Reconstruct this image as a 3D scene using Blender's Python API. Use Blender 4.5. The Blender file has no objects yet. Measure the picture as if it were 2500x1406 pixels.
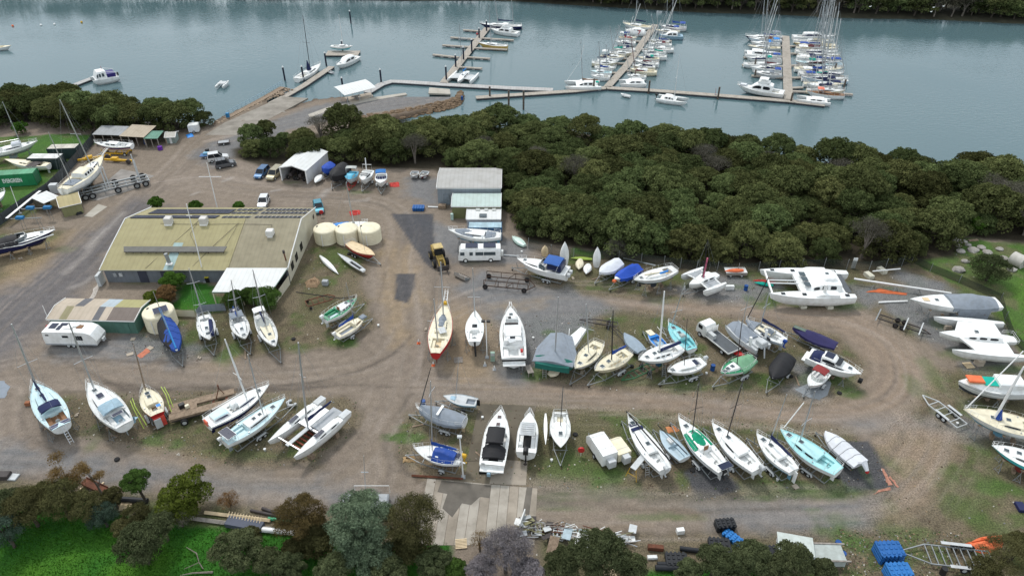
import bpy,math,random
import numpy as np
from mathutils import Vector,Matrix
C=bpy.context.scene.collection
scene=bpy.context.scene
# ---------------------------------------------------------------- camera, sky, sun, exposure
TH=math.radians(35); F=1733.0; H=64.0
cam_d=bpy.data.cameras.new("camera"); cam=bpy.data.objects.new("camera",cam_d); C.objects.link(cam)
cam.location=(0,0,H); cam.rotation_euler=(math.radians(90) -TH,0,0)
cam_d.sensor_width=36; cam_d.lens=F/2500*36; cam_d.clip_end=6000; cam_d.clip_start=1
scene.camera=cam
scene.view_settings.view_transform='Standard'; scene.view_settings.look='None'
scene.view_settings.exposure=0.6; scene.view_settings.gamma=1; scene.view_settings.use_curve_mapping=False
SUN_EL=math.radians(56); SUN_ROT=math.radians(-30)
world=bpy.data.worlds.new("World"); scene.world=world; world.use_nodes=True
wn=world.node_tree; wn.nodes.clear()
def WN(t,**k):
 n=wn.nodes.new(t)
 for a,b in k.items(): setattr(n,a,b)
 return n
sky=WN('ShaderNodeTexSky',sky_type='NISHITA',sun_disc=False,sun_elevation=SUN_EL,sun_rotation=SUN_ROT,air_density=1.0,dust_density=2.0)
gm=WN('ShaderNodeTexCoord'); mp=WN('ShaderNodeMapping'); mp.inputs['Scale'].default_value=(1,1,2.6)
nz=WN('ShaderNodeTexNoise'); nz.inputs['Scale'].default_value=2.2; nz.inputs['Detail'].default_value=5; nz.inputs['Roughness'].default_value=.55
rp=WN('ShaderNodeValToRGB'); rp.color_ramp.elements[0].position=.38; rp.color_ramp.elements[1].position=.66
rp.color_ramp.elements[0].color=(7.2,8.2,9.0,1); rp.color_ramp.elements[1].color=(12.4,12.9,13.3,1)
mx=WN('ShaderNodeMixRGB'); mx.inputs[0].default_value=.82
bg=WN('ShaderNodeBackground'); bg.inputs[1].default_value=.080; wo=WN('ShaderNodeOutputWorld')
L=wn.links.new
L(gm.outputs['Generated'],mp.inputs[0]); L(mp.outputs[0],nz.inputs['Vector']); L(nz.outputs['Fac'],rp.inputs[0])
L(sky.outputs[0],mx.inputs[1]); L(rp.outputs[0],mx.inputs[2]); L(mx.outputs[0],bg.inputs[0]); L(bg.outputs[0],wo.inputs[0])
sd=bpy.data.lights.new("sun",'SUN'); sun=bpy.data.objects.new("sun",sd); C.objects.link(sun)
sd.energy=1.45; sd.angle=math.radians(10); sd.color=(1,.965,.92)
sun.rotation_euler=(math.radians(90) -SUN_EL,0,math.radians(180) -SUN_ROT)
sun.location=(0,0,120)
random.seed(7); rng=np.random.default_rng(5)
# ---------------------------------------------------------------- helpers
def G(u,v,z=0.0):
 dx=(u -1250) /F; dy=-(v -703) /F
 d=(dx,math.cos(TH) +dy*math.sin(TH),-math.sin(TH) +dy*math.cos(TH))
 t=(z -H) /d[2]
 return Vector((d[0] *t,d[1] *t,z))
def TOP(x,y,u,v):   # point above (x, y) seen at u, v
 dx=(u -1250) /F; dy=-(v -703) /F
 d=Vector((dx,math.cos(TH) +dy*math.sin(TH),-math.sin(TH) +dy*math.cos(TH)))
 t=(d.x*x +d.y*y) /(d.x ** 2 +d.y ** 2)
 return Vector((d.x*t,d.y*t,H +d.z*t))
_m={}
def mat(rgb,rough=.55,grime=.12,metal=0,scale=1.5,wave=None,alpha=1,bump=0,trans=0,coat=0,name='paint'):
 key=(tuple(rgb),rough,grime,metal,scale,wave,alpha,bump,trans,coat,name)
 if key in _m: return _m[key]
 m=bpy.data.materials.new(name); m.use_nodes=True; n=m.node_tree; p=n.nodes['Principled BSDF']
 p.inputs['Roughness'].default_value=rough; p.inputs['Metallic'].default_value=metal
 p.inputs['Base Color'].default_value=(*rgb,1); p.inputs['Alpha'].default_value=alpha
 p.inputs['Specular IOR Level'].default_value=.35; p.inputs['Coat Weight'].default_value=coat
 if grime or wave or bump:
  tc=n.nodes.new('ShaderNodeTexCoord'); nt=n.nodes.new('ShaderNodeTexNoise')
  nt.inputs['Scale'].default_value=scale; nt.inputs['Detail'].default_value=6; nt.inputs['Roughness'].default_value=.62
  n.links.new(tc.outputs['Object'],nt.inputs['Vector'])
  if grime:
   r=n.nodes.new('ShaderNodeValToRGB'); r.color_ramp.elements[0].position=.3; r.color_ramp.elements[1].position=.62
   k=1 -grime*2.2
   r.color_ramp.elements[0].color=(k,k*.985,k*.95,1); r.color_ramp.elements[1].color=(1,1,1,1)
   mu=n.nodes.new('ShaderNodeMixRGB'); mu.blend_type='MULTIPLY'; mu.inputs[0].default_value=1
   mu.inputs[1].default_value=(*rgb,1)
   if wave:   # faint darker bands in the colour mark the sheet laps
    w2=n.nodes.new('ShaderNodeTexWave'); w2.bands_direction=wave[0]; w2.inputs['Scale'].default_value=.42; w2.inputs['Distortion'].default_value=.6; r2=n.nodes.new('ShaderNodeValToRGB'); r2.color_ramp.elements[0].position=.12; r2.color_ramp.elements[0].color=(*(c*(.93 if rgb[0] < .6 else .94) for c in rgb),1); r2.color_ramp.elements[1].position=.3; r2.color_ramp.elements[1].color=(*rgb,1); n.links.new(tc.outputs['Object'],w2.inputs['Vector']); n.links.new(w2.outputs['Fac'],r2.inputs[0]); n.links.new(r2.outputs[0],mu.inputs[1])
   n.links.new(nt.outputs['Fac'],r.inputs[0]); n.links.new(r.outputs[0],mu.inputs[2]); n.links.new(mu.outputs[0],p.inputs['Base Color'])
  if wave or bump:
   b=n.nodes.new('ShaderNodeBump'); b.inputs['Strength'].default_value=.6; b.inputs['Distance'].default_value=.05
   if wave:
    w=n.nodes.new('ShaderNodeTexWave'); w.bands_direction=wave[0]; w.inputs['Scale'].default_value=wave[1]
    n.links.new(tc.outputs['Object'],w.inputs['Vector']); n.links.new(w.outputs['Fac'],b.inputs['Height'])
   else:
    n2=n.nodes.new('ShaderNodeTexNoise'); n2.inputs['Scale'].default_value=bump; n2.inputs['Detail'].default_value=4
    n.links.new(tc.outputs['Object'],n2.inputs['Vector']); n.links.new(n2.outputs['Fac'],b.inputs['Height']); b.inputs['Distance'].default_value=.12
   n.links.new(b.outputs[0],p.inputs['Normal'])
 _m[key] =m
 return m
class MB:
 def __init__(s): s.v=[]; s.f=[]; s.mi=[]; s.mats=[]
 def k(s,m):
  if m not in s.mats: s.mats.append(m)
  return s.mats.index(m)
 def face(s,pts,m):
  n=len(s.v); s.v += [tuple(p) for p in pts]; s.f.append(tuple(range(n,n +len(pts)))); s.mi.append(s.k(m))
 def grid(s,rows,m,close=False,caps=False):   # rows of points; m material or list per column
  n=len(s.v); R=len(rows); K=len(rows[0])
  for r in rows: s.v += [tuple(p) for p in r]
  KK=K if close else K -1
  for i in range(R -1):
   for j in range(KK):
    j2=(j +1) % K
    s.f.append((n +i*K +j,n +i*K +j2,n +(i +1) *K +j2,n +(i +1) *K +j))
    mm=m(i,j) if callable(m) else (m[j] if isinstance(m,list) else m)
    s.mi.append(s.k(mm))
  if caps:
   mm=m(0,0) if callable(m) else (m[0] if isinstance(m,list) else m)
   s.f.append(tuple(n +j for j in range(K))[::-1]); s.mi.append(s.k(mm))
   s.f.append(tuple(n +(R -1) *K +j for j in range(K))); s.mi.append(s.k(mm))
 def box(s,c,d,m,rz=0,ch=0,top=1.0):   # centre, size, chamfered vertical profile
  hx,hy,hz=d[0] /2,d[1] /2,d[2] /2
  ca,sa=math.cos(rz),math.sin(rz)
  lv=[(-hz,1,0),(hz -ch,1 if top == 1 else top,0)]
  if ch: lv=[(-hz,1,0),(hz -ch,top,0),(hz,top,ch)]
  rows=[]
  for z,t,q in lv:
   r=[]
   for sx,sy in ((-1,-1),(1,-1),(1,1),(-1,1)):
    x,y=sx*(hx*t -q),sy*(hy*t -q)
    r.append((c[0] +x*ca -y*sa,c[1] +x*sa +y*ca,c[2] +z))
   rows.append(r)
  s.grid(rows,m,True,True)
 def beam(s,p,q,w,h,m):
  p,q=Vector(p),Vector(q); d=(q -p).normalized()
  a=d.cross(Vector((0,0,1)))
  a=a.normalized() if a.length > 1e-3 else Vector((1,0,0))
  b=a.cross(d)
  s.grid([[o +a*(i*w/2) +b*(j*h/2) for i,j in ((-1,-1),(1,-1),(1,1),(-1,1))] for o in (p,q)],m,True,True)
 def tube(s,p,q,r,m,n=6,r2=None):
  s.path([p,q],[r,r if r2 is None else r2],m,n)
 def path(s,pts,r,m,n=5):
  pts=[Vector(p) for p in pts]; rows=[]
  for i,p in enumerate(pts):
   d=(pts[min(i +1,len(pts) -1)] -pts[max(i -1,0)]).normalized()
   a=d.cross(Vector((0,0,1)))
   a=a.normalized() if a.length > 1e-3 else Vector((1,0,0))
   b=a.cross(d); rr=r[i] if isinstance(r,(list,tuple)) else r
   rows.append([p +a*math.cos(2*math.pi*k/n) *rr +b*math.sin(2*math.pi*k/n) *rr for k in range(n)])
  s.grid(rows,m,True,True)
 def lathe(s,c,prof,m,n=20,axis='z'):
  rows=[]
  for r,h in prof:
   row=[]
   for k in range(n):
    a=2*math.pi*k/n
    if axis == 'z': row.append((c[0] +r*math.cos(a),c[1] +r*math.sin(a),c[2] +h))
    elif axis == 'y': row.append((c[0] +r*math.cos(a),c[1] +h,c[2] +r*math.sin(a)))
    else: row.append((c[0] +h,c[1] +r*math.cos(a),c[2] +r*math.sin(a)))
   rows.append(row)
  s.grid(rows,m,True,True)
 def build(s,name,parent=None,smooth=True,loc=None,rz=0):
  me=bpy.data.meshes.new(name); me.from_pydata(s.v,[],s.f)
  for m in s.mats: me.materials.append(m)
  me.polygons.foreach_set('material_index',s.mi)
  me.validate()
  if smooth:
   me.polygons.foreach_set('use_smooth',[True] *len(me.polygons))
   me.set_sharp_from_angle(angle=math.radians(38))
  me.update()
  o=bpy.data.objects.new(name,me); C.objects.link(o)
  if parent: o.parent=parent
  if loc is not None: o.location=loc
  o.rotation_euler.z=rz
  return o
def tag(o,label,cat,group=None,kind=None):
 if label: o['label'] =label
 if cat: o['category'] =cat
 if group: o['group'] =group
 if kind: o['kind'] =kind
 return o
def empty(name,loc,rz,label,cat,group=None):
 o=bpy.data.objects.new(name,None); C.objects.link(o); o.location=loc; o.rotation_euler.z=rz; o.empty_display_size=.3
 return tag(o,label,cat,group)
def dup(root,loc,rz=None,label=None,group=None,scale=None):
 r=root.copy(); C.objects.link(r); r.location=loc
 if rz is not None: r.rotation_euler.z=rz
 if label: r['label'] =label
 if group: r['group'] =group
 if scale: r.scale=scale
 for ch in root.children:
  c=ch.copy(); C.objects.link(c); c.parent=r
  for g in ch.children:
   d=g.copy(); C.objects.link(d); d.parent=c
 return r
def struct(o): o['kind'] ='structure'; return o
# palette (linear albedo)
WH=mat((.80,.81,.80),.35,.085,name='white_gelcoat'); WH2=mat((.70,.71,.70),.5,.10,name='weathered_white')
CR=mat((.72,.66,.50),.5,.08,name='cream_deck'); CR2=mat((.66,.52,.33),.6,.1,name='tan_deck'); AQ=mat((.36,.66,.68),.5,.06,name='aqua_deck')
PAQ=mat((.55,.72,.76),.5,.07,name='pale_aqua_deck'); TQ=mat((.12,.50,.58),.4,.05,name='turquoise_paint')
NV=mat((.012,.016,.07),.35,.02,name='navy_paint'); BL=mat((.012,.06,.30),.6,.06,name='blue_canvas',bump=1.6)
BB=mat((.02,.22,.62),.5,.05,name='bright_blue'); NC=mat((.012,.02,.075),.8,.05,name='navy_canvas',bump=1.6)
BK=mat((.012,.012,.014),.7,.03,name='black_canvas',bump=1.2); BP=mat((.015,.015,.016),.5,.02,name='black_plastic')
RD=mat((.42,.02,.02),.5,.08,name='red_paint'); MR=mat((.14,.014,.02),.6,.06,name='maroon_paint')
GR=mat((.03,.25,.12),.5,.08,name='green_paint'); GT=mat((.03,.24,.17),.8,.06,name='green_tarp',bump=1.4); G3=mat((.16,.33,.2),.85,.06,name='pale_green_tarp',bump=1.4)
GC=mat((.22,.25,.29),.85,.07,name='grey_tarp',bump=1.6); WC=mat((.62,.64,.68),.85,.05,name='white_tarp',bump=1.6)
AFB=mat((.05,.15,.26),.8,.14,name='blue_antifoul'); AFD=mat((.05,.06,.075),.8,.15,name='dark_antifoul'); AFR=mat((.2,.04,.03),.8,.15,name='red_antifoul'); AFG=mat((.33,.38,.4),.7,.1,name='grey_antifoul'); AFL=mat((.16,.35,.48),.6,.08,name='light_blue_hull')
GLS=mat((.015,.018,.022),.12,0,name='dark_glass'); GL2=mat((.06,.08,.09),.1,0,name='tinted_glass')
ALU=mat((.52,.54,.56),.35,.05,.7,name='aluminium'); GAL=mat((.30,.32,.33),.5,.15,.35,name='galvanised_steel'); WM=mat((.78,.78,.77),.4,.05,name='white_metal')
TK=mat((.24,.12,.055),.7,.15,name='teak'); TIM=mat((.27,.20,.14),.85,.22,scale=3,name='weathered_timber'); TIG=mat((.30,.27,.24),.85,.2,scale=3,name='grey_timber')
RS=mat((.15,.055,.03),.85,.25,name='rusty_steel'); RUB=mat((.014,.014,.015),.85,.1,name='tyre_rubber'); STL=mat((.06,.05,.048),.7,.2,name='dark_steel')
SOL=mat((.012,.018,.045),.25,0,name='solar_glass'); OR=mat((.72,.16,.06),.75,.1,name='orange_fabric',bump=2); YE=mat((.62,.36,.02),.5,.12,name='yellow_paint')
CT=mat((.73,.67,.50),.55,.06,name='cream_tank'); CONC=mat((.42,.36,.29),.85,.12,scale=.5,name='concrete'); TEAL=mat((.0,.36,.28),.8,.05,name='teal_tarp')
GREYP=mat((.33,.35,.37),.6,.08,name='grey_paint'); LG=mat((.5,.52,.53),.6,.08,name='light_grey_paint'); CLR=mat((.40,.42,.40),.3,.05,name='clear_plastic')
SB=mat((.28,.42,.52),.5,.08,name='sky_blue_paint'); DKG=mat((.10,.11,.12),.9,.1,name='non_slip_deck'); YG=mat((.42,.55,.1),.4,.05,name='lime_paint')
WX={'W': WH}
# ---------------------------------------------------------------- noise + polygon distance (numpy)
def vnoise(x,y,s,seed=0):
 x=x/s; y=y/s
 xi=np.floor(x).astype(int); yi=np.floor(y).astype(int); fx=x -xi; fy=y -yi
 fx=fx*fx*(3 -2*fx); fy=fy*fy*(3 -2*fy)
 def h(a,b):
  n=(a*374761393 +b*668265263 +seed*69069) & 0xffffffff
  n=((n ^ (n >> 13)) *1274126177) & 0xffffffff
  return ((n ^ (n >> 16)) & 0xffff) /65535.0
 return (h(xi,yi) *(1 -fx) +h(xi +1,yi) *fx) *(1 -fy) +(h(xi,yi +1) *(1 -fx) +h(xi +1,yi +1) *fx) *fy
def fbm(x,y,s,seed=0,o=4):
 t=0; a=.5; w=0
 for i in range(o):
  t=t +a*vnoise(x,y,s/2 ** i,seed +i*17); w += a; a *= .55
 return t/w
def sdf(X,Y,poly):   # signed distance, positive inside
 d=np.full(X.shape,1e9); ins=np.zeros(X.shape,bool); n=len(poly)
 for i in range(n):
  ax,ay=poly[i]; bx,by=poly[(i +1) % n]
  ex,ey=bx -ax,by -ay
  t=np.clip(((X -ax) *ex +(Y -ay) *ey) /(ex*ex +ey*ey +1e-9),0,1)
  d=np.minimum(d,(X -ax -t*ex) ** 2 +(Y -ay -t*ey) ** 2)
  if ay != by:
   c=((ay > Y) != (by > Y)) & (X < (bx -ax) *(Y -ay) /(by -ay) +ax)
   ins ^= c
 d=np.sqrt(d)
 return np.where(ins,d,-d)
def PX(pts,z=0.0): return [tuple(G(u,v,z)[:2]) for u,v in pts]
# ---------------------------------------------------------------- ground
WL=-0.9
LANDP=[[(-900,520),(-300,270),(0,262),(110,262),(180,262),(300,288),(470,300),(520,303),(545,283),(600,258),(640,244),(655,252),(628,268),(665,276),(700,268),(770,242),(830,236),(900,222),(980,212),(1100,212),(1122,228),(1110,246),(1050,262),(960,284),(930,300),(1100,305),(1380,315),(1500,345),(1940,395),(2060,410),(2500,452),(3400,560),(3600,1700),(-1200,1700)]]
FORB=[(575,385),(640,405),(700,408),(790,410),(900,408),(1060,414),(1080,425),(1228,430),(1235,500),(1285,590),(1380,600),(1560,622),(1700,648),(1850,652),(2200,642),(2330,625),(2350,578),(2500,590),(2900,640)]
FORT=[(2900,500),(2480,440),(2050,402),(1950,392),(1500,345),(1380,320),(1100,312),(900,312),(700,335),(570,365)]
def axis(a,b,c,d,st):
 l=[b]; s=st
 while l[-1] > a: s *= 1.25; l.append(l[-1] -s)
 r=[c]; s=st
 while r[-1] < d: s *= 1.25; r.append(r[-1] +s)
 return np.concatenate([np.array(l[::-1]),np.arange(b +st,c,st),np.array(r)])
gx=axis(-900,-112,112,900,.42); gy=axis(-300,36,172,176,.42)
GX,GY=np.meshgrid(gx,gy)
land=np.maximum.reduce([sdf(GX,GY,PX(p)) for p in LANDP])
nA=fbm(GX,GY,9,3); nB=fbm(GX,GY,2.2,11); nC=fbm(GX,GY,28,21)
hz=np.clip((land +(nB -.5) *2.2) /2.6,-1,.0) *2.6 +np.where(land > 0,(nB -.5) *.06,0)
forest=sdf(GX,GY,PX(FORB +FORT))
lefts=sdf(GX,GY,PX([(-700,330),(0,300),(130,298),(440,318),(515,305),(470,298),(300,286),(100,258),(-700,260)]))
col=np.zeros(GX.shape +(3,)); kind=np.zeros(GX.shape,int)   # 0 ground 1 road 2 grass 3 gravel
gr=np.zeros(GX.shape)
def blend(m,c,k=None):
 global col
 m=np.clip(m,0,1)[...,None]
 col[:] =col*(1 -m) +np.array(c) *m
 if k is not None: kind[m[...,0] > .5] =k
BASE=np.array([.200,.163,.130]); ROUGH=np.full(GX.shape,.4)
col[:] =BASE*(0.86 +.28*nA[...,None]) +(nC[...,None] -.5) *np.array([.05,.045,.05]); kind[:] =1
def reg(pts,c,soft=1.2,k=None,amt=1,nz_=2.0,n=None):
 d=sdf(GX,GY,PX(pts)) +((nB if n is None else n) -.5) *nz_*2
 m=np.clip(d/soft +.5,0,1) *amt
 blend(m,c,k); return m
WEED=(.128,.105,.068); WEED2=(.092,.088,.045); GREEN=(.055,.105,.022); LAWN=(.022,.105,.010); GRAV=(.155,.157,.162); DARK=(.062,.064,.072); SAND=(.27,.20,.125)
ISL=[[(1290,640),(1420,612),(1700,652),(2200,645),(2340,600),(2500,595),(2900,640),(2900,900),(2470,850),(2330,840),(2200,820),(2130,765),(1950,752),(1700,742),(1400,722),(1290,700)],
 [(1290,770),(1460,750),(1900,775),(2050,815),(2125,890),(2100,965),(1950,1000),(1650,968),(1300,930),(1190,900),(1180,780)],
 [(985,1005),(1170,985),(1340,985),(1800,1010),(2080,1045),(2115,1100),(2200,1190),(2110,1215),(1700,1222),(1310,1190),(1040,1180),(970,1120)],
 [(62,965),(340,955),(560,955),(700,958),(870,975),(875,1040),(770,1140),(560,1135),(300,1090),(110,1055)],
 [(300,860),(440,885),(690,862),(840,850),(915,800),(900,740),(870,690),(930,620),(780,560),(700,680),(370,740)],
 [(-100,1150),(260,1185),(600,1235),(950,1262),(1050,1250),(1060,1500),(-100,1500)],
 [(2130,1060),(2290,900),(2500,880),(2800,900),(2800,1600),(1300,1600),(1310,1290),(1700,1310),(2100,1280)],
 [(0,560),(140,505),(300,470),(350,440),(280,440),(140,480),(-40,560),(-200,700),(0,690),(110,640),(170,560)]]
for p in ISL:
 m_=reg(p,WEED,1.4,0,.92,1.4); ROUGH=np.maximum(ROUGH,m_)
 d_=sdf(GX,GY,PX(p)) +(nB -.5) *1.6; blend(np.clip(1 -np.abs(d_ +.3) /.55,0,1) *np.clip(nA*2.2 -.5,0,1) *.55,(.085,.07,.055))
for p in ISL:
 d=sdf(GX,GY,PX(p)); m=np.clip(d/2,0,1) *np.clip((fbm(GX,GY,5,31) -.50) *7,0,1) *.8
 blend(m,WEED2); m=np.clip(d/2,0,1) *np.clip((fbm(GX,GY,3.2,77) -.57) *8,0,1) *.75; blend(m,(.062,.095,.026))
 m=np.clip(d/1.5,0,1) *np.clip((fbm(GX,GY,2.1,55) -.60) *6,0,1) *.5; blend(m,(.062,.048,.034))
GV=[[(1290,690),(1420,712),(1500,752),(1420,800),(1290,935),(1170,930),(1190,770),(1110,700),(1180,660)],
 [(1640,705),(1780,672),(1900,700),(1830,745),(1720,742)],
 [(2180,655),(2300,690),(2450,790),(2480,905),(2360,900),(2230,800),(2150,750),(2060,760),(2080,700),(2200,700)],
 [(2040,1025),(2200,1010),(2330,1030),(2500,1030),(2500,1080),(2300,1060),(2120,1060)],
 [(1690,1232),(1800,1222),(2110,1215),(2180,1190),(2160,1250),(2080,1290),(1900,1296),(1740,1280)],
 [(110,805),(260,830),(430,805),(470,850),(540,880),(430,888),(300,872),(150,872),(108,850)],
 [(1000,430),(1080,440),(1060,500),(1040,500),(985,480)],[(990,520),(1110,560),(1300,600),(1280,640),(1110,640)],
 [(0,1090),(300,1120),(560,1160),(900,1190),(1040,1230),(900,1235),(560,1205),(200,1165),(0,1150)],
 [(460,380),(560,330),(760,262),(960,222),(1100,218),(1110,240),(960,270),(800,296),(690,320),(600,372),(520,410)],
 [(1930,880),(2030,880),(2000,975),(1935,955)]]
for p in GV: reg(p,GRAV,2.4,3,.85)
DK=[[(1668,1150),(1740,1120),(1815,1195),(1706,1224)],[(2055,1080),(2120,1075),(2165,1150),(2185,1190),(2065,1205),(2040,1150)],
 [(955,522),(1058,522),(1058,560),(1062,660),(1035,640),(1000,590)],[(966,668),(1016,668),(1014,700),(996,742),(964,730)]]
reg([(330,480),(395,505),(310,560),(225,690),(120,800),(-60,930),(-60,760),(120,640),(260,540)],(.105,.103,.112),4,1,.8,2.2)
reg([(240,1080),(600,1180),(700,1170),(330,1090)],SAND,4,1,.35)
for p in ([(1062,740),(1130,745),(1235,800),(1215,940),(1120,935),(1060,870)],[(1180,740),(1330,728),(1320,745),(1200,762)],[(15,600),(100,590),(175,560),(110,650),(60,690),(0,690)],[(480,880),(570,875),(560,890),(490,895)],
  [(940,590),(1000,600),(1035,720),(990,780),(1010,840),(960,850),(930,700)],[(1000,1110),(1110,1120),(1130,1165),(1010,1160)]):
 reg(p,SAND,2.5,None,.62)
for p in ([(2100,760),(2250,870),(2290,930),(2200,1010),(1900,1030),(1500,985),(1300,955),(1340,935),(1650,975),(1980,1005),(2110,960),(2130,890),(2050,810),(1600,755),(1500,735)],[(2120,1060),(2230,1020),(2330,1060),(2300,1180),(2200,1290),(2130,1240),(2200,1190)]):
 reg(p,(.245,.185,.138),3.5,1,.75)
for p in DK: reg(p,DARK,.35,3,.92,.25)
def track(pts,w,c,a,wob=.5):
 P_=PX(pts); d=np.full(GX.shape,1e9)
 for (ax,ay),(bx,by) in zip(P_,P_[1:]):
  ex,ey=bx -ax,by -ay; t=np.clip(((GX -ax) *ex +(GY -ay) *ey) /(ex*ex +ey*ey),0,1); d=np.minimum(d,np.hypot(GX -ax -t*ex,GY -ay -t*ey))
 blend(np.clip(1 -(d +(nB -.5) *wob) /w,0,1) *a,c)
PALE=(.33,.30,.275); RUT=(.075,.062,.052)
for pts,w,c,a in (([(785,480),(800,464)],1.2,PALE,.8),([(545,443),(565,434)],.7,PALE,.8),([(664,467),(682,464)],.6,PALE,.7),([(845,492),(895,490),(900,484)],.7,PALE,.6),([(468,476),(484,470)],.6,PALE,.7),([(300,520),(240,580),(205,625),(160,665)],1.0,PALE,.5),([(255,560),(215,600)],1.3,PALE,.5),([(180,700),(205,690),(225,675)],.8,PALE,.5),
  ([(640,945),(760,935),(880,905),(960,865),(1005,820)],.5,RUT,.7),([(150,878),(300,950),(520,952),(700,950),(860,940),(960,945)],.5,RUT,.65),([(260,935),(420,948),(560,944)],.7,RUT,.6),([(60,965),(52,1020),(60,1060),(140,1105)],.5,RUT,.5),([(108,850),(130,872),(260,880),(420,885)],.5,RUT,.7),([(975,1110),(985,1150),(1040,1182)],.5,RUT,.5),([(1040,880),(1000,940),(985,1000)],.5,RUT,.4),
  ([(1050,590),(1062,680),(1055,760),(1030,850)],.45,RUT,.4),([(930,560),(945,640),(930,720),(890,800)],.45,RUT,.35),([(1100,950),(1500,975),(1900,1012)],.4,RUT,.3),([(2100,790),(2170,850),(2190,920),(2150,980)],.4,RUT,.3),([(480,430),(600,450),(760,455),(960,475)],.4,RUT,.4),([(420,420),(330,510),(220,640)],.4,RUT,.4),
  ([(1480,1240),(1700,1250),(1950,1240)],.5,(.10,.075,.05),.5),([(1400,1300),(1700,1262)],.4,(.20,.15,.10),.5)): track(pts,w,c,a)
# grass
LW=[[(-400,1255),(60,1240),(200,1225),(330,1262),(480,1285),(560,1282),(700,1292),(800,1330),(1100,1320),(1110,1600),(-400,1600)],[(448,690),(522,700),(535,758),(405,760)],
 [(-600,345),(0,335),(120,330),(225,328),(232,348),(0,548),(-600,900)],[(2335,575),(2420,590),(2520,600),(2900,640),(2900,980),(2500,870),(2455,790),(2380,720),(2230,640)],
 [(1550,1395),(1640,1385),(2000,1400),(2000,1500),(1550,1500)],[(1225,480),(1270,490),(1260,520),(1226,510)],[(1395,608),(1470,612),(1465,628),(1395,626)],[(505,285),(520,283),(508,305),(480,310)]]
for i,p in enumerate(LW):
 m=reg(p,(LAWN,LAWN,(.045,.115,.02),(.06,.12,.025),LAWN,(.05,.13,.02),(.06,.14,.03),(.05,.12,.02))[i],1.0,2,.95,1.2)
 d=sdf(GX,GY,PX(p)); blend(np.clip(d,0,1) *np.clip((fbm(GX,GY,6,91) -.48) *3,0,1) *.45,(.075,.16,.012))
 if i in (2,3): blend(np.clip(d,0,1) *np.clip((fbm(GX,GY,4,95) -.52) *6,0,1) *.6,WEED)
 gr=np.maximum(gr,np.clip(d,0,1))
SP=[(1385,1150,80,45,.55),(1360,1212,120,14,.5),(1450,1195,110,22,.6),(2000,1205,120,22,.6),(1860,1190,90,26,.5),(2330,1190,90,60,.22),(2420,1120,50,60,.25),(1520,930,120,12,.4),(1760,945,100,14,.5),(2060,920,40,40,.5),(1620,735,60,12,.4),(2180,1300,60,26,.55),(2030,1300,60,16,.6),(1990,1245,30,8,.5),(2380,1180,110,20,.35),(640,1110,100,16,.4),(420,985,60,14,.35),(320,1000,50,30,.35),(990,1068,50,14,1),(985,1040,35,10,.6),(375,1078,60,16,.8),(430,1082,30,22,.9),(228,1080,26,22,.6),(560,860,34,34,.8),(848,832,34,18,1),(470,820,32,30,.6),(445,790,20,10,.7),
 (1490,1170,70,32,.9),(1440,1160,60,40,.5),(1540,1205,60,18,.8),(1950,1195,60,22,.95),(1850,1215,60,12,.7),(2030,1180,30,30,.8),(1960,730,120,20,.9),(2060,745,50,18,.8),
 (1880,740,60,16,.7),(1340,810,24,14,.6),(1310,920,40,22,.8),(2080,960,50,16,.8),(1980,925,40,30,.5),(1860,925,60,26,.6),(1800,700,40,8,.4),(2000,890,40,20,.5),(2270,910,30,40,.5),
 (2230,940,25,30,.5),(2380,1000,50,30,.6),(2300,790,30,16,.5),(2450,1190,60,20,.8),(2350,1240,60,40,.5),(2420,1290,60,40,.5),(2050,1270,60,26,.5),(1450,1310,60,14,.6),(1580,1260,80,10,.5),
 (2100,1330,60,22,.8),(2060,1315,40,30,.7),(2290,1355,30,30,.8),(2250,1300,40,16,.5),(1700,1265,60,8,.4),(1370,1240,90,10,.5),(880,470,30,6,.5),(840,460,20,5,.6),(700,445,30,5,.4),(340,690,40,8,.4),
 (1470,660,40,10,.3),(1560,700,40,14,.4),(2110,1150,12,60,.4),(60,520,30,16,.6),(1160,640,30,8,.2),(2430,860,40,14,.6),(2330,860,40,20,.5),(2460,900,60,14,.6),(150,610,30,12,.3),(1680,950,90,12,.35),(1460,880,40,20,.35),(730,850,40,14,.5),(660,840,40,20,.3)]
for u,v,ru,rv,a in SP:
 c=G(u,v); e=G(u +ru,v); f=G(u,v -rv); rx=abs(e.x -c.x); ry=abs(f.y -c.y)
 d=np.sqrt(((GX -c.x) /rx) ** 2 +((GY -c.y) /ry) ** 2)
 m=np.clip((1.05 -d) *1.6 +(fbm(GX,GY,2.4,63) -.5) *2.6,0,1) *a*(d < 1.5)
 blend(m,(.062,.105,.028)); gr=np.maximum(gr,m*.6)
# wet / compacted rectangle behind washdown bay, mud under forest, shore
reg([(1310,1185),(2000,1215),(1700,1235),(1320,1225)],(.14,.125,.10),2,1,.6)
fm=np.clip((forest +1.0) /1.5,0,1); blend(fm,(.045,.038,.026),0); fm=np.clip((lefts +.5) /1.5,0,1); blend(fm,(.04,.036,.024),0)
sh=np.clip(1 -(land +(nB -.5) *2) /1.6,0,1); blend(sh*.8,(.085,.06,.042))
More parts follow.
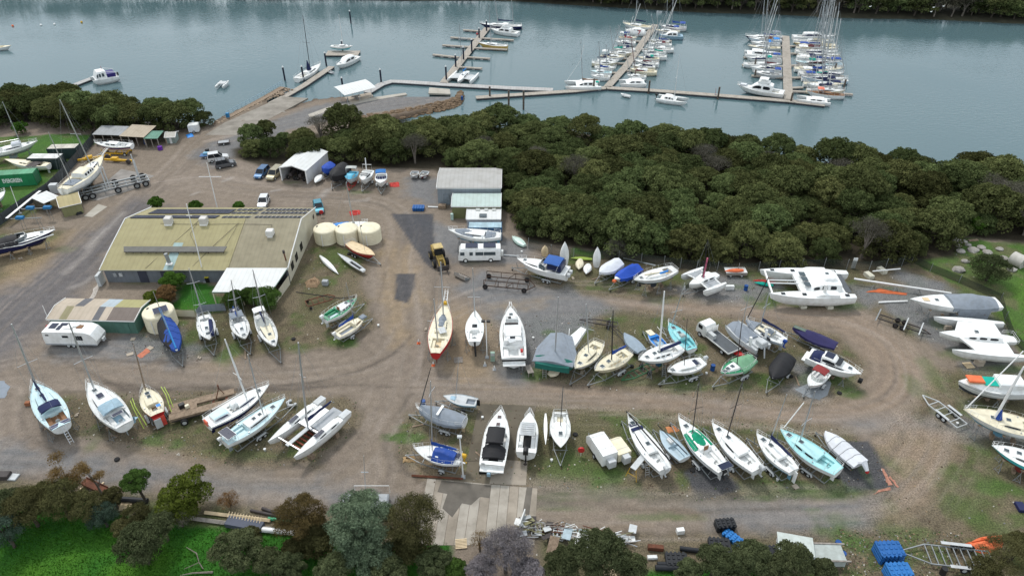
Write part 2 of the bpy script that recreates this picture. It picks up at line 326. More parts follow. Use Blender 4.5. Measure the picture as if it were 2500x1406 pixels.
# roads: lateral distance drives the wheel streaks
RO=[[(-200,1120),(0,1100),(300,1130),(600,1180),(820,1170),(930,1060),(980,960),(1010,850),(1000,740),(985,640),(1000,560),(960,500),(860,478),(700,470),(500,440)],
 [(-60,900),(60,860),(300,900),(520,925),(760,915),(930,880),(985,800)],[(1000,950),(1300,960),(1700,985),(2000,1020),(2180,980),(2210,900),(2150,820),(2000,770),(1700,750),(1450,720),(1200,730),(1050,800)],
 [(-60,860),(60,740),(180,640),(300,520),(420,420),(500,340),(600,300)],[(500,345),(700,300),(900,255),(1050,235)],[(350,450),(520,430),(700,465)],[(1080,1215),(1400,1255),(1800,1250),(2150,1230),(2280,1120),(2300,1000)],
 [(900,1250),(940,1150),(930,1060),(1000,960)],[(-100,1000),(20,960),(30,1060),(200,1130)]]
LAT=np.full(GX.shape,99.0); ALO=np.zeros(GX.shape); off=0
for r in RO:
 P_=PX(r); Q=[]
 for i in range(len(P_) -1):   # smooth
  p0=P_[max(i -1,0)]; p1=P_[i]; p2=P_[i +1]; p3=P_[min(i +2,len(P_) -1)]
  for s in range(4):
   t=s/4; Q.append(tuple(.5*(2*p1[k] +(p2[k] -p0[k]) *t +(2*p0[k] -5*p1[k] +4*p2[k] -p3[k]) *t*t +(3*p1[k] -p0[k] -3*p2[k] +p3[k]) *t ** 3) for k in (0,1)))
 Q.append(P_[-1]); s0=off
 for i in range(len(Q) -1):
  ax,ay=Q[i]; bx,by=Q[i +1]; ex,ey=bx -ax,by -ay; l=math.hypot(ex,ey) +1e-6
  t=np.clip(((GX -ax) *ex +(GY -ay) *ey) /l/l,0,1)
  dd=np.hypot(GX -ax -t*ex,GY -ay -t*ey); sg=np.sign((GX -ax) *ey -(GY -ay) *ex)
  m=dd < np.abs(LAT); LAT=np.where(m,dd*sg,LAT); ALO=np.where(m,s0 +t*l,ALO); s0 += l
 off=s0 +50
rd=np.clip(1 -(np.abs(LAT) -3.2) /3.0,0,1) *(1 -.75*np.clip(np.maximum.reduce([sdf(GX,GY,PX(p)) for p in DK]) *2 +.5,0,1)) *(kind != 2) *np.clip(land,0,1)
strk=vnoise(LAT,ALO*.03,.45,5) *.6 +vnoise(LAT,ALO*.02,1.3,9) *.4
blend(rd*np.clip((strk -.5) *2.4,0,1) *.55,(.285,.24,.205)); blend(rd*np.clip((.45 -strk) *2.4,0,1) *.5,(.115,.098,.088))
for o in (-1.0,1.0): blend(rd*np.clip(1 -np.abs(LAT -o -(nA -.5) *.8) /.35,0,1) *.28,(.25,.215,.185))
def ground_mat():
 m=bpy.data.materials.new('ground_surface'); m.use_nodes=True; n=m.node_tree; p=n.nodes['Principled BSDF']; p.inputs['Roughness'].default_value=.95; p.inputs['Specular IOR Level'].default_value=.15
 A=n.nodes.new('ShaderNodeAttribute'); A.attribute_name='soil'; B=n.nodes.new('ShaderNodeAttribute'); B.attribute_name='rough'
 g=n.nodes.new('ShaderNodeNewGeometry')
 def N(sc,det,ro=.6):
  t=n.nodes.new('ShaderNodeTexNoise'); t.inputs['Scale'].default_value=sc; t.inputs['Detail'].default_value=det; t.inputs['Roughness'].default_value=ro; n.links.new(g.outputs['Position'],t.inputs['Vector']); return t
 a=N(.9,8,.75); b=N(5.5,5,.8); c=N(3,3)
 def R(t,x0,x1,c0,c1):
  r=n.nodes.new('ShaderNodeValToRGB'); r.color_ramp.elements[0].position=x0; r.color_ramp.elements[1].position=x1; r.color_ramp.elements[0].color=(*c0,1); r.color_ramp.elements[1].color=(*c1,1); n.links.new(t.outputs['Fac'],r.inputs[0]); return r
 r1=R(a,.32,.68,(.78,.785,.79),(1.18,1.18,1.17)); r2=R(b,.38,.62,(.46,.47,.48),(1.62,1.6,1.56))
 m1=n.nodes.new('ShaderNodeMixRGB'); m1.blend_type='MULTIPLY'; m1.inputs[0].default_value=1; m2=n.nodes.new('ShaderNodeMixRGB'); m2.blend_type='MULTIPLY'; m2.inputs[0].default_value=.85; n.links.new(A.outputs['Alpha'],m2.inputs[0])
 n.links.new(A.outputs['Color'],m1.inputs[1]); n.links.new(r1.outputs[0],m1.inputs[2]); n.links.new(m1.outputs[0],m2.inputs[1]); n.links.new(r2.outputs[0],m2.inputs[2])
 vo=n.nodes.new('ShaderNodeTexVoronoi'); vo.inputs['Scale'].default_value=.55; n.links.new(g.outputs['Position'],vo.inputs['Vector'])   # scattered pale stones and litter
 r3=n.nodes.new('ShaderNodeValToRGB'); r3.color_ramp.elements[0].position=.0; r3.color_ramp.elements[1].position=.085; r3.color_ramp.elements[0].color=(1,1,1,1); r3.color_ramp.elements[1].color=(0,0,0,1); n.links.new(vo.outputs['Distance'],r3.inputs[0])
 r4=R(c,.60,.66,(0,0,0),(.6,.6,.6)); mm=n.nodes.new('ShaderNodeMath'); mm.operation='MULTIPLY'; n.links.new(r3.outputs[0],mm.inputs[0]); n.links.new(r4.outputs[0],mm.inputs[1])
 m3=n.nodes.new('ShaderNodeMixRGB'); m3.inputs[2].default_value=(.45,.42,.38,1); n.links.new(mm.outputs[0],m3.inputs[0]); n.links.new(m2.outputs[0],m3.inputs[1]); n.links.new(m3.outputs[0],p.inputs['Base Color'])
 bu=n.nodes.new('ShaderNodeBump'); bu.inputs['Strength'].default_value=.7; bu.inputs['Distance'].default_value=.12; ad=n.nodes.new('ShaderNodeMath'); ad.operation='ADD'
 n.links.new(a.outputs['Fac'],ad.inputs[0]); n.links.new(b.outputs['Fac'],ad.inputs[1]); n.links.new(ad.outputs[0],bu.inputs['Height']); n.links.new(bu.outputs[0],p.inputs['Normal'])
 return m
GM=ground_mat()
def grid_object(name,sel,Xg,Yg,Zg,colg,material):
 """quads of the one ground grid whose kind is this one; pieces share their edges exactly"""
 R,K=Xg.shape; idx=np.arange(R*K).reshape(R,K)
 q=np.stack([idx[:-1,:-1],idx[:-1,1:],idx[1:,1:],idx[1:,:-1]],-1)[sel]
 u,inv=np.unique(q,return_inverse=True); inv=inv.reshape(q.shape)
 V=np.stack([Xg.ravel()[u],Yg.ravel()[u],Zg.ravel()[u]],-1)
 me=bpy.data.meshes.new(name); me.vertices.add(len(u)); me.vertices.foreach_set('co',V.ravel().astype(np.float32))
 me.loops.add(q.size); me.loops.foreach_set('vertex_index',inv.ravel().astype(np.int32)); me.polygons.add(len(q)); me.polygons.foreach_set('loop_start',(np.arange(len(q)) *4).astype(np.int32))
 me.update(calc_edges=True); me.polygons.foreach_set('use_smooth',np.ones(len(q),bool))
 c=np.ones((len(u),4),np.float32); c[:,:3] =colg.reshape(-1,3)[u]; c[:,3] =np.maximum(ROUGH,gr*.9).ravel()[u]
 at=me.color_attributes.new('soil','FLOAT_COLOR','POINT'); at.data.foreach_set('color',c.ravel())
 me.materials.append(material); o=bpy.data.objects.new(name,me); C.objects.link(o); return struct(o)
hz=hz -np.clip(forest/4,0,1) *.3
kq=kind[:-1,:-1]; hq=(hz[:-1,:-1] > -2.5)
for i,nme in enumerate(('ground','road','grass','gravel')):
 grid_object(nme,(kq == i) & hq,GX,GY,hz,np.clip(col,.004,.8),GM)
# river bed and far bank
bx=np.linspace(-700,700,120); by=np.array([255,262,268,275,282,290,310,380,900,2500.])
def fary(x): # far shore line
 return np.interp(x,[-700,-215,-155,-100,-39,6,37,66,108,148,174,300,700],[300,290,287,284,282,280,270.5,264.7,258,253.6,249.4,236,190])
fb=MB(); rows=[]
mud=mat((.05,.048,.03),.9,.25,scale=.4,name='mud_bank')
for dy_,z_ in ((-2,-2.2),(0,-.85),(1.2,-.4),(4,0.1),(60,.6),(400,1.0),(3000,1.5)):
 rows.append([(x,fary(x) +dy_ +(math.sin(x*.7) *.8 if dy_ < 2 else 0),z_) for x in np.linspace(-1400,1400,260)])
fb.grid(rows,mud); struct(fb.build('far_bank'))
bd=MB(); bd.grid([[(x,y,-3.2) for x in (-3000,3000)] for y in (-700,3400)],mat((.05,.06,.05),.9,name='river_bed')); struct(bd.build('river_bed'))
# water
wm=bpy.data.materials.new('river_water'); wm.use_nodes=True; n=wm.node_tree; p=n.nodes['Principled BSDF']
p.inputs['Base Color'].default_value=(.078,.130,.142,1); p.inputs['Roughness'].default_value=.06; p.inputs['IOR'].default_value=1.33; p.inputs['Specular IOR Level'].default_value=.62
g=n.nodes.new('ShaderNodeNewGeometry'); mpp=n.nodes.new('ShaderNodeMapping'); mpp.inputs['Scale'].default_value=(.55,1.0,1); mpp.inputs['Rotation'].default_value=(0,0,.35); n.links.new(g.outputs['Position'],mpp.inputs[0])
t1=n.nodes.new('ShaderNodeTexNoise'); t1.inputs['Scale'].default_value=1.5; t1.inputs['Detail'].default_value=3; n.links.new(mpp.outputs[0],t1.inputs['Vector'])
t2=n.nodes.new('ShaderNodeTexNoise'); t2.inputs['Scale'].default_value=.028; t2.inputs['Detail'].default_value=3; n.links.new(g.outputs['Position'],t2.inputs['Vector'])
rr=n.nodes.new('ShaderNodeValToRGB'); rr.color_ramp.elements[0].position=.35; rr.color_ramp.elements[1].position=.7; rr.color_ramp.elements[0].color=(.25,.25,.25,1); n.links.new(t2.outputs['Fac'],rr.inputs[0])
bu=n.nodes.new('ShaderNodeBump'); bu.inputs['Distance'].default_value=.10; n.links.new(rr.outputs[0],bu.inputs['Strength']); n.links.new(t1.outputs['Fac'],bu.inputs['Height']); n.links.new(bu.outputs[0],p.inputs['Normal'])
wt=MB(); wt.grid([[(x,y,WL) for x in (-3000,3000)] for y in (-700,3400)],wm); o=wt.build('water',smooth=False); struct(o)
# ---------------------------------------------------------------- vegetation
def leaf_mat(c1,c2,name,trans=.25,hv=(.494,.507),vv=(.8,1.2)):
 m=bpy.data.materials.new(name); m.use_nodes=True; n=m.node_tree; n.nodes.clear()
 o=n.nodes.new('ShaderNodeOutputMaterial'); d=n.nodes.new('ShaderNodeBsdfDiffuse'); t=n.nodes.new('ShaderNodeBsdfTranslucent'); x=n.nodes.new('ShaderNodeMixShader'); x.inputs[0].default_value=trans
 A=n.nodes.new('ShaderNodeAttribute'); A.attribute_name='tint'; oi=n.nodes.new('ShaderNodeObjectInfo')
 r=n.nodes.new('ShaderNodeValToRGB'); r.color_ramp.elements[0].color=(*c1,1); r.color_ramp.elements[1].color=(*c2,1)
 mr=n.nodes.new('ShaderNodeMapRange'); mr.inputs['To Min'].default_value=vv[0]; mr.inputs['To Max'].default_value=vv[1]
 hs=n.nodes.new('ShaderNodeHueSaturation'); h2=n.nodes.new('ShaderNodeMapRange'); h2.inputs['To Min'].default_value=hv[0]; h2.inputs['To Max'].default_value=hv[1]
 mu=n.nodes.new('ShaderNodeMath'); mu.operation='MULTIPLY'; mu.inputs[1].default_value=7.31; fr=n.nodes.new('ShaderNodeMath'); fr.operation='FRACT'
 l=n.links.new; l(A.outputs['Fac'],r.inputs[0]); l(oi.outputs['Random'],mr.inputs['Value']); l(oi.outputs['Random'],mu.inputs[0]); l(mu.outputs[0],fr.inputs[0]); l(fr.outputs[0],h2.inputs['Value'])
 l(r.outputs[0],hs.inputs['Color']); l(mr.outputs[0],hs.inputs['Value']); l(h2.outputs[0],hs.inputs['Hue'])
 l(hs.outputs[0],d.inputs[0]); l(hs.outputs[0],t.inputs[0]); l(d.outputs[0],x.inputs[1]); l(t.outputs[0],x.inputs[2]); l(x.outputs[0],o.inputs[0]); return m
def leaf_mesh(name,lobes,n,size,m,rs,droop=0,thin=1.0,wisp=0,R_cell=0):
 """many small leaf faces over and inside the lobes of a crown"""
 lb=np.array(lobes); w=lb[:,3] ** 2; w=w/w.sum(); k=rs.choice(len(lb),n,p=w)
 d=rs.normal(size=(n,3)); d /= np.linalg.norm(d,axis=1)[:,None]; d[:,2] =np.where(d[:,2] < -.35,-d[:,2],d[:,2])
 r=lb[k,3] *(1 -np.abs(rs.normal(size=n)) *.14*(1 +wisp)); r *= 1 +.20*np.sin(d[:,0] *9 +k) *np.sin(d[:,1] *9 +k*2) *np.cos(d[:,2] *8) +.10*np.sin(d[:,0] *17 +k*3) *np.sin(d[:,1] *15 +k)
 c=lb[k,:3] +d*r[:,None] *np.array([1,1,.82])
 nn=d +rs.normal(size=(n,3)) *.75; nn[:,2] += .35; nn /= np.linalg.norm(nn,axis=1)[:,None]
 a=np.cross(nn,rs.normal(size=(n,3))); a /= np.linalg.norm(a,axis=1)[:,None]; b=np.cross(nn,a)
 s=size*rs.uniform(.6,1.35,n)[:,None]; b=b*thin; a[:,2] -= droop
 V=np.stack([c -a*s,c -b*s*.62,c +a*s,c +b*s*.62],1).reshape(-1,3)
 me=bpy.data.meshes.new(name); me.vertices.add(n*4); me.vertices.foreach_set('co',V.ravel().astype(np.float32)); me.loops.add(n*4)
 me.loops.foreach_set('vertex_index',np.arange(n*4,dtype=np.int32)); me.polygons.add(n); me.polygons.foreach_set('loop_start',(np.arange(n) *4).astype(np.int32)); me.update(calc_edges=True)
 lt=rs.uniform(0,1,len(lb)); cl=np.floor(c/(R_cell or size*4)).astype(int); hh_=((cl[:,0] *73856093) ^ (cl[:,1] *19349663) ^ (cl[:,2] *83492791)) % 97/97.0; tv=np.clip(lt[k] *.25 +hh_*.35 +rs.uniform(0,.45,n),0,1)
 at=me.attributes.new('tint','FLOAT','POINT'); at.data.foreach_set('value',np.repeat(tv,4).astype(np.float32)); me.materials.append(m); return me
BARK=mat((.09,.075,.06),.95,.2,scale=4,name='bark'); BARKP=mat((.22,.19,.16),.95,.2,scale=4,name='pale_bark')
def trunk_mb(h,r,lobes,m,rs,n=7):
 b=MB(); b.path([(0,0,-.4),(r*.4,r*.3,h*.3),(-r*.3,r*.5,h*.6)],[r,r*.8,r*.6],m,7)
 for i in range(min(n,len(lobes))):
  q=lobes[i]; b.path([(0,0,h*(.12 +.4*rs.uniform())),(q[0] *.45,q[1] *.45,h*.35 +q[2] *.3),(q[0] *.85,q[1] *.85,q[2])],[r*.55,r*.35,r*.1],m,5)
 return b
def crown_lobes(R,h,n,rs,r0=.34,flat=.55,cz=.62,skirt=0):
 out=[(0,0,h*cz,R*.56)] +[(math.cos(k*6.283/max(skirt,1)) *R*.74,math.sin(k*6.283/max(skirt,1)) *R*.74,h*.27,R*.27) for k in range(skirt)]
 for i in range(n):
  a=i*2.39996 +rs.uniform(-.3,.3); t=math.sqrt((i +.5) /n) *.84; el=math.sqrt(max(0,1 -t*t))
  rr=R*rs.uniform(r0*.6,r0*1.4)
  out.append((math.cos(a) *t*(R -rr*.5),math.sin(a) *t*(R -rr*.5),h*cz +(h*(1 -cz) -rr*.6) *el*rs.uniform(.8,1.12) -R*flat*.25*t,rr))
 return out
def tree_kind(name,label,cat,R,h,nl,nleaf,size,m,seed,bark=BARK,**k):
 rs=np.random.default_rng(seed); lk={a: k.pop(a) for a in ('r0','flat','cz','skirt') if a in k}
 lobes=k.pop('lobes',None) or crown_lobes(R,h,nl,rs,**lk)
 e=empty(name,(0,0,0),0,label,cat)
 c=bpy.data.objects.new('crown',leaf_mesh('crown',lobes,nleaf,size,m,rs,**k)); C.objects.link(c); c.parent=e
 trunk_mb(h*.7,R*.055 +.06,lobes[1:],bark,rs).build('trunk',e); return e
MG=leaf_mat((.018,.028,.010),(.145,.17,.066),'mangrove_leaves',.25,(.468,.52),(.6,1.5)); MG2=leaf_mat((.05,.048,.038),(.15,.14,.11),'bare_grey_twigs',.1)
protos=[tree_kind('mangrove_tree','dark green mangrove with domed clumpy crown in the dense belt beside the boatyard','tree',4.1 +.25*(i % 3),5.4 +.4*(i % 2),(30,46,38,54,34)[i],11500,.155,MG,100 +i,r0=.19,flat=.42,cz=.46,skirt=7) for i in range(5)]
bare=tree_kind('mangrove_tree','sparse mangrove with grey bare twigs showing among the green belt','tree',3.4,5.5,22,5000,.11,MG2,140,BARKP,thin=.35,wisp=2)
def inside(p,x,y):
 c=False; j=len(p) -1
 for i in range(len(p)):
  if (p[i][1] > y) != (p[j][1] > y) and x < (p[j][0] -p[i][0]) *(y -p[i][1]) /(p[j][1] -p[i][1]) +p[i][0]: c=not c
  j=i
 return c
def fill(poly,sp,n,seed):
 r=random.Random(seed); xs=[p[0] for p in poly]; ys=[p[1] for p in poly]; out=[]
 for _ in range(26000):
  x=r.uniform(min(xs),max(xs)); y=r.uniform(min(ys),max(ys))
  if inside(poly,x,y) and all((x -a) ** 2 +(y -b) ** 2 > sp*sp for a,b in out):
   out.append((x,y))
   if len(out) >= n: break
 return out
used=set(); rtree=random.Random(4)
def plant(pr,x,y,z,s,label=None,group=None):
 if pr.name not in used:
  used.add(pr.name); o=pr; o.location=(x,y,z); o.rotation_euler.z=rtree.uniform(0,6.28); o.scale=s
  if label: o['label'] =label
  if group: o['group'] =group
  return o
 return dup(pr,(x,y,z),rtree.uniform(0,6.28),label,group,s)
FP=PX([(592,380),(645,394),(700,395),(790,397),(900,396),(1055,402),(1085,412),(1238,420),(1250,500),(1300,575),(1380,588),(1560,610),(1700,635),(1850,640),(2190,630),(2310,612),(2330,566),(2500,575),(2640,590)]) +PX([(2640,470),(2480,448),(2050,410),(1950,402),(1500,358),(1380,330),(1100,322),(920,326),(800,334),(720,344),(640,342),(588,362)])
pts=fill(FP,4.15,299,2)
for i,(x,y) in enumerate(pts):
 pr=bare if rtree.random() < .11 else protos[i % 5]; s=rtree.choice((.7,.85,.95,1.0,1.1,1.22)) *rtree.uniform(.92,1.08)
 if x < G(760,370).x: s *= .74
 plant(pr,x,y,-.3,(s*rtree.uniform(.85,1.15),s,s*rtree.uniform(.8,1.2)),None,'bare twiggy mangroves in the belt by the river' if pr is bare else 'green mangroves in the belt between yard and river')
LFp=PX([(-160,322),(0,306),(130,300),(240,322),(440,320),(508,306),(478,300),(300,292),(180,270),(80,272),(-160,285)])
pl=tree_kind('riverbank_mangrove','mangrove with a clumpy olive crown on the bank behind the open lean-to sheds','tree',4.4,6.2,30,9000,.18,MG,160,r0=.25,cz=.5,flat=.4,skirt=6)
for i,(x,y) in enumerate(fill(LFp,4.2,46,5)):
 s=rtree.uniform(.85,1.15) *(.62 if x > G(470,305).x else 1)
 plant(pl,x,y,-.3,(s,s,s),None,'mangroves on the bank behind the lean-to sheds')
ps=tree_kind('far_shore_tree','dark bushy mangrove standing along the far shore of the river','tree',4.4,6.5,18,4200,.24,MG,170,cz=.5,skirt=5)
pg=tree_kind('far_shore_tree','greyish twiggy mangrove standing along the far shore of the river','tree',3.7,6,14,2600,.18,leaf_mat((.03,.032,.02),(.10,.095,.07),'grey_green_leaves',.15),171,BARKP)
for row in range(3):
 for i in range(54):
  x=4 +i*4.1 +rtree.uniform(-1.4,1.4); y=fary(x) +3.2 +row*5.0 +rtree.uniform(-1.2,1.2)
  if 2 < x < 218: s=rtree.uniform(.85,1.4); gq=rtree.random() < .3; plant(pg if gq else ps,x,y,.2,(s,s,s*rtree.uniform(.8,1.2)),None,'greyish twiggy mangroves along the far shore' if gq else 'dark bushy mangroves along the far shore')
# the far wood beyond and beside the picture reads as one mass
rs=np.random.default_rng(9); lobes=[]
for i in range(520):
 x=rs.uniform(-230,40) if i < 330 else rs.uniform(30,340); y=float(fary(x)) +rs.uniform(1,12) if i < 330 else float(fary(x)) +rs.uniform(27,44); r_=rs.uniform(2.4,4.2); lobes.append((x,y,rs.uniform(3,7.5),r_)); lobes.append((x +1.5,y -2,1.8,r_*.8))
o=bpy.data.objects.new('far_wood',leaf_mesh('far_wood',lobes,90000,.36,MG,rs)); C.objects.link(o); tag(o,'dense mangrove wood on the far bank behind the shoreline trees','wood',kind='stuff')
# foreground trees: crown centre pixel, height of crown centre, radius
OL=leaf_mat((.018,.026,.011),(.135,.155,.075),'olive_leaves'); RU=leaf_mat((.032,.026,.010),(.145,.105,.046),'rust_brown_leaves'); OG=leaf_mat((.08,.052,.02),(.26,.18,.075),'golden_brown_leaves',.35)
SI=leaf_mat((.040,.062,.036),(.205,.265,.165),'silver_green_leaves',.2); YG_=leaf_mat((.025,.045,.006),(.19,.235,.045),'yellow_green_leaves'); GY_=leaf_mat((.08,.072,.075),(.27,.245,.255),'grey_mauve_twigs',.1)
DG=leaf_mat((.025,.045,.012),(.09,.15,.035),'deep_green_leaves'); SH=leaf_mat((.032,.032,.012),(.13,.125,.055),'sheoak_needles',.15); RB=leaf_mat((.09,.055,.025),(.22,.13,.06),'reddish_hedge_leaves'); HG=leaf_mat((.02,.05,.01),(.09,.17,.03),'hedge_green_leaves')
BG_=leaf_mat((.025,.045,.03),(.11,.16,.12),'blue_green_leaves')
def ftree(name,label,u,v,zc,R,m,seed,n=15000,size=.10,h=None,cat='tree',bark=BARK,base=None,**k):
 c=G(u,v,zc); h=h or zc +R*.8
 nl=k.pop('nl',34); k.setdefault('r0',.22)
 e=tree_kind(name,label,cat,R,h,nl,n,size,m,seed,bark,cz=max(.25,(zc -R*.25) /h),**k); e.location=(c.x,c.y,0); e.rotation_euler.z=seed; return e
ftree('rounded_shrub','compact dark green round-headed tree with a bent trunk beside the gravel track',333,1178,3.4,1.75,DG,201,11000,.075,bark=BARK)
ftree('bushy_tree','bushy yellow-green tree with lumpy crown beside the gravel track',448,1205,3.0,2.9,YG_,202,17000,.09,lobes=[(0,0,2.4,1.7),(-1.7,.4,2.5,1.3),(-1.4,-.6,1.6,1.2),(1.2,.4,3.6,1.1),(2.4,.8,3.7,.85),(.3,1,3.5,1.1),(1.5,-.4,2.0,1.3),(-.6,-.9,1.5,1.2),(-1.2,.8,3.4,1.0)])
ftree('gum_tree','young gum with sparse golden-brown foliage in two tall tufts over the track',152,1150,4.2,2.2,OG,203,5200,.085,bark=BARKP,wisp=2,thin=.6,lobes=[(0,0,3,.7),(-.9,.3,4.7,1.0),(1.1,.4,5.2,.95),(-1.3,-.8,3.1,1.3),(.2,-.9,2.9,1.1),(.2,.6,4.2,.6)])
ftree('gum_tree','small slender gum with golden-brown foliage over the rusty tray',222,1150,4.0,1.6,OG,204,2600,.08,bark=BARKP,wisp=2,thin=.6,lobes=[(0,0,2.8,.5),(.5,.4,5,.7),(.6,.1,4.2,.6),(-.6,-.3,3.2,.6),(-.2,.5,4.6,.5)])
ftree('wattle_tree','dark brown-green wattle thicket tree under the golden gum',150,1225,2.6,3.0,SH,205,15000,.10,thin=.5,wisp=1)
ftree('wattle_tree','dull olive wattle beside the grass in the corner of the paddock',70,1245,2.6,3.0,SH,206,13000,.10,thin=.5,wisp=1)
ftree('wattle_tree','blue-green wattle with feathery leaves at the paddock edge',12,1300,2.4,2.3,BG_,207,10000,.09,thin=.5,wisp=1)
ftree('wattle_tree','low blue-green feathery bush between the pallet and the paddock grass',250,1262,1.6,1.9,BG_,208,9000,.08,thin=.5,wisp=1.5)
ftree('wattle_tree','brownish green tree behind the paddock beside the fallen pipes',215,1240,2.4,2.2,SH,209,9000,.09,thin=.5,wisp=1)
ftree('wattle_tree','thin grey-green bush beside the yellow-green tree',335,1258,1.8,1.7,SH,210,7000,.085,thin=.5,wisp=1.5)
ftree('olive_tree','broad grey-green olive tree standing in the bright paddock grass',345,1335,2.6,2.9,OL,211,18000,.085)
ftree('olive_tree','small olive-coloured crown joined behind the broad paddock tree',395,1282,2.4,1.6,OL,212,8000,.08)
ftree('olive_tree','round olive tree beside the dead fallen branch',580,1350,2.6,2.9,OL,213,17000,.085)
ftree('olive_tree','small olive bush at the picture edge beside the round olive',655,1372,2.2,1.7,OL,214,9000,.085)
ftree('sheoak_tree','rust-brown sheoak over the timber sleepers',735,1268,3.6,3.1,RU,215,17000,.085,thin=.6,wisp=.8)
ftree('wattle_tree','large silver-green wattle, paler and bluer than every tree round it',880,1280,4.4,4.0,SI,216,26000,.095,thin=.7,wisp=.6,nl=50,r0=.19)
ftree('wattle_tree','silver-green lower crown in front of the large silvery wattle',900,1362,2.8,2.8,SI,217,15000,.09,thin=.7,wisp=.6)
ftree('sheoak_tree','large olive-brown sheoak beside the concrete wash-down slab',1008,1280,4.2,3.6,SH,218,21000,.095,thin=.45,wisp=1.5,nl=40)
ftree('olive_tree','rounded olive crown below the rust-brown sheoak',705,1392,2.4,2.0,OL,219,12000,.08)
ftree('olive_tree','dense dark olive crown in front of the silvery wattle',815,1400,2.4,2.2,OL,220,12000,.08)
ftree('olive_tree','leafy olive-green bush in front of the concrete slab',1060,1378,2.2,2.0,OL,221,12000,.08)
ftree('bare_shrub','thin twiggy bush with ochre buds beside the wooden pallet',1172,1322,1.6,1.4,OG,222,2600,.06,wisp=3,thin=.3,cat='shrub')
ftree('leafless_tree','grey-mauve leafless tree crown overhanging the scrap heap',1235,1350,3.2,3.0,GY_,223,21000,.08,thin=.45,wisp=1.3,nl=40)
ftree('leafless_tree','small grey-mauve leafless crown at the foot of the scrap heap',1175,1395,2.2,1.9,GY_,224,10000,.08,thin=.45,wisp=1.3)
ftree('olive_tree','big olive tree hiding the lower end of the scrap heap',1465,1362,3.0,3.3,OL,225,20000,.085)
ftree('olive_tree','olive tree between the grey leafless tree and the scrap',1375,1385,2.4,2.2,OL,226,12000,.085)
ftree('olive_tree','olive tree in front of the black plastic pipes',1745,1375,2.2,2.2,OL,227,12000,.08)
ftree('olive_tree','olive tree in front of the black pontoon crates',1835,1368,2.4,2.3,OL,228,13000,.08)
ftree('olive_tree','olive tree in front of the pale metal bins',1935,1370,2.4,2.2,OL,229,12000,.08)
ftree('olive_tree','small leafy tree beside the blue drums',2010,1395,1.8,1.5,OL,230,8000,.08)
ftree('sheoak_tree','wispy dark sheoak over the long boat trailer and orange tarpaulin',2455,1365,3.0,2.9,SH,231,13000,.085,thin=.4,wisp=2)
ftree('boxthorn_bush','large rounded grey-green thorn bush on the rocky grass bank',2415,665,1.6,3.6,leaf_mat((.025,.035,.014),(.10,.12,.055),'thorn_leaves'),232,15000,.11,cat='bush',thin=.5,wisp=.6)
ftree('boxthorn_bush','small bright green bush at the edge of the mangroves above the rocks',2385,548,1.6,1.7,HG,233,4000,.13,cat='bush')
ftree('boxthorn_bush','tangled grey brushwood heap against the chain-link fence',1505,612,1.2,2.6,MG2,234,5200,.10,cat='bush',thin=.3,wisp=2)
ftree('garden_shrub','leafy green shrub at the corner of the solar-panelled building',382,498,1.4,1.6,HG,235,3500,.14,cat='shrub')
ftree('garden_shrub','low shrub beyond the solar roof beside the crossed flagpole',478,506,1.2,1.5,HG,236,3000,.14,cat='shrub')
ftree('garden_shrub','rounded shrub beyond the solar roof beside the white van',583,505,1.3,1.2,HG,237,3000,.13,cat='shrub')
ftree('garden_hedge','dark green clipped hedge clump against the grey workshop wall',422,690,1.5,2.1,HG,238,9000,.11,cat='hedge')
ftree('garden_hedge','reddish-brown hedge clump between the dark green one and the lawn',408,720,1.4,1.9,RB,239,9000,.11,cat='hedge')
ftree('garden_hedge','bright yellow-green hedge end beside the small green shed',372,728,1.1,1.4,YG_,240,6000,.11,cat='hedge')
ftree('garden_hedge','leafy hedge end behind the cream tank',395,748,1.0,1.4,HG,241,6000,.11,cat='hedge')
ftree('bushy_tree','feathery green shrub beside the white carport post',572,735,1.6,2.0,DG,242,9000,.10,thin=.6)
ftree('bushy_tree','rounded dense green shrub in front of the white carport',650,735,1.7,2.7,DG,243,13000,.10,thin=.6)
ftree('bushy_tree','middle green shrub between the carport and the moored keelboats',612,725,1.7,1.9,DG,244,9000,.10,thin=.6)
ftree('boxthorn_bush','small light green bush on the grass beside the old sloop',50,315,1.2,2.0,HG,245,3000,.15,cat='bush')
ftree('boxthorn_bush','heap of brown prunings beside the timber sleepers',560,1225,.6,1.5,RB,246,4000,.06,cat='bush',thin=.4,wisp=2)
ftree('boxthorn_bush','leafless grey thorn bush between the olive and the yellow-green tree',440,1268,1.2,1.5,MG2,247,4000,.06,cat='bush',thin=.3,wisp=2)
for i,(u,v,zc,R_) in enumerate([(648,318,2.2,2.6),(950,1395,2,1.9),(990,1340,1.6,2.0),(780,1330,1.6,2.2),(720,1345,1.2,1.6)]):
 ftree(('riverbank_mangrove','olive_tree','sheoak_tree','sheoak_tree','sheoak_tree')[i],('isolated mangrove at the head of the causeway beside the concrete ramp','dark olive crown in the tree belt under the silvery wattle','brown undergrowth tree between silvery wattle and sheoak','dark brown undergrowth tree beneath the rust-brown sheoak','thin brown shrub below the rust-brown sheoak')[i],u,v,zc,R_,(MG,OL,SH,SH,SH)[i],250 +i,7000,.10 if i else .15)
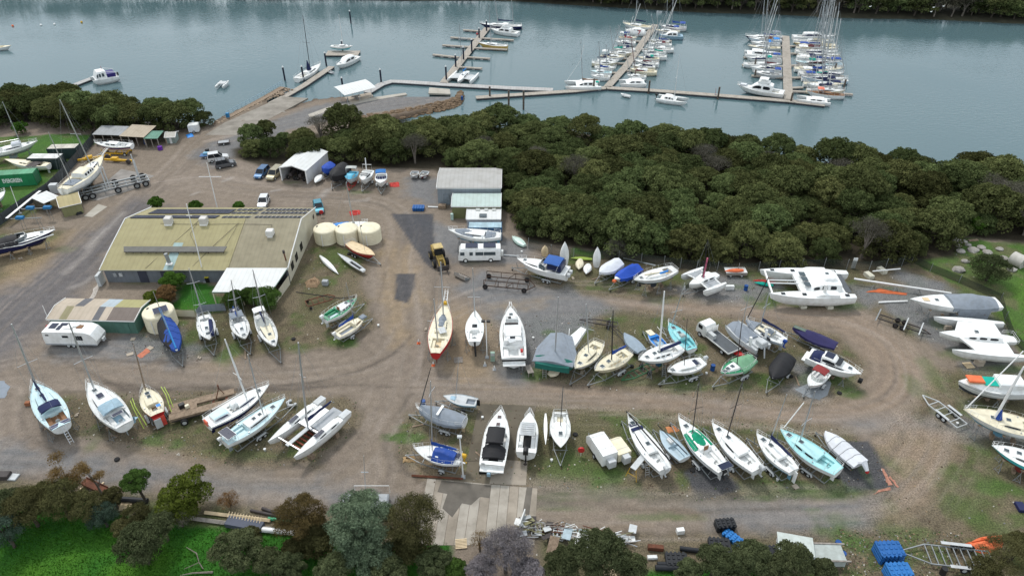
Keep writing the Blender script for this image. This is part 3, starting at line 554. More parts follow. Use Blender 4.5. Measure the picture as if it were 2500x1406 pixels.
for i,(u,v,zc,R_,k_) in enumerate([(110,1215,2.2,2.2,'SH'),(20,1240,2.4,2.4,'OL'),(275,1215,1.6,1.4,'SH'),(300,1290,1.5,1.3,'SH'),(610,1310,1.4,1.3,'SH'),(860,1330,2.4,2.4,'SI'),(945,1405,2.2,2.2,'OL'),(770,1300,2.2,2.0,'SH'),(1010,1340,2.0,2.2,'SH'),(1110,1395,1.4,1.5,'DG'),(1290,1400,2.2,1.8,'GY_'),(1540,1390,2.2,1.9,'OL'),(1680,1400,1.8,1.6,'OL'),(1790,1392,2.4,1.9,'OL'),(1890,1398,2.2,1.9,'OL'),(2400,1398,2.2,1.8,'SH'),(2490,1330,2.2,1.6,'SH')]):
 ftree('undergrowth_tree',('brown-green thicket crown beside the rusty tray','dark olive crown at the paddock corner','dull thicket crown behind the blue-green bush','low brown bush beside the broad paddock tree','thin brown bush beside the round paddock olive','silver-green crown filling out the large silvery wattle','dark olive crown low in the belt under the silvery wattle','dark brown crown between rust-brown sheoak and silvery wattle','brown crown low under the large sheoak','fresh green bush beside the concrete strips','grey leafless crown beside the grey-mauve tree','olive crown at the end of the scrap heap trees','olive crown in front of the lowest black pipe','olive crown between the black pontoon trees','olive crown before the gabled pontoon stack','wispy dark crown under the triple-axle trailer','wispy dark crown over the orange tarpaulin')[i],u,v,zc,R_,{'SH': SH,'OL': OL,'SI': SI,'DG': DG,'GY_': GY_}[k_],300 +i,8000,.085,thin=.6 if k_ in ('SH','SI') else 1.0)
# dead branch on the paddock
b=MB(); P3=[G(455,1335,.15),G(480,1350,.5),G(486,1372,.3),G(450,1388,.1)]; b.path(P3,[.03,.06,.05,.03],BARKP); b.path([G(486,1372,.3),G(496,1388,.1)],.05,BARKP)
b.path([G(440,1404,.1),G(470,1398,.2),G(520,1396,.15)],[.04,.07,.12],BARKP); tag(b.build('fallen_branch'),'bleached fallen branch lying on the paddock grass','branch')
# grass tufts as ground cover
rs=np.random.default_rng(12); n=26000; GP=[PX(LW[0]),PX(LW[4])]; xs=rs.uniform(-60,60,n*3); ys=rs.uniform(36,56,n*3)
ok=(sdf(xs,ys,GP[0]) > .2) | (sdf(xs,ys,GP[1]) > .2); xs=xs[ok][:n]; ys=ys[ok][:n]; k=len(xs); a=rs.uniform(0,6.28,k); w=rs.uniform(.03,.07,k); hh=rs.uniform(.08,.24,k)
V=np.stack([np.stack([xs -np.cos(a) *w,ys -np.sin(a) *w,np.zeros(k)],-1),np.stack([xs +np.cos(a) *w,ys +np.sin(a) *w,np.zeros(k)],-1),np.stack([xs +rs.normal(0,.05,k),ys +rs.normal(0,.05,k),hh],-1)],1).reshape(-1,3)
me=bpy.data.meshes.new('grass_tufts'); me.from_pydata(V.tolist(),[],np.arange(k*3).reshape(-1,3).tolist()); at=me.attributes.new('tint','FLOAT','POINT'); at.data.foreach_set('value',np.repeat(rs.uniform(0,1,k),3).astype(np.float32))
me.materials.append(leaf_mat((.014,.075,.006),(.06,.17,.015),'paddock_grass')); o=bpy.data.objects.new('grass_tufts',me); C.objects.link(o); tag(o,'short bright green grass growing over the paddock','grass',kind='stuff')
# ---------------------------------------------------------------- buildings and other structures
def corr(rgb,ax='X',sc=3.2,rough=.5,gr=.07,nm='corrugated_steel'): return mat(rgb,rough,gr,0,.6,(ax,sc),name=nm)
def frame(p0,p1):
 d=(p1 -p0); a=math.atan2(d.y,d.x); return a
def shed(name,label,fl,fr,depth,ze,zr,wall,roof,ridge=.5,over=.25,open_front=False,zb=None,cat='shed',along='x',split=None,door=None,trim=WM):
 """fl, fr: ground pixels of the near wall; ridge parallel to that wall (along x) or square to it (along y)"""
 p0=G(*fl); p1=G(*fr); a=frame(p0,p1); W=(p1 -p0).length; e=empty(name,(p0.x,p0.y,0),a,label,cat)
 D=depth; zb=zb or ze; b=MB(); T=.05
 if along == 'x':
  yr=D*ridge; zy=lambda y: ze +(zr -ze) *y/yr if y <= yr else zr +(zb -zr) *(y -yr) /(D -yr +1e-6)
  prof=[(0,ze),(yr,zr),(D,zb)]
  if not open_front: b.face([(0,0,0),(W,0,0),(W,0,ze),(0,0,ze)],wall)
  b.face([(W,D,0),(0,D,0),(0,D,zb),(W,D,zb)],wall)
  for x in (0,W):
   b.face([(x,0,0),(x,0,ze),(x,yr,zr),(x,D,zb),(x,D,0)],wall)
   b.face([(x,0,0),(x,D,0),(x,D,.02),(x,0,.02)],wall)
  b.build('wall',e,False); r=MB()
  segs=split or [(0,1,roof)]
  for x0,x1,m in segs:
   X0=x0*W -(over if x0 == 0 else 0); X1=x1*W +(over if x1 == 1 else 0)
   pr=[(-over,ze -over*(zr -ze) /yr),(yr,zr)] +([(D +over,zb -over*.2)] if yr < D -.1 else [])
   for i in range(len(pr) -1):
    (y0,z0),(y1,z1) =pr[i],pr[i +1]
    mm=m if not isinstance(m,tuple) else m[i]
    r.grid([[(X0,y0,z0 +.04),(X1,y0,z0 +.04)],[(X0,y1,z1 +.04),(X1,y1,z1 +.04)]],mm)
    r.grid([[(X0,y0,z0 +.04 -T),(X1,y0,z0 +.04 -T)],[(X0,y1,z1 +.04 -T),(X1,y1,z1 +.04 -T)]],mm)
  r.build('roof',e,False); t=MB()
  t.beam((-over,-over,ze -.1),(W +over,-over,ze -.1),.1,.12,trim)
  for x in (-over,W +over):
   t.beam((x,-over,ze +.02 -over*(zr -ze) /yr),(x,yr,zr +.06),.06,.16,trim)
   if yr < D -.1: t.beam((x,yr,zr +.06),(x,D +over,zb +.02),.06,.16,trim)
  t.build('gutter',e,False)
 else:
  xm=W/2
  if not open_front: b.face([(0,0,0),(W,0,0),(W,0,ze),(xm,0,zr),(0,0,ze)],wall)
  b.face([(W,D,0),(0,D,0),(0,D,ze),(xm,D,zr),(W,D,ze)],wall)
  for x in (0,W): b.face([(x,0,0),(x,D,0),(x,D,ze),(x,0,ze)],wall)
  b.build('wall',e,False); r=MB(); o_=over
  for x0,z0,x1,z1 in ((-o_,ze -.08,xm,zr),(xm,zr,W +o_,ze -.08)):
   for q in (.04,-.02): r.grid([[(x0,-o_,z0 +q),(x1,-o_,z1 +q)],[(x0,D +o_,z0 +q),(x1,D +o_,z1 +q)]],roof)
  r.build('roof',e,False); t=MB()
  t.beam((-o_,-o_,ze -.08),(xm,-o_,zr),.06,.2,trim); t.beam((xm,-o_,zr),(W +o_,-o_,ze -.08),.06,.2,trim)
  if open_front:
   for x in (.06,W -.06): t.box((x,-.03,ze/2),(.22,.16,ze -.06),trim)
  t.build('trim',e,False)
 if door:
  d=MB(); d.box(((door[0] +door[1]) /2*W,-.03,door[2] /2),((door[1] -door[0]) *W,.05,door[2]),door[3]); d.build('door',e,False)
 return e
KH=corr((.345,.305,.155),gr=.07); KB=corr((.285,.25,.165),gr=.1); LBL=corr((.33,.45,.44)); CRW=corr((.66,.62,.49),'Y'); GW=corr((.20,.22,.25)); WHR=corr((.72,.73,.72),gr=.04,rough=.4)
# main workshop building
e=empty('workshop_building',(-64.2,93.0,0),0,'long khaki-roofed workshop building with solar panels and cream end wall','building'); W_,D_=29.0,19.0
b=MB(); b.face([(0,0,0),(W_,0,0),(W_,0,2.7),(0,0,2.7)],GW); b.face([(0,D_,0),(W_,D_,0),(W_,D_,2.9),(0,D_,2.9)],GW)
b.face([(0,0,0),(0,0,2.7),(0,2.9,3.55),(0,10.6,5.45),(0,D_,2.95),(0,D_,0)],CRW); b.build('wall',e,False)
b=MB(); b.face([(W_,0,0),(W_,0,2.7),(W_,2.9,3.55),(W_,10.6,5.45),(W_,D_,2.95),(W_,D_,0)],CRW); o=b.build('end_wall',e,False)
w=MB()
for y in (1.6,4.2,7.4):
 w=MB(); w.box((W_ +.03,y +.6,1.7),(.06,1.3,1.3),GLS); w.build('window',e,False)
w=MB(); w.box((W_ +.03,17.2,2.2),(.06,.7,.7),GLS); w.build('window',e,False)
for x0,x1,m in ((5.2,6.6,NC),(8.8,10.2,NC),(20.4,21.8,NC)):
 w=MB(); w.box(((x0 +x1) /2,-.03,1.1),(x1 -x0,.06,2.2),mat((.05,.055,.08),.6,.05,name='dark_door')); w.build('door',e,False)
w=MB(); w.box((1.6,-.1,1.5),(.5,.2,.7),GREYP); w.box((2.5,-.1,1.5),(.5,.2,.6),LG); w.build('meter_box',e,False)
w=MB(); w.box((24.6,-.03,1.7),(2.6,.06,.9),GLS); w.build('window',e,False)
r=MB(); xb=19.7; KW=[(0,2.9,2.7 -.05,3.55),(2.9,10.6,3.55,5.45)]
for X0,X1,m in ((-.35,9.6,KH),(9.6,11.1,None),(11.1,xb,KH),(xb,W_ +.1,KB)):
 for yy0,yy1,z0,z1 in ((-.45,2.9,2.57,3.55),(2.9,5.2,3.55,4.12),(5.2,10.6,4.12,5.45)):
  mm=m or (LBL if yy1 < 6 else KH)
  r.grid([[(X0,yy0,z0 +.05),(X1,yy0,z0 +.05)],[(X0,yy1,z1 +.05),(X1,yy1,z1 +.05)]],mm)
 r.grid([[(X0,10.6,5.5),(X1,10.6,5.5)],[(X0,D_ +.3,2.9),(X1,D_ +.3,2.9)]],m or KH)
r.build('roof',e,False)
t=MB(); t.beam((-.4,-.48,2.55),(W_ +.1,-.48,2.55),.12,.14,mat((.25,.25,.2),.6,name='gutter_steel'))
for x in (-.38,W_ +.06): t.path([(x,-.45,2.63),(x,2.9,3.62),(x,10.6,5.56),(x,D_ +.3,2.98)],.09,WM,4)
t.beam((xb,.0,2.85),(xb,2.9,3.66),.12,.05,KH); t.beam((xb,2.9,3.66),(xb,10.6,5.58),.14,.05,KH); t.build('gutter',e,False)
t=MB(); t.beam((6.8,-.2,2.75),(12.2,10.3,5.5),.04,.03,STL); t.path([(12.0,9.5,5.32),(11.6,7,4.7),(13.5,4.2,4.0),(18,3.6,3.9),(19,9.6,5.4)],.025,STL); t.path([(6,9.4,5.3),(13,9.2,5.25),(18,9.3,5.3),(24.5,9.2,5.22),(24.5,8.6,5.1)],.025,STL); t.path([(18.8,9.4,5.3),(16,4,4.0),(14,.2,2.8)],.03,STL); t.build('cable',e)
def panel_row(x0,x1,n,y0,y1,fr,gap=.0):
 for i in range(n):
  a=x0 +(x1 -x0) *i/n +gap; c=x0 +(x1 -x0) *(i +1) /n -gap; z=lambda y: 5.5 -(y -10.6) *2.6/8.7 +.13
  p=MB(); p.grid([[(a,y0,z(y0)),(c,y0,z(y0))],[(a,y1,z(y1)),(c,y1,z(y1))]],SOL); p.grid([[(a -.03,y0 -.04,z(y0) -.03),(c +.03,y0 -.04,z(y0) -.03)],[(a -.03,y1 +.04,z(y1) -.03),(c +.03,y1 +.04,z(y1) -.03)]],fr); p.build('solar_panel',e,False)
panel_row(.2,14.6,14,10.9,12.9,STL,.02); panel_row(1.6,15.6,14,14.2,17.6,STL,.02)
panel_row(15.4,20.2,5,11.1,12.3,WM,.1); panel_row(15.8,20.4,5,14.2,15.5,WM,.1); panel_row(15.8,20.4,5,16.6,17.9,WM,.1)
panel_row(20.9,28.8,11,11.1,12.3,WM,.1); panel_row(20.9,28.8,11,14.2,15.5,WM,.1); panel_row(20.9,28.8,11,16.6,17.9,WM,.1)
for u,v in ((413,545),(499,545)):
 p=G(u,v,5.3); t=MB(); t.box((p.x +64.2,p.y -93,5.9),(1.15,1.15,1.05),mat((.55,.53,.5),.6,.06,name='cooler_case'),ch=.08); t.box((p.x +64.2,p.y -93 -.2,5.25),(1.2,.8,.3),WM); t.build('evaporative_cooler',e)
p=G(660,572,4.8); t=MB(); t.box((p.x +64.2,p.y -93,5.2),(1.15,1.1,.9),mat((.66,.65,.62),.6,.06,name='cooler_case'),ch=.08); t.box((p.x +64.2,p.y -93.2,4.6),(.8,.6,.4),WM); t.build('evaporative_cooler',e)
p=G(698,634,3.3); t=MB(); t.path([(p.x +64.2,p.y -93,3.1),(p.x +64.1,p.y -93,4.6)],.12,RS,8); t.path([(p.x +64.1,p.y -93,4.5),(p.x +64.1,p.y -93,5.0)],.2,STL,8); t.build('flue',e)
t=MB(); q0=G(296,622,4.0); q1=G(541,622,4.0)
t.grid([[(q0.x +64.2,2.7,4.0),(q1.x +64.2,2.7,4.0)],[(q0.x +63.9,3.6,4.45),(q1.x +64.6,3.6,4.45)]],mat((.15,.145,.13),.5,.1,name='baffle_steel')); t.grid([[(q0.x +64.2,2.7,3.9),(q1.x +64.2,2.7,3.9)],[(q0.x +63.9,3.65,4.38),(q1.x +64.6,3.65,4.38)]],STL)
for i in range(14): x=q0.x +64.4 +(q1.x -q0.x -.3) *i/13; t.beam((x,2.85,3.5),(x,2.85,4.0),.06,.06,STL)
t.build('roof_baffle',e,False)
t=MB(); p=G(413,640,3.4); t.path([(p.x +64.2,p.y -93,3.3),(p.x +64,p.y -92.9,4.9)],.3,GAL,8); t.box((p.x +64.3,p.y -93.3,3.25),(.9,.6,.2),WM); t.build('exhaust_duct',e)
# carport annex
e=empty('carport',(-45.0,86.8,0),0,'white-roofed open carport joined to the cream end of the workshop','carport')
b=MB(); b.grid([[(.0,0,2.45),(8.9,0,2.45)],[(.35,6.0,2.85),(9.9,6.0,2.85)]],WHR); b.grid([[(.0,0,2.38),(8.9,0,2.38)],[(.35,6.0,2.78),(9.9,6.0,2.78)]],WHR); b.build('roof',e,False)
b=MB(); b.beam((0,0,2.4),(8.9,0,2.4),.08,.14,mat((.12,.2,.17),.5,name='green_trim')); b.beam((8.9,0,2.42),(9.9,6,2.82),.08,.12,mat((.12,.2,.17),.5,name='green_trim')); b.build('gutter',e,False)
for x,y in ((.1,.1),(4.4,.1),(8.8,.1)):
 b=MB(); b.box((x,y,1.2),(.14,.14,2.38),CT); b.build('post',e,False)
b=MB(); b.grid([[(9.0,.2,0),(9.9,5.6,0)],[(9.0,.2,1.5),(9.9,5.6,1.7)]],CRW); b.build('side_wall',e,False)
b=MB(); b.face([(.2,5.5,0),(9.7,5.5,0),(9.7,5.5,2.6),(.2,5.5,2.6)],mat((.05,.055,.06),.9,name='painted_shade_wall')); b.build('rear_wall',e,False)  # near-black colour carries the shade under the carport roof
# green patched shed
cg=(.10,.21,.17); TAN=corr((.50,.42,.33)); DKR=corr((.12,.12,.13)); BRR=corr((.17,.135,.115)); OLR=corr((.27,.24,.13)); BLR=corr((.43,.50,.55)); OYR=corr((.38,.35,.16)); GWL=corr(cg,'X',3)
shed('green_shed','green-walled shed with a patchwork roof of tan, brown and grey sheets',(134,809),(338,814),4.6,2.45,2.9,GWL,TAN,ridge=.5,split=[(0,.13,TAN),(.13,.22,(OLR,TAN)),(.22,.33,(TAN,DKR)),(.33,.52,TAN),(.52,.60,(DKR,BLR)),(.60,.69,(TAN,BLR)),(.69,1,(BRR,OYR))],door=(.76,.92,1.9,mat((.09,.19,.155),.6,name='green_door')))
BSR=corr((.43,.42,.40)); BSW=corr((.27,.31,.35),'X',3)
e=shed('storage_shed','large pale grey gabled steel shed in front of the mangroves',(1070,500),(1223,500),8.2,3.6,4.3,BSW,BSR,door=(.085,.18,2.3,mat((.22,.26,.3),.6,name='grey_door')),over=.15)
shed('workshop_shed','olive steel shed with a pale mint roof against the large grey shed',(1105,534),(1222,534),4.9,2.6,3.2,corr((.17,.18,.08),'X',3),corr((.50,.60,.56)),over=.15)
e=shed('site_shed','low white shed with skylights between the mint-roofed shed and the container',(1140,559),(1222,559),3.9,2.0,2.35,corr((.5,.5,.52),'X',3),WHR,over=.1)
for x0,y0,w_,d_ in ((1.6,2.6,.7,.8),(3.1,2.6,.65,.8),(4.5,2.6,.65,.8)):
 t=MB(); t.box((x0 +.3,y0 +.2,2.40),(w_,d_,.06),CLR); t.build('skylight',e,False)
t=MB(); t.box((2.9,1.0,2.27),(1.3,1.4,.06),GL2); t.build('skylight',e,False)
def container(label,fl,fr,depth,col,roofc=None,hh=2.5,text=None,tc=WH,name='shipping_container'):
 m=mat(col,.5,.14,0,.5,('X',2.2),name='container_steel'); rm=mat(roofc or col,.6,.2,0,.5,('X',2.2),name='container_roof')
 p0=G(*fl); p1=G(*fr); a=frame(p0,p1); W=(p1 -p0).length; e=empty(name,(p0.x,p0.y,0),a,label,'container')
 b=MB(); b.box((W/2,depth/2,hh/2 +.1),(W,depth,hh),m)
 b.build('body',e,False); b=MB(); b.box((W/2,depth/2,hh +.125),(W -.1,depth -.1,.05),rm); b.build('roof',e,False)
 b=MB()
 for x in (0,W):
  for y in (0,depth): b.box((x,y,hh/2 +.12),(.16,.16,hh +.08),mat(tuple(c*.8 for c in col),.5,name='corner_post'))
 b.build('corner_post',e,False); b=MB()
 for y in (.5,1.0,1.5,2.0):
  if y < depth: b.tube((W +.04,y*depth/2.5,.3),(W +.04,y*depth/2.5,hh),.03,GAL,5)
 b.build('lock_bar',e)
 if text:
  cu=bpy.data.curves.new('lettering','FONT'); cu.body=text; cu.size=1.15; cu.extrude=.01; cu.align_x='CENTER'; cu.offset=.03
  o=bpy.data.objects.new('lettering_curve',cu); C.objects.link(o); bpy.context.view_layer.update()
  me=bpy.data.meshes.new_from_object(o.evaluated_get(bpy.context.evaluated_depsgraph_get())); C.objects.unlink(o); bpy.data.objects.remove(o)
  me.materials.clear(); me.materials.append(tc); l=bpy.data.objects.new('lettering',me); C.objects.link(l); l.parent=e; l.location=(W*.53,-.035,1.0); l.rotation_euler=(math.pi/2,0,0); l.scale=(.58,1,1)
 return e
e=container('blue shipping container with faded blue and white roof beside the long ketch',(1145,588),(1225,588),1.9,(.04,.13,.27),(.42,.58,.66))
container('green shipping container with white block lettering on the grass',(-25,461),(91,453),2.4,(.02,.22,.09),(.11,.34,.19),text='EVERGREEN')
container('dark green container with a half white, half beige roof on the grass',(124,390),(192,388),2.3,(.025,.05,.05),(.62,.58,.5),2.3)
container('dark-sided container with a bright white roof behind the old beige sloop',(76,415),(150,415),2.4,(.03,.05,.05),(.78,.78,.76),2.4)
# gabled white shelter with tractors
e=shed('boat_shed','white open-fronted gabled shed with tractors parked inside',(689,441),(752,449),9.2,2.9,3.6,corr((.62,.63,.64),'Y',3),WHR,open_front=True,along='y',over=.15)
SHR=e.rotation_euler.z; SHL=e.location.copy()
# open lean-to sheds
def leanto(label,fl,fr,depth,zf,zb_,roof,posts=3,name='lean_to_shed',back=None):
 p0=G(*fl); p1=G(*fr); a=frame(p0,p1); W=(p1 -p0).length; e=empty(name,(p0.x,p0.y,0),a,label,'shed'); b=MB()
 for q in (0,-.06): b.grid([[(-.2,-.2,zf +q),(W +.2,-.2,zf +q)],[(-.2,depth,zb_ +q),(W +.2,depth,zb_ +q)]],roof)
 b.build('roof',e,False); b=MB(); bk=back or mat((.09,.08,.06),.9,.2,name='shed_wall'); b.box((W/2,depth -.05,zb_/2 -.05),(W,.08,zb_ -.1),bk); b.box((0,depth/2,zf/2 -.1),(.08,depth*.96,zf -.25),bk); b.build('wall',e,False)
 for i in range(posts):
  t=MB(); t.box((W*i/(posts -1),.02,zf/2 -.04),(.14,.14,zf -.1),TIG); t.build('post',e,False)
 return e
leanto('grey-roofed open shed behind the white sloop with blue stripe',(236,352),(300,354),4.0,2.3,2.7,corr((.33,.34,.35)),4)
leanto('tan-roofed open shed joined between the grey and the green roofed ones',(302,357),(358,360),5.2,2.4,2.9,corr((.44,.37,.28)),4)
leanto('small open shed with green roof and timber posts',(360,361),(390,361),3.4,2.2,2.5,corr((.12,.27,.20)),3)
shed('garden_shed','tiny grey shed with pale roof beside the road',(409,351),(430,350),2.6,1.6,2.1,corr((.25,.3,.28),'X',3),corr((.5,.47,.42)),door=(.35,.6,1.3,WH2))
shed('tin_shed','khaki tin shed with half white gabled roof beside the road',(158,531),(205,520),4.6,2.2,2.9,corr((.26,.26,.13),'X',3),corr((.44,.37,.19)),ridge=.5)
leanto('white lean-to roof joined to the khaki tin shed',(118,520),(152,505),3.8,2.1,2.3,WHR,2)
# open shelter on the causeway
p0=G(847,253); p1=G(905,238); a=frame(p0,p1); W=(p1 -p0).length
e=empty('picnic_shelter',(p0.x,p0.y,0),a,'white curved-roof picnic shelter on the causeway','shelter'); b=MB(); rows=[]
for i in range(9):
 t=i/8; y=-1.2 +5.2*t; rows.append([(-1.0,y,2.6 +.75*math.sin(t*math.pi*.55)),(W +1.2,y,2.6 +.75*math.sin(t*math.pi*.55))])
b.grid(rows,WHR); b.grid([[(x,y,z -.06) for x,y,z in r_] for r_ in rows],WHR); b.build('roof',e)
for x in (0,W/2,W):
 for y in (-.6,3): t=MB(); t.tube((x,y,0),(x,y,2.7 if y < 0 else 3.2),.07,LG,6); t.build('post',e)
t=MB(); t.box((W/2,1.2,.75),(2.2,.9,.06),TIG); t.box((W/2,.4,.45),(2.2,.3,.05),TIG); t.box((W/2,2.0,.45),(2.2,.3,.05),TIG); t.box((W/2,1.2,.36),(.3,1.4,.7),GAL); tb=t.build('picnic_table',None,False,loc=(p0.x,p0.y,.02),rz=a); tag(tb,'grey picnic table under the white curved shelter','table')
def slab(name,pts,z=.05,m=CONC,th=.4,wl=None):
 P_=[G(u,v,z) for u,v in pts]; b=MB(); b.face(P_,m); n=len(P_)
 for i in range(n): q,r_=P_[i],P_[(i +1) % n]; b.face([r_,q,q -Vector((0,0,th)),r_ -Vector((0,0,th))],m)
 return struct(b.build(name,None,False))
slab('shelter_slab',[(840,238),(905,226),(912,236),(860,252)],.03)
CONC2=mat((.34,.295,.24),.9,.2,scale=.35,name='stained_concrete'); CONC3=mat((.125,.105,.075),.8,.2,scale=.3,name='wet_concrete'); CL=mat((.375,.34,.29),.9,.17,scale=.5,name='pale_concrete')
CTR=mat((.40,.37,.32),.9,.1,scale=.5,name='path_concrete')
slab('concrete_path',[(752,280),(800,262),(850,250),(920,237),(990,227),(994,231),(925,243),(855,257),(805,270),(757,287)],.02,CTR)
slab('concrete_pad',[(1048,214),(1098,218),(1100,230),(1046,228)],.03,CTR)
slab('concrete_pad',[(255,447),(296,413),(376,429),(325,463),(240,489),(205,487)],.03,mat((.27,.25,.23),.9,.15,scale=.4,name='slab_concrete'))
slab('concrete_pad',[(262,505),(225,530),(205,528),(240,498)],.03,CTR)
slab('washdown_slab',[(1170,985),(1310,990),(1262,1128),(1140,1125),(1158,1040)],.03,CONC3)
slab('washdown_slab',[(1206,1120),(1288,1126),(1284,1184),(1195,1180)],.035,CONC2)
slab('washdown_slab',[(1140,1126),(1205,1126),(1194,1184),(1055,1166),(1060,1160),(1138,1158)],.025,mat((.17,.145,.105),.85,.2,scale=.3,name='damp_concrete'))
cols=[CL,CONC2,CL,CONC2,CL,CL,CONC2,CL,CL,CONC2,CL,CONC2]
for i in range(12):
 a0=1043 +i*22.6; a1=a0 +21.6; yt=1168 +i*2.0 if i < 7 else 1180 +(i -6) *2; k0=-.18*(a0 -1250) /1250
 f=lambda u,v: (u +(u -1250) *(v -1170) /1700 -(v -1170) *.09,v)
 slab('concrete_strip',[f(a0,yt),f(a1,yt +1.5),f(a1,1330),f(a0,1330)],.03 +.002*(i % 3),cols[i])
WET=mat((.12,.105,.085),.6,.2,scale=.5,name='wet_stain')
slab('wet_concrete',[(1078,1172),(1198,1184),(1196,1215),(1172,1212),(1150,1232),(1128,1228),(1104,1262),(1080,1240),(1092,1205),(1068,1200)],.042,WET,.004); slab('wet_concrete',[(1286,1188),(1300,1190),(1292,1258),(1276,1250)],.042,WET,.004)
slab('boat_ramp',[(548,300),(690,236),(752,240),(640,300),(575,330),(500,330)],.02,mat((.27,.245,.21),.9,.2,scale=.3,name='ramp_concrete'))
rb=[G(560,292,.03),G(660,252,.03),G(735,232,-1.3),G(785,252,-1.3),G(600,318,.03)]
bb=MB(); bb.face([G(655,268,.0),G(668,255,.0),G(735,236,-1.4),G(765,246,-1.4),G(700,276,0)],mat((.22,.2,.17),.9,.2,scale=.3,name='ramp_toe')); struct(bb.build('ramp_toe',None,False))
# stone revetment at the tip of the causeway and shore rocks
ROCK=mat((.19,.13,.08),.95,.25,scale=.8,name='rock',bump=3); ROCKG=mat((.36,.34,.31),.95,.2,scale=.8,name='pale_rock',bump=3)
def rocks(name,label,cs,rmin,rmax,m,seed,stuff=True,group=None):
 r=random.Random(seed); b=MB()
 for (x,y,z) in cs:
  s=r.uniform(rmin,rmax); o_=r.uniform(0,3); rows=[]
  for i in range(5):
   ph=math.pi*i/4; rows.append([(x +math.sin(ph) *math.cos(t +o_) *s*r.uniform(.7,1.2),y +math.sin(ph) *math.sin(t +o_) *s*r.uniform(.7,1.2),z +math.cos(ph) *s*.6) for t in [k*1.2566 for k in range(5)]])
  b.grid(rows,m,True)
 return tag(b.build(name,None,False),label,'rocks',group,'stuff')
r_=random.Random(3); cs=[]
line=[(800,298),(860,291),(930,282),(1000,270),(1060,257),(1108,246),(1122,236),(1126,226)]
for i in range(620):
 t=r_.uniform(0,len(line) -1.001); k=int(t); q=t -k; u=line[k][0] *(1 -q) +line[k +1][0] *q; v=line[k][1] *(1 -q) +line[k +1][1] *q; dv=r_.uniform(-6,10); p=G(u +r_.uniform(-3,3),v +dv,0); cs.append((p.x,p.y,-.1 -max(0,dv) *.09))
rocks('rock_revetment','brown stone revetment along the causeway edge and its tip',cs,.3,.75,ROCK,3)
cs=[]
for i in range(150):
 p=G(r_.uniform(535,720),0,0); t=r_.uniform(0,1); p=G(520 +190*t +r_.uniform(-6,6),306 -90*t +r_.uniform(-4,3),0); cs.append((p.x,p.y,-.1))
rocks('shore_rocks','loose rubble beside the ramp and its blue handrail',cs,.2,.5,mat((.33,.25,.18),.95,.2,scale=.8,name='rubble',bump=3),8)
for i,(u,v,s) in enumerate([(2335,588,.9),(2352,592,.7),(2345,615,.8),(2375,612,1.0),(2395,606,.8),(2410,618,.9),(2340,660,1.1),(2422,640,.7),(2450,632,.8),(2395,632,.6),(2364,600,.6),(2440,610,.7),(2470,660,.8),(2340,602,.6),(2356,640,.7)]):
 c=G(u,v); r=random.Random(i); b=MB(); rows=[]
 for k in range(6):
  ph=math.pi*k/5; rows.append([(math.sin(ph) *math.cos(t) *s*r.uniform(.8,1.2),math.sin(ph) *math.sin(t) *s*r.uniform(.6,1),math.cos(ph) *s*.45) for t in [j*.898 for j in range(7)]])
 b.grid(rows,ROCKG,True); tag(b.build('boulder',None,False,loc=(c.x,c.y,.15)),'pale boulder on the grass bank between the mangroves and the thorn bush','boulder','boulders on the grass bank')
c=G(2486,636,.9); b=MB(); b.lathe((0,0,0),[(.95,-1),(1.1,-1),(1.1,1),(.95,1),(.9,.9),(.9,-1)],mat((.5,.48,.44),.9,.1,name='pipe_concrete'),20,'y'); tag(b.build('concrete_pipe',None,loc=(c.x,c.y,.95),rz=.5),'large hollow concrete drain pipe on the grass bank','pipe')
# ---------------------------------------------------------------- jetties
PLK=mat((.40,.36,.31),.85,.12,0,.8,('X',2.5),name='deck_planks'); PLG=mat((.44,.43,.42),.85,.1,0,.8,('X',2.5),name='grey_planks'); FLT=mat((.05,.06,.08),.7,.1,name='float'); BRN=mat((.20,.17,.14),.85,.15,scale=1.2,name='timber_edge')
def strip(b,P_,w,z,m,th=.25,z0=None):
 n=len(P_); Ls=[]
 for i in range(n):
  d=(P_[min(i +1,n -1)] -P_[max(i -1,0)]); d.z=0; d.normalize(); nr=Vector((-d.y,d.x,0)) *w/2; zz=z if not isinstance(z,list) else z[i]
  q=P_[i]; Ls.append([Vector((q.x,q.y,zz)) +nr,Vector((q.x,q.y,zz)) -nr,Vector((q.x,q.y,zz -th)) -nr,Vector((q.x,q.y,zz -th)) +nr])
 b.grid(Ls,m,True,True)
def jetty(name,label,pts,w,m=PLK,z=-.35,fingers=(),cat='jetty',fw=1.0):
 P_=[G(u,v,-.35) for u,v in pts]; o=P_[0].copy(); o.z=0; e=empty(name,o,0,label,cat); b=MB(); Q=[p -o for p in P_]
 strip(b,Q,w,z,m,.16); b.build('deck',e,False); b=MB()
 for i in range(len(Q) -1):
  d=Q[i +1] -Q[i]; l=d.length; a=math.atan2(d.y,d.x); c=Q[i] +d*.5; b.box((c.x,c.y,-.72),(l -.2,w*.86,.5),FLT,a)
 b.build('floats',e,False)
 for (u0,v0,u1,v1) in fingers:
  f0=G(u0,v0,-.35) -o; f1=G(u1,v1,-.35) -o; f=MB(); strip(f,[f0,f1],fw,-.34,PLK,.3); d=f1 -f0; a=math.atan2(d.y,d.x)
  for k in range(3): c=f0 +d*((k +.6) /3.2); f.box((c.x,c.y,-.76),(1.3,fw*.85,.3),FLT,a)
  f.build('finger',e,False)
 return e
jetty('jetty','grey planked walkway from the causeway tip curving out over the water',[(896,226),(930,206),(955,198.5),(985,199.5),(1100,207),(1250,215),(1350,219)],2.3,PLG)
jetty('jetty','long pontoon with two arms between the causeway and the crowded berths',[(1162,238),(1285,229.5),(1400,222),(1480,214)],2.0)
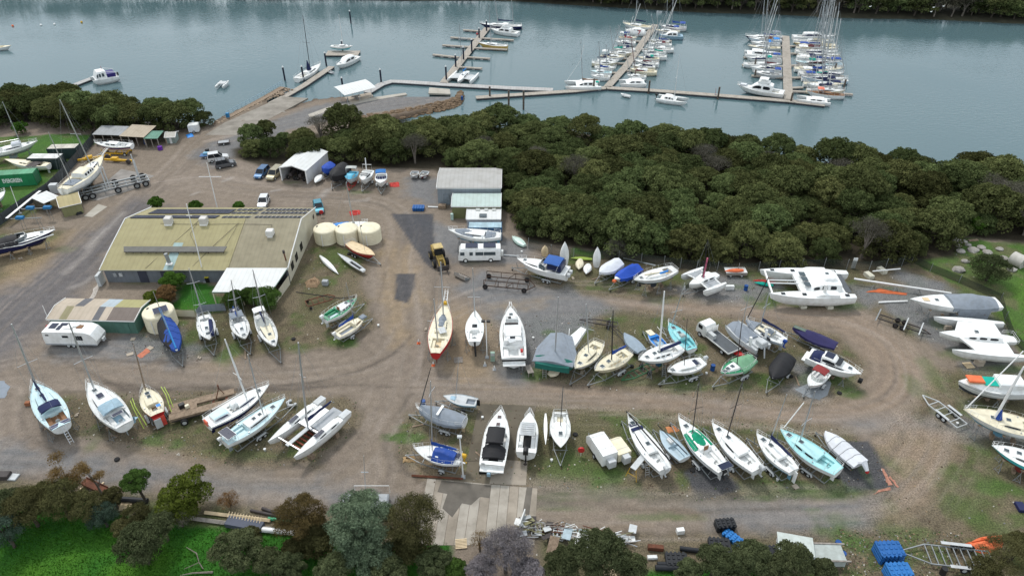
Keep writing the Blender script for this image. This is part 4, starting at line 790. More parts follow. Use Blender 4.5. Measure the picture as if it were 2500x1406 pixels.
jetty('jetty','outer pontoon leading past the big white cruiser to the crowded pier',[(1480,214),(1600,221),(1760,233),(1925,246),(2014,256)],2.0)
jetty('pier','almost empty pier with bare finger berths and blue-black piles',[(1082,203),(1190,68)],2.2,PLK,fingers=[(1183,77,1131,73),(1170,96,1100,91),(1155,115,1080,110),(1120,140,1057,133),(1177,93,1254,98),(1160,117,1238,121),(1137,139,1196,143),(1115,163,1177,167)])
jetty('pier','narrow slanting pier lined with yachts, middle of the three',[(1483,212),(1530,160),(1600,60)],2.1,fingers=[(1515,178,1455,176),(1530,155,1470,153),(1540,143,1488,142),(1552,128,1498,126),(1570,102,1512,96),(1565,120,1640,124),(1578,98,1640,100),(1550,150,1608,152),(1530,172,1600,176)])
jetty('pier','pier crowded with tall-masted yachts on both sides',[(1925,244),(1918,88)],2.3,fingers=[(1920,162,1812,158),(1921,190,1835,184),(1925,215,1960,213),(1928,222,2082,230),(1925,190,2060,186),(1923,160,2058,156),(1920,130,2050,134),(1918,112,2040,114),(1919,112,1830,110),(1919,138,1816,140)])
jetty('jetty','low timber landing reaching from the ramp to the white launch',[(610,279),(655,258),(700,233),(740,210),(810,163)],1.9,PLK,z=[.0,-.1,-.3,-.3,-.3])
jetty('jetty','short grey jetty running out from the mangroves to the passenger ferry',[(150,219),(226,190)],1.8,PLG)
jetty('floating_pontoon','square floating pontoon carrying the white sloop behind the launch',[(797,130),(877,130)],4.6,PLK,cat='pontoon')
# ramp walkway with handrail
e=empty('ramp_walkway',G(552,290),0,'raised timber walkway with pale blue handrail beside the boat ramp','walkway'); o_=G(552,290); b=MB(); Q=[G(552,290) -o_,G(640,243) -o_,G(690,214) -o_]; strip(b,Q,1.6,.15,TIM,.5); b.build('deck',e,False)
b=MB(); Q=[G(549,286) -o_,G(640,238) -o_,G(690,208) -o_]
for h_ in (.6,1.1): b.path([q +Vector((0,0,h_)) for q in Q],.05,SB,5)
for i in range(19):
 t=i/18; q=Q[0].lerp(Q[1],t*2) if t < .5 else Q[1].lerp(Q[2],t*2 -1); b.tube(q,q +Vector((0,0,1.1)),.045,SB,4)
b.build('handrail',e); c=G(557,288); b=MB(); b.box((0,0,.6),(.7,.7,1.2),mat((.03,.2,.42),.6,name='blue_bin'),ch=.05); tag(b.build('bin',None,loc=(c.x,c.y,0)),'blue bin at the landward end of the pale blue handrail','bin')
def pile(u,v,h,m,cap,label,grp,z0=WL):
 c=G(u,v,z0); b=MB(); e=empty('mooring_pile',(c.x,c.y,z0),0,label,'pile',grp); b.tube((0,0,-1.5),(0,0,h),.24,m,10); b.build('shaft',e)
 if cap: b=MB(); b.lathe((0,0,0),[(.27,h),(.27,h +.1),(.03,h +.45)],WH,10); b.build('cap',e)
DKP=mat((.012,.016,.035),.6,.05,name='sleeved_pile'); TP=mat((.13,.105,.085),.9,.2,name='timber_pile')
for u,v,h in ((857,58,4.0),(696,197,3.6),(742,199,4),(837,127,3.2),(797,161,3.6),(839,230,4.2),(931,203,3.6),(1090,199,4.0),(1113,168,3.8),(1132,150,4),(1152,131,4),(1170,97,3.4),(1188,80,3.6)):
 pile(u,v,h,DKP,True,'dark sleeved mooring pile with a white conical cap','dark mooring piles with white caps')
for u,v,h in ((1242,262,4.2),(1278,268,4.8),(1196,240,3.0),(1449,222,3.2),(1583,229,3.4),(1752,243,3.2),(1930,252,2.6),(1842,165,2.8),(2058,222,3.0),(2036,180,2.8),(2030,160,2.8),(1842,190,2.2)):
 pile(u,v,h,TP,False,'bare brown timber mooring pile','bare timber mooring piles')
pile(92,233,1.6,TP,False,'old timber pile in the water beyond the mangroves',None); pile(156,215,1.8,DKP,False,'short dark pile at the landward end of the ferry jetty',None)
# ---------------------------------------------------------------- water tanks
def tank(u,v,r,h,label,m=CT):
 c=G(u,v); c.y += r; e=empty('water_tank',(c.x,c.y,0),0,label,'water tank'); b=MB(); prof=[(r,0)]
 for i in range(8): z=h*(i +.5) /8; prof += [(r +.04,z -h*.03),(r -.02,z +h*.03)]
 prof += [(r,h),(r -.15,h +.12)]; b.lathe((0,0,0),prof,m,32); b.build('shell',e); b=MB(); rows=[]
 for rr,zz in ((r -.1,h +.1),(r*.6,h +.34),(.2,h +.5)): rows.append([(rr*math.cos(2*math.pi*k/32),rr*math.sin(2*math.pi*k/32),zz +(.03 if k % 2 else 0)) for k in range(32)])
 b.grid(rows,m,True,True); b.build('lid',e); b=MB(); b.lathe((-r*.62,.1,h +.24),[(.28,0),(.28,.1),(.05,.12)],BP,10); b.build('hatch',e)
 b=MB(); b.path([(-.2,-r -.08,0),(-.2,-r -.08,h*.8),(-.2,-r +.2,h)],.06,WM,6); b.build('downpipe',e); return e
tank(792,601,1.95,2.4,'cream water tank against the cream end wall of the workshop'); tank(845,601,1.95,2.4,'cream water tank in the middle of the row of three'); tank(900,600,1.95,2.4,'cream water tank nearest the road in the row of three')
tank(383,816,2.15,2.6,'large cream water tank beside the green patched shed')
# ---------------------------------------------------------------- fences
def fence(name,label,pts,h,panel,post,step=2.6,sag=0):
 P_=[G(u,v) for u,v in pts]; o=P_[0].copy(); e=empty(name,o,0,label,'fence'); b=MB(); Q=[p -o for p in P_]; rows=[[q,q +Vector((0,0,h))] for q in Q]; b.grid(rows,panel)
 rows=[[q +Vector((0,.05,0)),q +Vector((0,.05,h))] for q in Q]; b.grid(rows,panel); b.build('panel',e,False)
 for i in range(len(Q) -1):
  d=Q[i +1] -Q[i]; n=max(1,int(d.length/step))
  for k in range(n):
   c=Q[i] +d*(k/n); t=MB(); t.tube((c.x,c.y -.06,0),(c.x,c.y -.06,h +.25),.05,post,5); t.build('post',e)
 return e
NET=mat((.035,.045,.035),.9,0,alpha=.32,name='mesh_netting')
fence('chain_link_fence','netted chain-link fence along the foot of the mangroves behind the yachts',[(1290,606),(1345,622),(1400,632),(1510,636),(1620,650),(1700,660),(1800,668),(1900,660),(2010,655),(2120,662),(2200,650),(2225,640)],1.8,NET,GAL)
fence('chain_link_fence','low sagging netted fence past the upturned white dinghy',[(2225,640),(2270,662),(2340,690),(2440,735),(2452,780),(2470,830),(2500,860)],1.3,mat((.03,.035,.03),.9,0,alpha=.4,name='black_netting'),GAL,4)
fence('corrugated_fence','dark grey corrugated steel fence between yard and grass paddock',[(-40,580),(60,508),(120,470),(160,430),(228,352),(232,336)],1.9,corr((.07,.085,.095),'Y',3),STL)
fence('low_wall','low cream panel wall between the small lawn and the keelboats',[(418,772),(478,774)],1.2,CRW,WM,3)
fence('low_wall','low blue-grey steel panel wall in front of the feathery shrubs',[(484,775),(492,762),(552,758)],1.3,corr((.30,.34,.40),'X',3),LG,3)
b=MB(); rows=[]
P_=[G(85,530,1.9),G(98,466,1.9)]; e0=G(17,533,0); b.beam(G(16,533,1.5),G(98,466,1.5),.5,.08,WM); tag(b.build('white_awning',None,False),'long narrow white awning strip along the dark corrugated fence','awning')
# ---------------------------------------------------------------- boat builder
class Boat:
 def __init__(s,label,st,bw,zd,B=None,name='sailing_yacht',cat='yacht',water=False,group=None,L=None):
  p0=G(*st,zd); p1=G(*bw,zd); c=(p0 +p1) /2; s.L=L or (p1 -p0).length; s.a=math.atan2(p1.y -p0.y,p1.x -p0.x)
  s.gz=WL if water else 0.0; s.water=water; s.zd=zd -s.gz; s.B=B or s.L*.3; s.c=Vector((c.x,c.y,s.gz))
  s.e=empty(name,s.c,s.a,label,cat,group)
 def w(s,x,y,z):   # local -> world
  ca,sa=math.cos(s.a),math.sin(s.a); return Vector((s.c.x +x*ca -y*sa,s.c.y +x*sa +y*ca,s.gz +z))
 def shape(s,L=None,B=None,D=None,tw=.62,tm=.42,rake=.12,sheer=.04,yo=0,xo=0,zd=None,pw=2.1,traker=0.0,style='round'):
  L=L or s.L; B=B or s.B; zd=zd or s.zd; s.D=D=D or (L*.11 +.35); s.yo=yo; s.xo=xo; s.Lh=L; s.Bh=B; s.style=style
  def hw(t):
   if t < tm: q=tw +(1 -tw) *math.sin(math.pi/2*t/tm)
   else: q=max(0,1 -((t -tm) /(1 -tm)) ** pw)
   return max(B/2*q,.03)
  s.hw=hw; s.xs=lambda t: xo -L/2 +t*L; s.zs=lambda t: zd +L*sheer*((max(t -.35,0) /.65) ** 2 -.35*math.sin(math.pi*min(t/.7,1)) *.5) -0; s.rake=rake; s.traker=traker; return s
 def hull(s,col=WH,bot=AFB,stripe=None,name='hull',wl=.52,boot=None,band=None,wls=None):
  if s.style == 'round': prof=[(1,0),(1.0,.05),(.995,.11),(.985,.17),(.97,.32),(.935,.43),(.91,.5),(.84,.6),(.68,.78),(.36,.94),(0,1)]
  elif s.style == 'v': prof=[(1,0),(1.0,.05),(.985,.11),(.965,.17),(.93,.32),(.89,.43),(.87,.5),(.84,.58),(.80,.62),(.42,.84),(0,1)]
  else: prof=[(1,0),(1.0,.05),(1.0,.11),(.99,.17),(.97,.32),(.945,.43),(.93,.5),(.88,.6),(.76,.78),(.45,.94),(0,1)]
  N=16; rows=[]
  for i in range(N +1):
   t=1 -(1 -i/N) ** 1.35 if False else i/N
   h=s.hw(t); zt=s.zs(t); dd=(s.D +(zt -s.zd)) *(1 -.55*max(0,(t -.72) /.28) ** 1.8 -(.28*max(0,(.3 -t) /.3) ** 1.5 if s.style == 'round' else 0)); r=[]
   fl=1 -.62*max(0,(t -.35) /.65) ** 1.6
   half=[(y*(1 if k == 0 else (fl ** k)) ** 1.0*h,k) for y,k in prof]
   for sg in (1,-1):
    hh=half if sg == 1 else half[:-1][::-1]
    for y,k in hh:
     x=s.xs(t) -s.rake*s.Lh*k*(max(0,t -.45) /.55) ** 2 +s.traker*s.Lh*k*max(0,1 -t*4)
     r.append((x,s.yo +sg*y,zt -dd*k))
   rows.append(r)
  K=len(rows[0])
  def mm(i,j):
   j=min(j,K -2 -j) if j < K -1 else 0; k=prof[min(j,len(prof) -2)][1]
   if k >= wl -.03: return bot
   if boot and k >= .29: return boot
   if wls and k == .43: return wls
   if stripe and (.10 < k < .15 if not band else band[0] <= k < band[1]): return stripe
   return col
  b=MB(); b.grid(rows,mm,False,False); n=len(b.v) -len(rows) *K
  b.f.append(tuple(range(0,K))); b.mi.append(b.k(col)); b.f.append(tuple(range(N*K,N*K +K))[::-1]); b.mi.append(b.k(col))
  b.build(name,s.e); return s
 def deck(s,col=WH2,ck=None,ckm=None,depth=.42,rim=None,name='deck',cam=.03,t0=0.0,t1=.995,trim=None):
  """deck sheet with a real cockpit well: ck = (t0, t1, half width fraction)"""
  ts=sorted(set([t0 +(t1 -t0) *i/14 for i in range(15)])); cks=[]
  if ck:
   cks=[ck] if not isinstance(ck[0],tuple) else list(ck)
   for c in cks: ts += [c[0],c[0] +.002,c[1] -.002,c[1]]
   ts=sorted(set(ts))
  rows=[]; fl=[]
  for t in ts:
   h=s.hw(t); z=s.zs(t) -.03; inn=None
   for c in cks:
    if c[0] +.001 <= t <= c[1] -.001: inn=c
   cw=min((inn or (cks[0] if cks else (0,0,.5)))[2] *s.Bh/2,h*.84) if cks else h*.5
   zi=z -depth if inn else z +cam*s.Bh; x=s.xs(t)
   zt=z +cam*s.Bh*.6
   rows.append([(x,s.yo +y,q) for y,q in ((h*.995,z +.05),(h*.955,z +.05),(h*.95,z),(cw,zt),(cw*.99,zi if inn else zt +.002),(0,zi +(0 if inn else .01)),(-cw*.99,zi if inn else zt +.002),(-cw,zt),(-h*.95,z),(-h*.955,z +.05),(-h*.995,z +.05))]); fl.append(inn)
  def mm(i,j):
   if j in (0,9): return rim or col
   if fl[i] and fl[i +1] and j in (4,5): return ckm or col
   return col
  b=MB(); b.grid(rows,mm); b.build(name,s.e); s.rim=rim
  for c in cks:   # cockpit seats
   if (c[1] -c[0]) *s.L > 1.3 and c[2] *s.Bh > 1.0 and depth < .8:
    q=MB(); x0=s.xs(c[0] +.01); x1=s.xs(c[1] -.01)
    for sg in (1,-1):
     w1=min(c[2] *s.Bh/2,s.hw(c[0]) *.84) *.98; zf=s.zs((c[0] +c[1]) /2) -.03 -depth
     q.box(((x0 +x1) /2,s.yo +sg*w1*.74,zf +depth*.26),(x1 -x0,w1*.5,depth*.52),trim or col)
    q.build('cockpit_seat',s.e,False)
  return s
 def cabin(s,t0,t1,wf=.62,h=.42,col=WH,win='long',wc=GLS,hatch=(.6,),front=.3,back=.04,name='cabin',wf1=None,zb=None,top=None,hatch_m=GL2,zoff=0,side=.86,yo=None):
  yo=s.yo if yo is None else yo; N=8; rows=[]; st=[]
  Lc=(t1 -t0)
  for i in range(N +1):
   q=i/N; t=t0 +Lc*q
   if q < back: f=.92
   ff=min(1,q/max(back,.001) *1.0 if q < back else 1); fr=1 -max(0,(q -(1 -front)) /front) ** 1.5
   hh=max(h*min(1,(.9 +.1*ff)) *(fr if front else 1),.01)
   w=min(s.hw(t) *wf,s.Bh/2*(wf1 or wf)); z=(zb if zb is not None else s.zs(t) -.02) +zoff
   rows.append([(s.xs(t),yo +sg*a,z +b_) for sg,a,b_ in [(1,w,-.05),(1,w*side,hh*.88),(1,w*side*.88,hh),(1,w*.4,hh*1.07),(-1,w*.4,hh*1.07),(-1,w*side*.88,hh),(-1,w*side,hh*.88),(-1,w,-.05)]]); st.append((t,w,hh,z))
  b=MB(); b.grid(rows,(lambda i,j: (top or col) if 1 <= j <= 5 else col)); K=8; b.f.append(tuple(range(K))); b.mi.append(b.k(col)); b.f.append(tuple(range(N*K,N*K +K))[::-1]); b.mi.append(b.k(col)); cb=b.build(name,s.e)
  def sidept(q,v,sg,out=.02):
   i=min(int(q*N),N -1); k=q*N -i; lo=Vector(rows[i][0 if sg > 0 else 7]).lerp(Vector(rows[i +1][0 if sg > 0 else 7]),k); hi=Vector(rows[i][1 if sg > 0 else 6]).lerp(Vector(rows[i +1][1 if sg > 0 else 6]),k)
   p=lo.lerp(hi,v); p.y += sg*out; p.z += out*.3; return p
  if win:
   sp={'long': [(.12,.78)],'two': [(.12,.4),(.5,.76)],'three': [(.1,.3),(.38,.56),(.64,.8)],'ports': [(.12,.22),(.32,.42),(.52,.62),(.7,.78)]}[win] if isinstance(win,str) else win
   for sg in (1,-1):
    for a,c in sp:
     b=MB(); n=4
     outer=[[sidept(a +(c -a) *k/n,.35 if 0 < k < n else .45,sg),sidept(a +(c -a) *k/n,.86 if 0 < k < n else .72,sg)] for k in range(n +1)]
     inn=[[sidept(a +(c -a) *k/n,.35,sg,-.02),sidept(a +(c -a) *k/n,.86,sg,-.02)] for k in range(n +1)]
     b.grid(outer if sg < 0 else outer,wc); b.grid([[outer[k][0],inn[k][0]] for k in range(n +1)],wc); b.grid([[outer[k][1],inn[k][1]] for k in range(n +1)],wc); o=b.build('window',s.e,False)
  for q in hatch:
   t=t0 +Lc*q; i=min(int(q*N),N -1); z=st[i][3] +st[i][2] *1.07; b=MB(); b.box((s.xs(t),yo,z +.035),(.52,.5,.07),ALU); b.box((s.xs(t),yo,z +.08),(.44,.42,.03),hatch_m); b.build('hatch',s.e,False)
  s.cst=st; return s
 def hatch(s,t,y=0,sx=.5,sy=.5,dz=.02,m=GL2):
  z=s.zs(t) +dz +.03*s.Bh; b=MB(); b.box((s.xs(t),s.yo +y,z),(sx +.1,sy +.1,.05),WM); b.box((s.xs(t),s.yo +y,z +.04),(sx,sy,.03),m); b.build('hatch',s.e,False); return s
 def mast(s,t,top,r=.085,m=ALU,spread=(.55,),boom=None,bc=None,wires=True,y=0,z0=None,furl=None,sw=.0,name='mast',bl=None,wt=.012,boomz=1.0,lean=None):
  base=Vector((s.xs(t),s.yo +y,(z0 if z0 is not None else s.zs(t) +.1))); wb=s.w(*base)
  if isinstance(top,tuple): T=TOP(wb.x,wb.y,*top); T=s.e_inv(T)
  else: T=base +Vector((-.02*top,0,top)) +(Vector((lean[0],lean[1],0)) if lean else Vector((0,0,0)))
  me=MB(); me.path([base,base.lerp(T,.6),T],[r,r,r*.62],m,7); mo=me.build(name,s.e); d=T -base; pts=[]
  for f in spread:
   c=base +d*f; w=sw or min(s.Bh*.34,1.1); b=MB()
   q=[c +Vector((-.12,w*sg,.05)) for sg in (1,-1)]; b.path([q[0],c,q[1]],.035,m,4); b.build('spreader',s.e); pts.append(q)
  if wires:
   b=MB(); hp=base +d*.96; hb=s.Bh/2*.9
   for k,sg in enumerate((1,-1)):
    ch=Vector((base.x -.15,s.yo +sg*min(hb,s.hw(t) *.95),s.zs(t)))
    if pts: b.tube(ch,pts[-1][k],wt,GAL,3); b.tube(pts[-1][k],hp,wt,GAL,3)
    b.tube(ch +Vector((.1,0,0)),base +d*(spread[0] if spread else .7),wt,GAL,3)
   if wires is True or 'f' in wires: b.tube(Vector((s.xs(.985),s.yo,s.zs(1) +.05)),hp,wt,GAL,3)
   if wires is True or 'b' in wires: b.tube(Vector((s.xs(.01),s.yo,s.zs(0))),T,wt,GAL,3)
   b.build('rigging',s.e)
  if furl: b=MB(); p=Vector((s.xs(.97),s.yo,s.zs(1) +.1)); b.path([p,p.lerp(base +d*.95,.1),p.lerp(base +d*.95,.8),p.lerp(base +d*.95,.98)],[.05,.11,.07,.03],furl,6); b.build('furled_sail',s.e)
  if boom:
   ln=boom; zz=base.z +boomz; q0=Vector((base.x -.1,base.y,zz)) +d*(boomz/max(d.length,1)) *0; q1=q0 +Vector((-ln,0,.02)); b=MB(); b.path([q0,q1],.06,m,5); bo=b.build('boom',s.e)
   if bc:
    b=MB(); rows=[]
    for i in range(7):
     k=i/6; c=q0.lerp(q1,k*.97); hh=(.30*(1 -k) +.12) *(1 +.18*math.sin(i*2.3)); ww=.11 +.04*math.sin(i*1.7)
     rows.append([c +Vector((0,ww,-.06)),c +Vector((0,ww*.7,hh*.6)),c +Vector((0,0,hh)),c +Vector((0,-ww*.7,hh*.6)),c +Vector((0,-ww,-.06)),c +Vector((0,0,-.12))])
    c=q0 +Vector((.14,0,0)); rows.insert(0,[c +Vector((0,.05,-.1)),c +Vector((0,.08,.5)),c +Vector((0,0,.95)),c +Vector((0,-.08,.5)),c +Vector((0,-.05,-.1)),c +Vector((0,0,-.14))])
    b.grid(rows,bc,True,True); b.build('sail_cover',s.e)
  return s
 def e_inv(s,P):
  d=P -s.c; ca,sa=math.cos(s.a),math.sin(s.a); return Vector((d.x*ca +d.y*sa,-d.x*sa +d.y*ca,d.z))
 def rails(s,pul=True,push=True,life=True,h=.58,m=WM,r=.02):
  b=MB()
  def pt(t,sg,z): return Vector((s.xs(t),s.yo +sg*s.hw(t) *.93,s.zs(t) +z))
  if pul:
   for z in (h,h*.5): b.path([pt(.84,1,z),pt(.92,1,z +.02),pt(.985,1,z +.05) +Vector((.12,0,0)),pt(.985,-1,z +.05) +Vector((.12,0,0)),pt(.92,-1,z +.02),pt(.84,-1,z)],r,m,4)
   for t in (.84,.92,.98):
    for sg in (1,-1): b.tube(pt(t,sg,0),pt(t,sg,h),r,m,4)
   b.build('pulpit',s.e); b=MB()
  if push:
   for z in (h,h*.5): b.path([pt(.14,1,z),pt(.01,1,z),pt(.01,-1,z),pt(.14,-1,z)],r,m,4)
   for t in (.14,.02):
    for sg in (1,-1): b.tube(pt(t,sg,0),pt(t,sg,h),r,m,4)
   b.build('pushpit',s.e); b=MB()
  if life:
   for sg in (1,-1):
    for t in (.28,.42,.56,.7): b.tube(pt(t,sg,0),pt(t,sg,h),.015,m,3)
    b.path([pt(t,sg,h) for t in (.14,.28,.42,.56,.7,.84)],.009,m,3)
   b.build('lifeline',s.e)
  return s
 def fin(s,L=1.4,D=1.2,t=.5,col=AFD,th=.22,skeg=True,zt=None,name='keel'):
  x=s.xs(t); z=(zt if zt is not None else s.zs(t) -s.D*.9); b=MB(); b.grid([[(x +L*.5,0,z),(x,th/2,z),(x -L*.5,0,z),(x,-th/2,z)],[(x +L*.25,0,z -D),(x -L*.1,th/2,z -D),(x -L*.5,0,z -D),(x -L*.1,-th/2,z -D)]],col,True,True)
  b.v=[(p[0],p[1] +s.yo,p[2]) for p in b.v]; b.build(name,s.e); return s
 def rudder(s,col=AFD,t=.05,D=1.1,tran=False,up=.35):
  x=s.xs(t) -(.2 if tran else 0); z=s.zs(t) -s.D*(.1 if tran else .6); b=MB(); b.box((x,s.yo,z -D/2 +(up if tran else 0)),(.42,.06,D +(up if tran else 0)),col); b.build('rudder',s.e)
  return s
 def outboard(s,y=0,sc=1.0,col=BP,dz=0,dx=.15,tilt=0):
  x=s.xs(0) -dx*1.6; z=s.zs(0) +.15 +dz; b=MB(); q=sc
  rows=[]
  for zz,a,c in ((0,.20,.15),(.12,.27,.19),(.38,.29,.2),(.5,.22,.15),(.54,.1,.08)): rows.append([(x +a*q*sx*(1 if sx > 0 else 1.1),s.yo +y +c*q*sy,z +zz*q) for sx,sy in ((1,1),(1,-1),(-1,-1),(-1,1))])
  b.grid(rows,col,True,True); b.build('outboard_cowling',s.e); b=MB(); b.box((x,s.yo +y,z -.45*q),(.18*q,.1*q,.95*q),col if col is not WH else LG); b.box((x -.1*q,s.yo +y,z -.85*q),(.5*q,.12*q,.12*q),col); b.lathe((x -.36*q,s.yo +y,z -.85*q),[(.02,0),(.15*q,.01),(.02,.05)],STL,8,'x'); b.build('outboard_leg',s.e); return s
 def tarp(s,t0,t1,rt=(.5,.9,.6),col=GC,drop=.35,tent=.5,name='cover',bend=.5,over=.06,seed=1,zmin=None,rope=False):
  rr=random.Random(seed); b=MB(); rows=[]; N=16
  for i in range(N +1):
   q=i/N; t=t0 +(t1 -t0) *q; h=s.hw(min(max(t,0),1)) +over; z=s.zs(t); rg=rt[0] +(rt[1] -rt[0]) *(q/bend) if q < bend else rt[1] +(rt[2] -rt[1]) *((q -bend) /(1 -bend)); n=lambda k: k*rr.uniform(-1,1); dr=drop +n(.09)
   rows.append([(s.xs(t) +n(.03),s.yo +sg*y,zz) for sg,y,zz in ((1,h +.03 +n(.04),z -dr),(1,h +n(.02),z +.03),(1,h*.72 +n(.04),z +rg*tent*.7 +n(.04)),(1,h*.36 +n(.03),z +rg*(tent +(1 -tent) *.55) +n(.05)),(1,n(.05),z +rg +n(.02)),(-1,h*.36 +n(.03),z +rg*(tent +(1 -tent) *.55) +n(.05)),(-1,h*.72 +n(.04),z +rg*tent*.7 +n(.04)),(-1,h +n(.02),z +.03),(-1,h +.03 +n(.04),z -dr))])
  b.grid(rows,col); K=9; b.f.append(tuple(range(K))); b.mi.append(b.k(col)); b.f.append(tuple(range(N*K,N*K +K))[::-1]); b.mi.append(b.k(col)); b.build(name,s.e)
  if rope:
   b=MB()
   for i in (3,6,9,12): b.path([Vector(p) +Vector((0,0,.02)) for p in rows[i]],.018,BK,3)
   b.build('lashing_rope',s.e)
  return s
 def screen(s,t0,t1,h=.5,wf=.8,m=GL2,fr=WM,slope=.45):   # windscreen wrapping from side to side
  x0,x1=s.xs(t0),s.xs(t1); w0=s.hw(t0) *wf; w1=s.hw(t1) *wf*.55; z0,z1=s.zs(t0),s.zs(t1); b=MB(); lo=[(x0,w0,z0),(x1 -.15,w1*1.35,z1),(x1,w1*.6,z1),(x1,-w1*.6,z1),(x1 -.15,-w1*1.35,z1),(x0,-w0,z0)]; hi=[(x0 -.1,w0*.9,z0 +h*.8)] +[(p[0] -h*slope*1.6,p[1] *.86,z1 +h) for p in lo[1:5]] +[(x0 -.1,-w0*.9,z0 +h*.8)]
  for q in (0,.03): b.grid([[(p[0] -q,p[1],p[2]) for p in lo],[(p[0] -q,p[1],p[2]) for p in hi]],m)
  b.build('windscreen',s.e,False); b=MB(); b.path(hi,.03,fr,4)
  for k in (1,2,3,4): b.tube(lo[k],hi[k],.025,fr,4)
  b.build('windscreen_frame',s.e); return s
 def top(s,t0,t1,z,wf=.8,col=BL,th=.07,posts=True,name='bimini',crown=.12,wid=None,pm=WM,base=None):
  x0,x1=s.xs(t0),s.xs(t1); w=wid/2 if wid else s.hw((t0 +t1) /2) *wf; zz=s.zs(t0) +z; b=MB(); rows=[]
  for i in range(5):
   q=i/4; x=x0 +(x1 -x0) *q; e_=-.10*abs(q -.5) *2; rows.append([(x,s.yo +y*w,zz +e_ +c) for y,c in ((-1,-.05),(-.8,crown*.6),(0,crown),(.8,crown*.6),(1,-.05),(.98,-.05 -th),(0,crown -th),(-.98,-.05 -th))])
  b.grid(rows,col,True,True); b.build(name,s.e)
  if posts:
   b=MB(); zb=(lambda t: s.zs(t)) if base is None else (lambda t: base)
   for t,x in ((t0 +.02,x0 +.1),(t1 -.02,x1 -.1)):
    for sg in (1,-1): b.tube((x,s.yo +sg*w*.95,zz),(s.xs((t0 +t1) /2) +(x -s.xs((t0 +t1) /2)) *.6,s.yo +sg*min(w*1.02,s.hw(t) *.93),zb(t)),.025,pm,4)
   b.build(name +'_frame',s.e)
  return s
 def solar(s,t,y=0,sx=1.0,sy=.7,dz=.05,tilt=0,m=SOL):
  z=s.zs(t) +dz; b=MB(); b.box((s.xs(t),s.yo +y,z),(sx +.06,sy +.06,.04),ALU); b.box((s.xs(t),s.yo +y,z +.03),(sx,sy,.02),m); b.build('solar_panel',s.e,False); return s
 def blk(s,t,y,z,d,m,name,ch=.03,rz=0,top=1.0):
  b=MB(); b.box((s.xs(t),s.yo +y,s.zs(min(max(t,0),1)) +z +d[2] /2),d,m,rz,ch,top); b.build(name,s.e,ch > 0); return s
 def line(s,pts,r,m,name,n=5):   # pts: (t, y, z above deck)
  b=MB(); b.path([(s.xs(t),s.yo +y,s.zs(min(max(t,0),1)) +z) for t,y,z in pts],r,m,n); b.build(name,s.e); return s
# stands and trailers are things of their own
def _stand():
 e=empty('boat_stand',(0,0,0),0,'','boat stand'); b=MB()
 for a in (0,2.094,4.189): b.tube((math.cos(a) *.42,math.sin(a) *.42,0),(0,0,.95),.03,GAL,5)
 for a in (0,2.094,4.189): b.tube((math.cos(a) *.36,math.sin(a) *.36,.12),(math.cos(a +2.094) *.36,math.sin(a +2.094) *.36,.12),.02,GAL,4)
 b.build('tripod',e); b=MB(); b.tube((0,0,.8),(0,0,1.3),.035,GAL,6); b.build('screw',e); b=MB(); b.box((0,0,1.32),(.32,.32,.05),TIM); b.build('pad',e); return e
STP=_stand(); _su=[False]
def stands(s,ts=(.2,.5,.78),k=.62,drop=.55,near=None,what=None):
 lab='grey steel tripod stand propping up the ' +(what or 'hull')
 for t in ts:
  for sg in (1,-1):
   p=s.w(s.xs(t),s.yo +sg*s.hw(t) *(k +.35),0); zz=s.zs(t) -s.D*drop; sc=max(.5,zz/1.34)
   if not _su[0]: _su[0] =True; STP.location=(p.x,p.y,0); STP.rotation_euler.z=s.a; STP.scale=(1,1,sc); STP['label'] =lab; STP['group'] ='tripod stands under the ' +(what or 'hull')
   else: dup(STP,(p.x,p.y,0),s.a +t*5,lab,'tripod stands under the ' +(what or 'hull'),(1,1,sc))
 for t in (.3,.55):   # keel blocks
  p=s.w(s.xs(t),s.yo,0); b=MB(); zb=max(.15,s.zs(t) -s.D -getattr(s,'kd',0)); b.box((0,0,zb/2),(.35,.9,zb),TIM); o=b.build('timber_block',None,loc=(p.x,p.y,0),rz=s.a); tag(o,'timber keel block under the ' +(what or 'hull'),'block','timber blocks under the ' +(what or 'hull'))
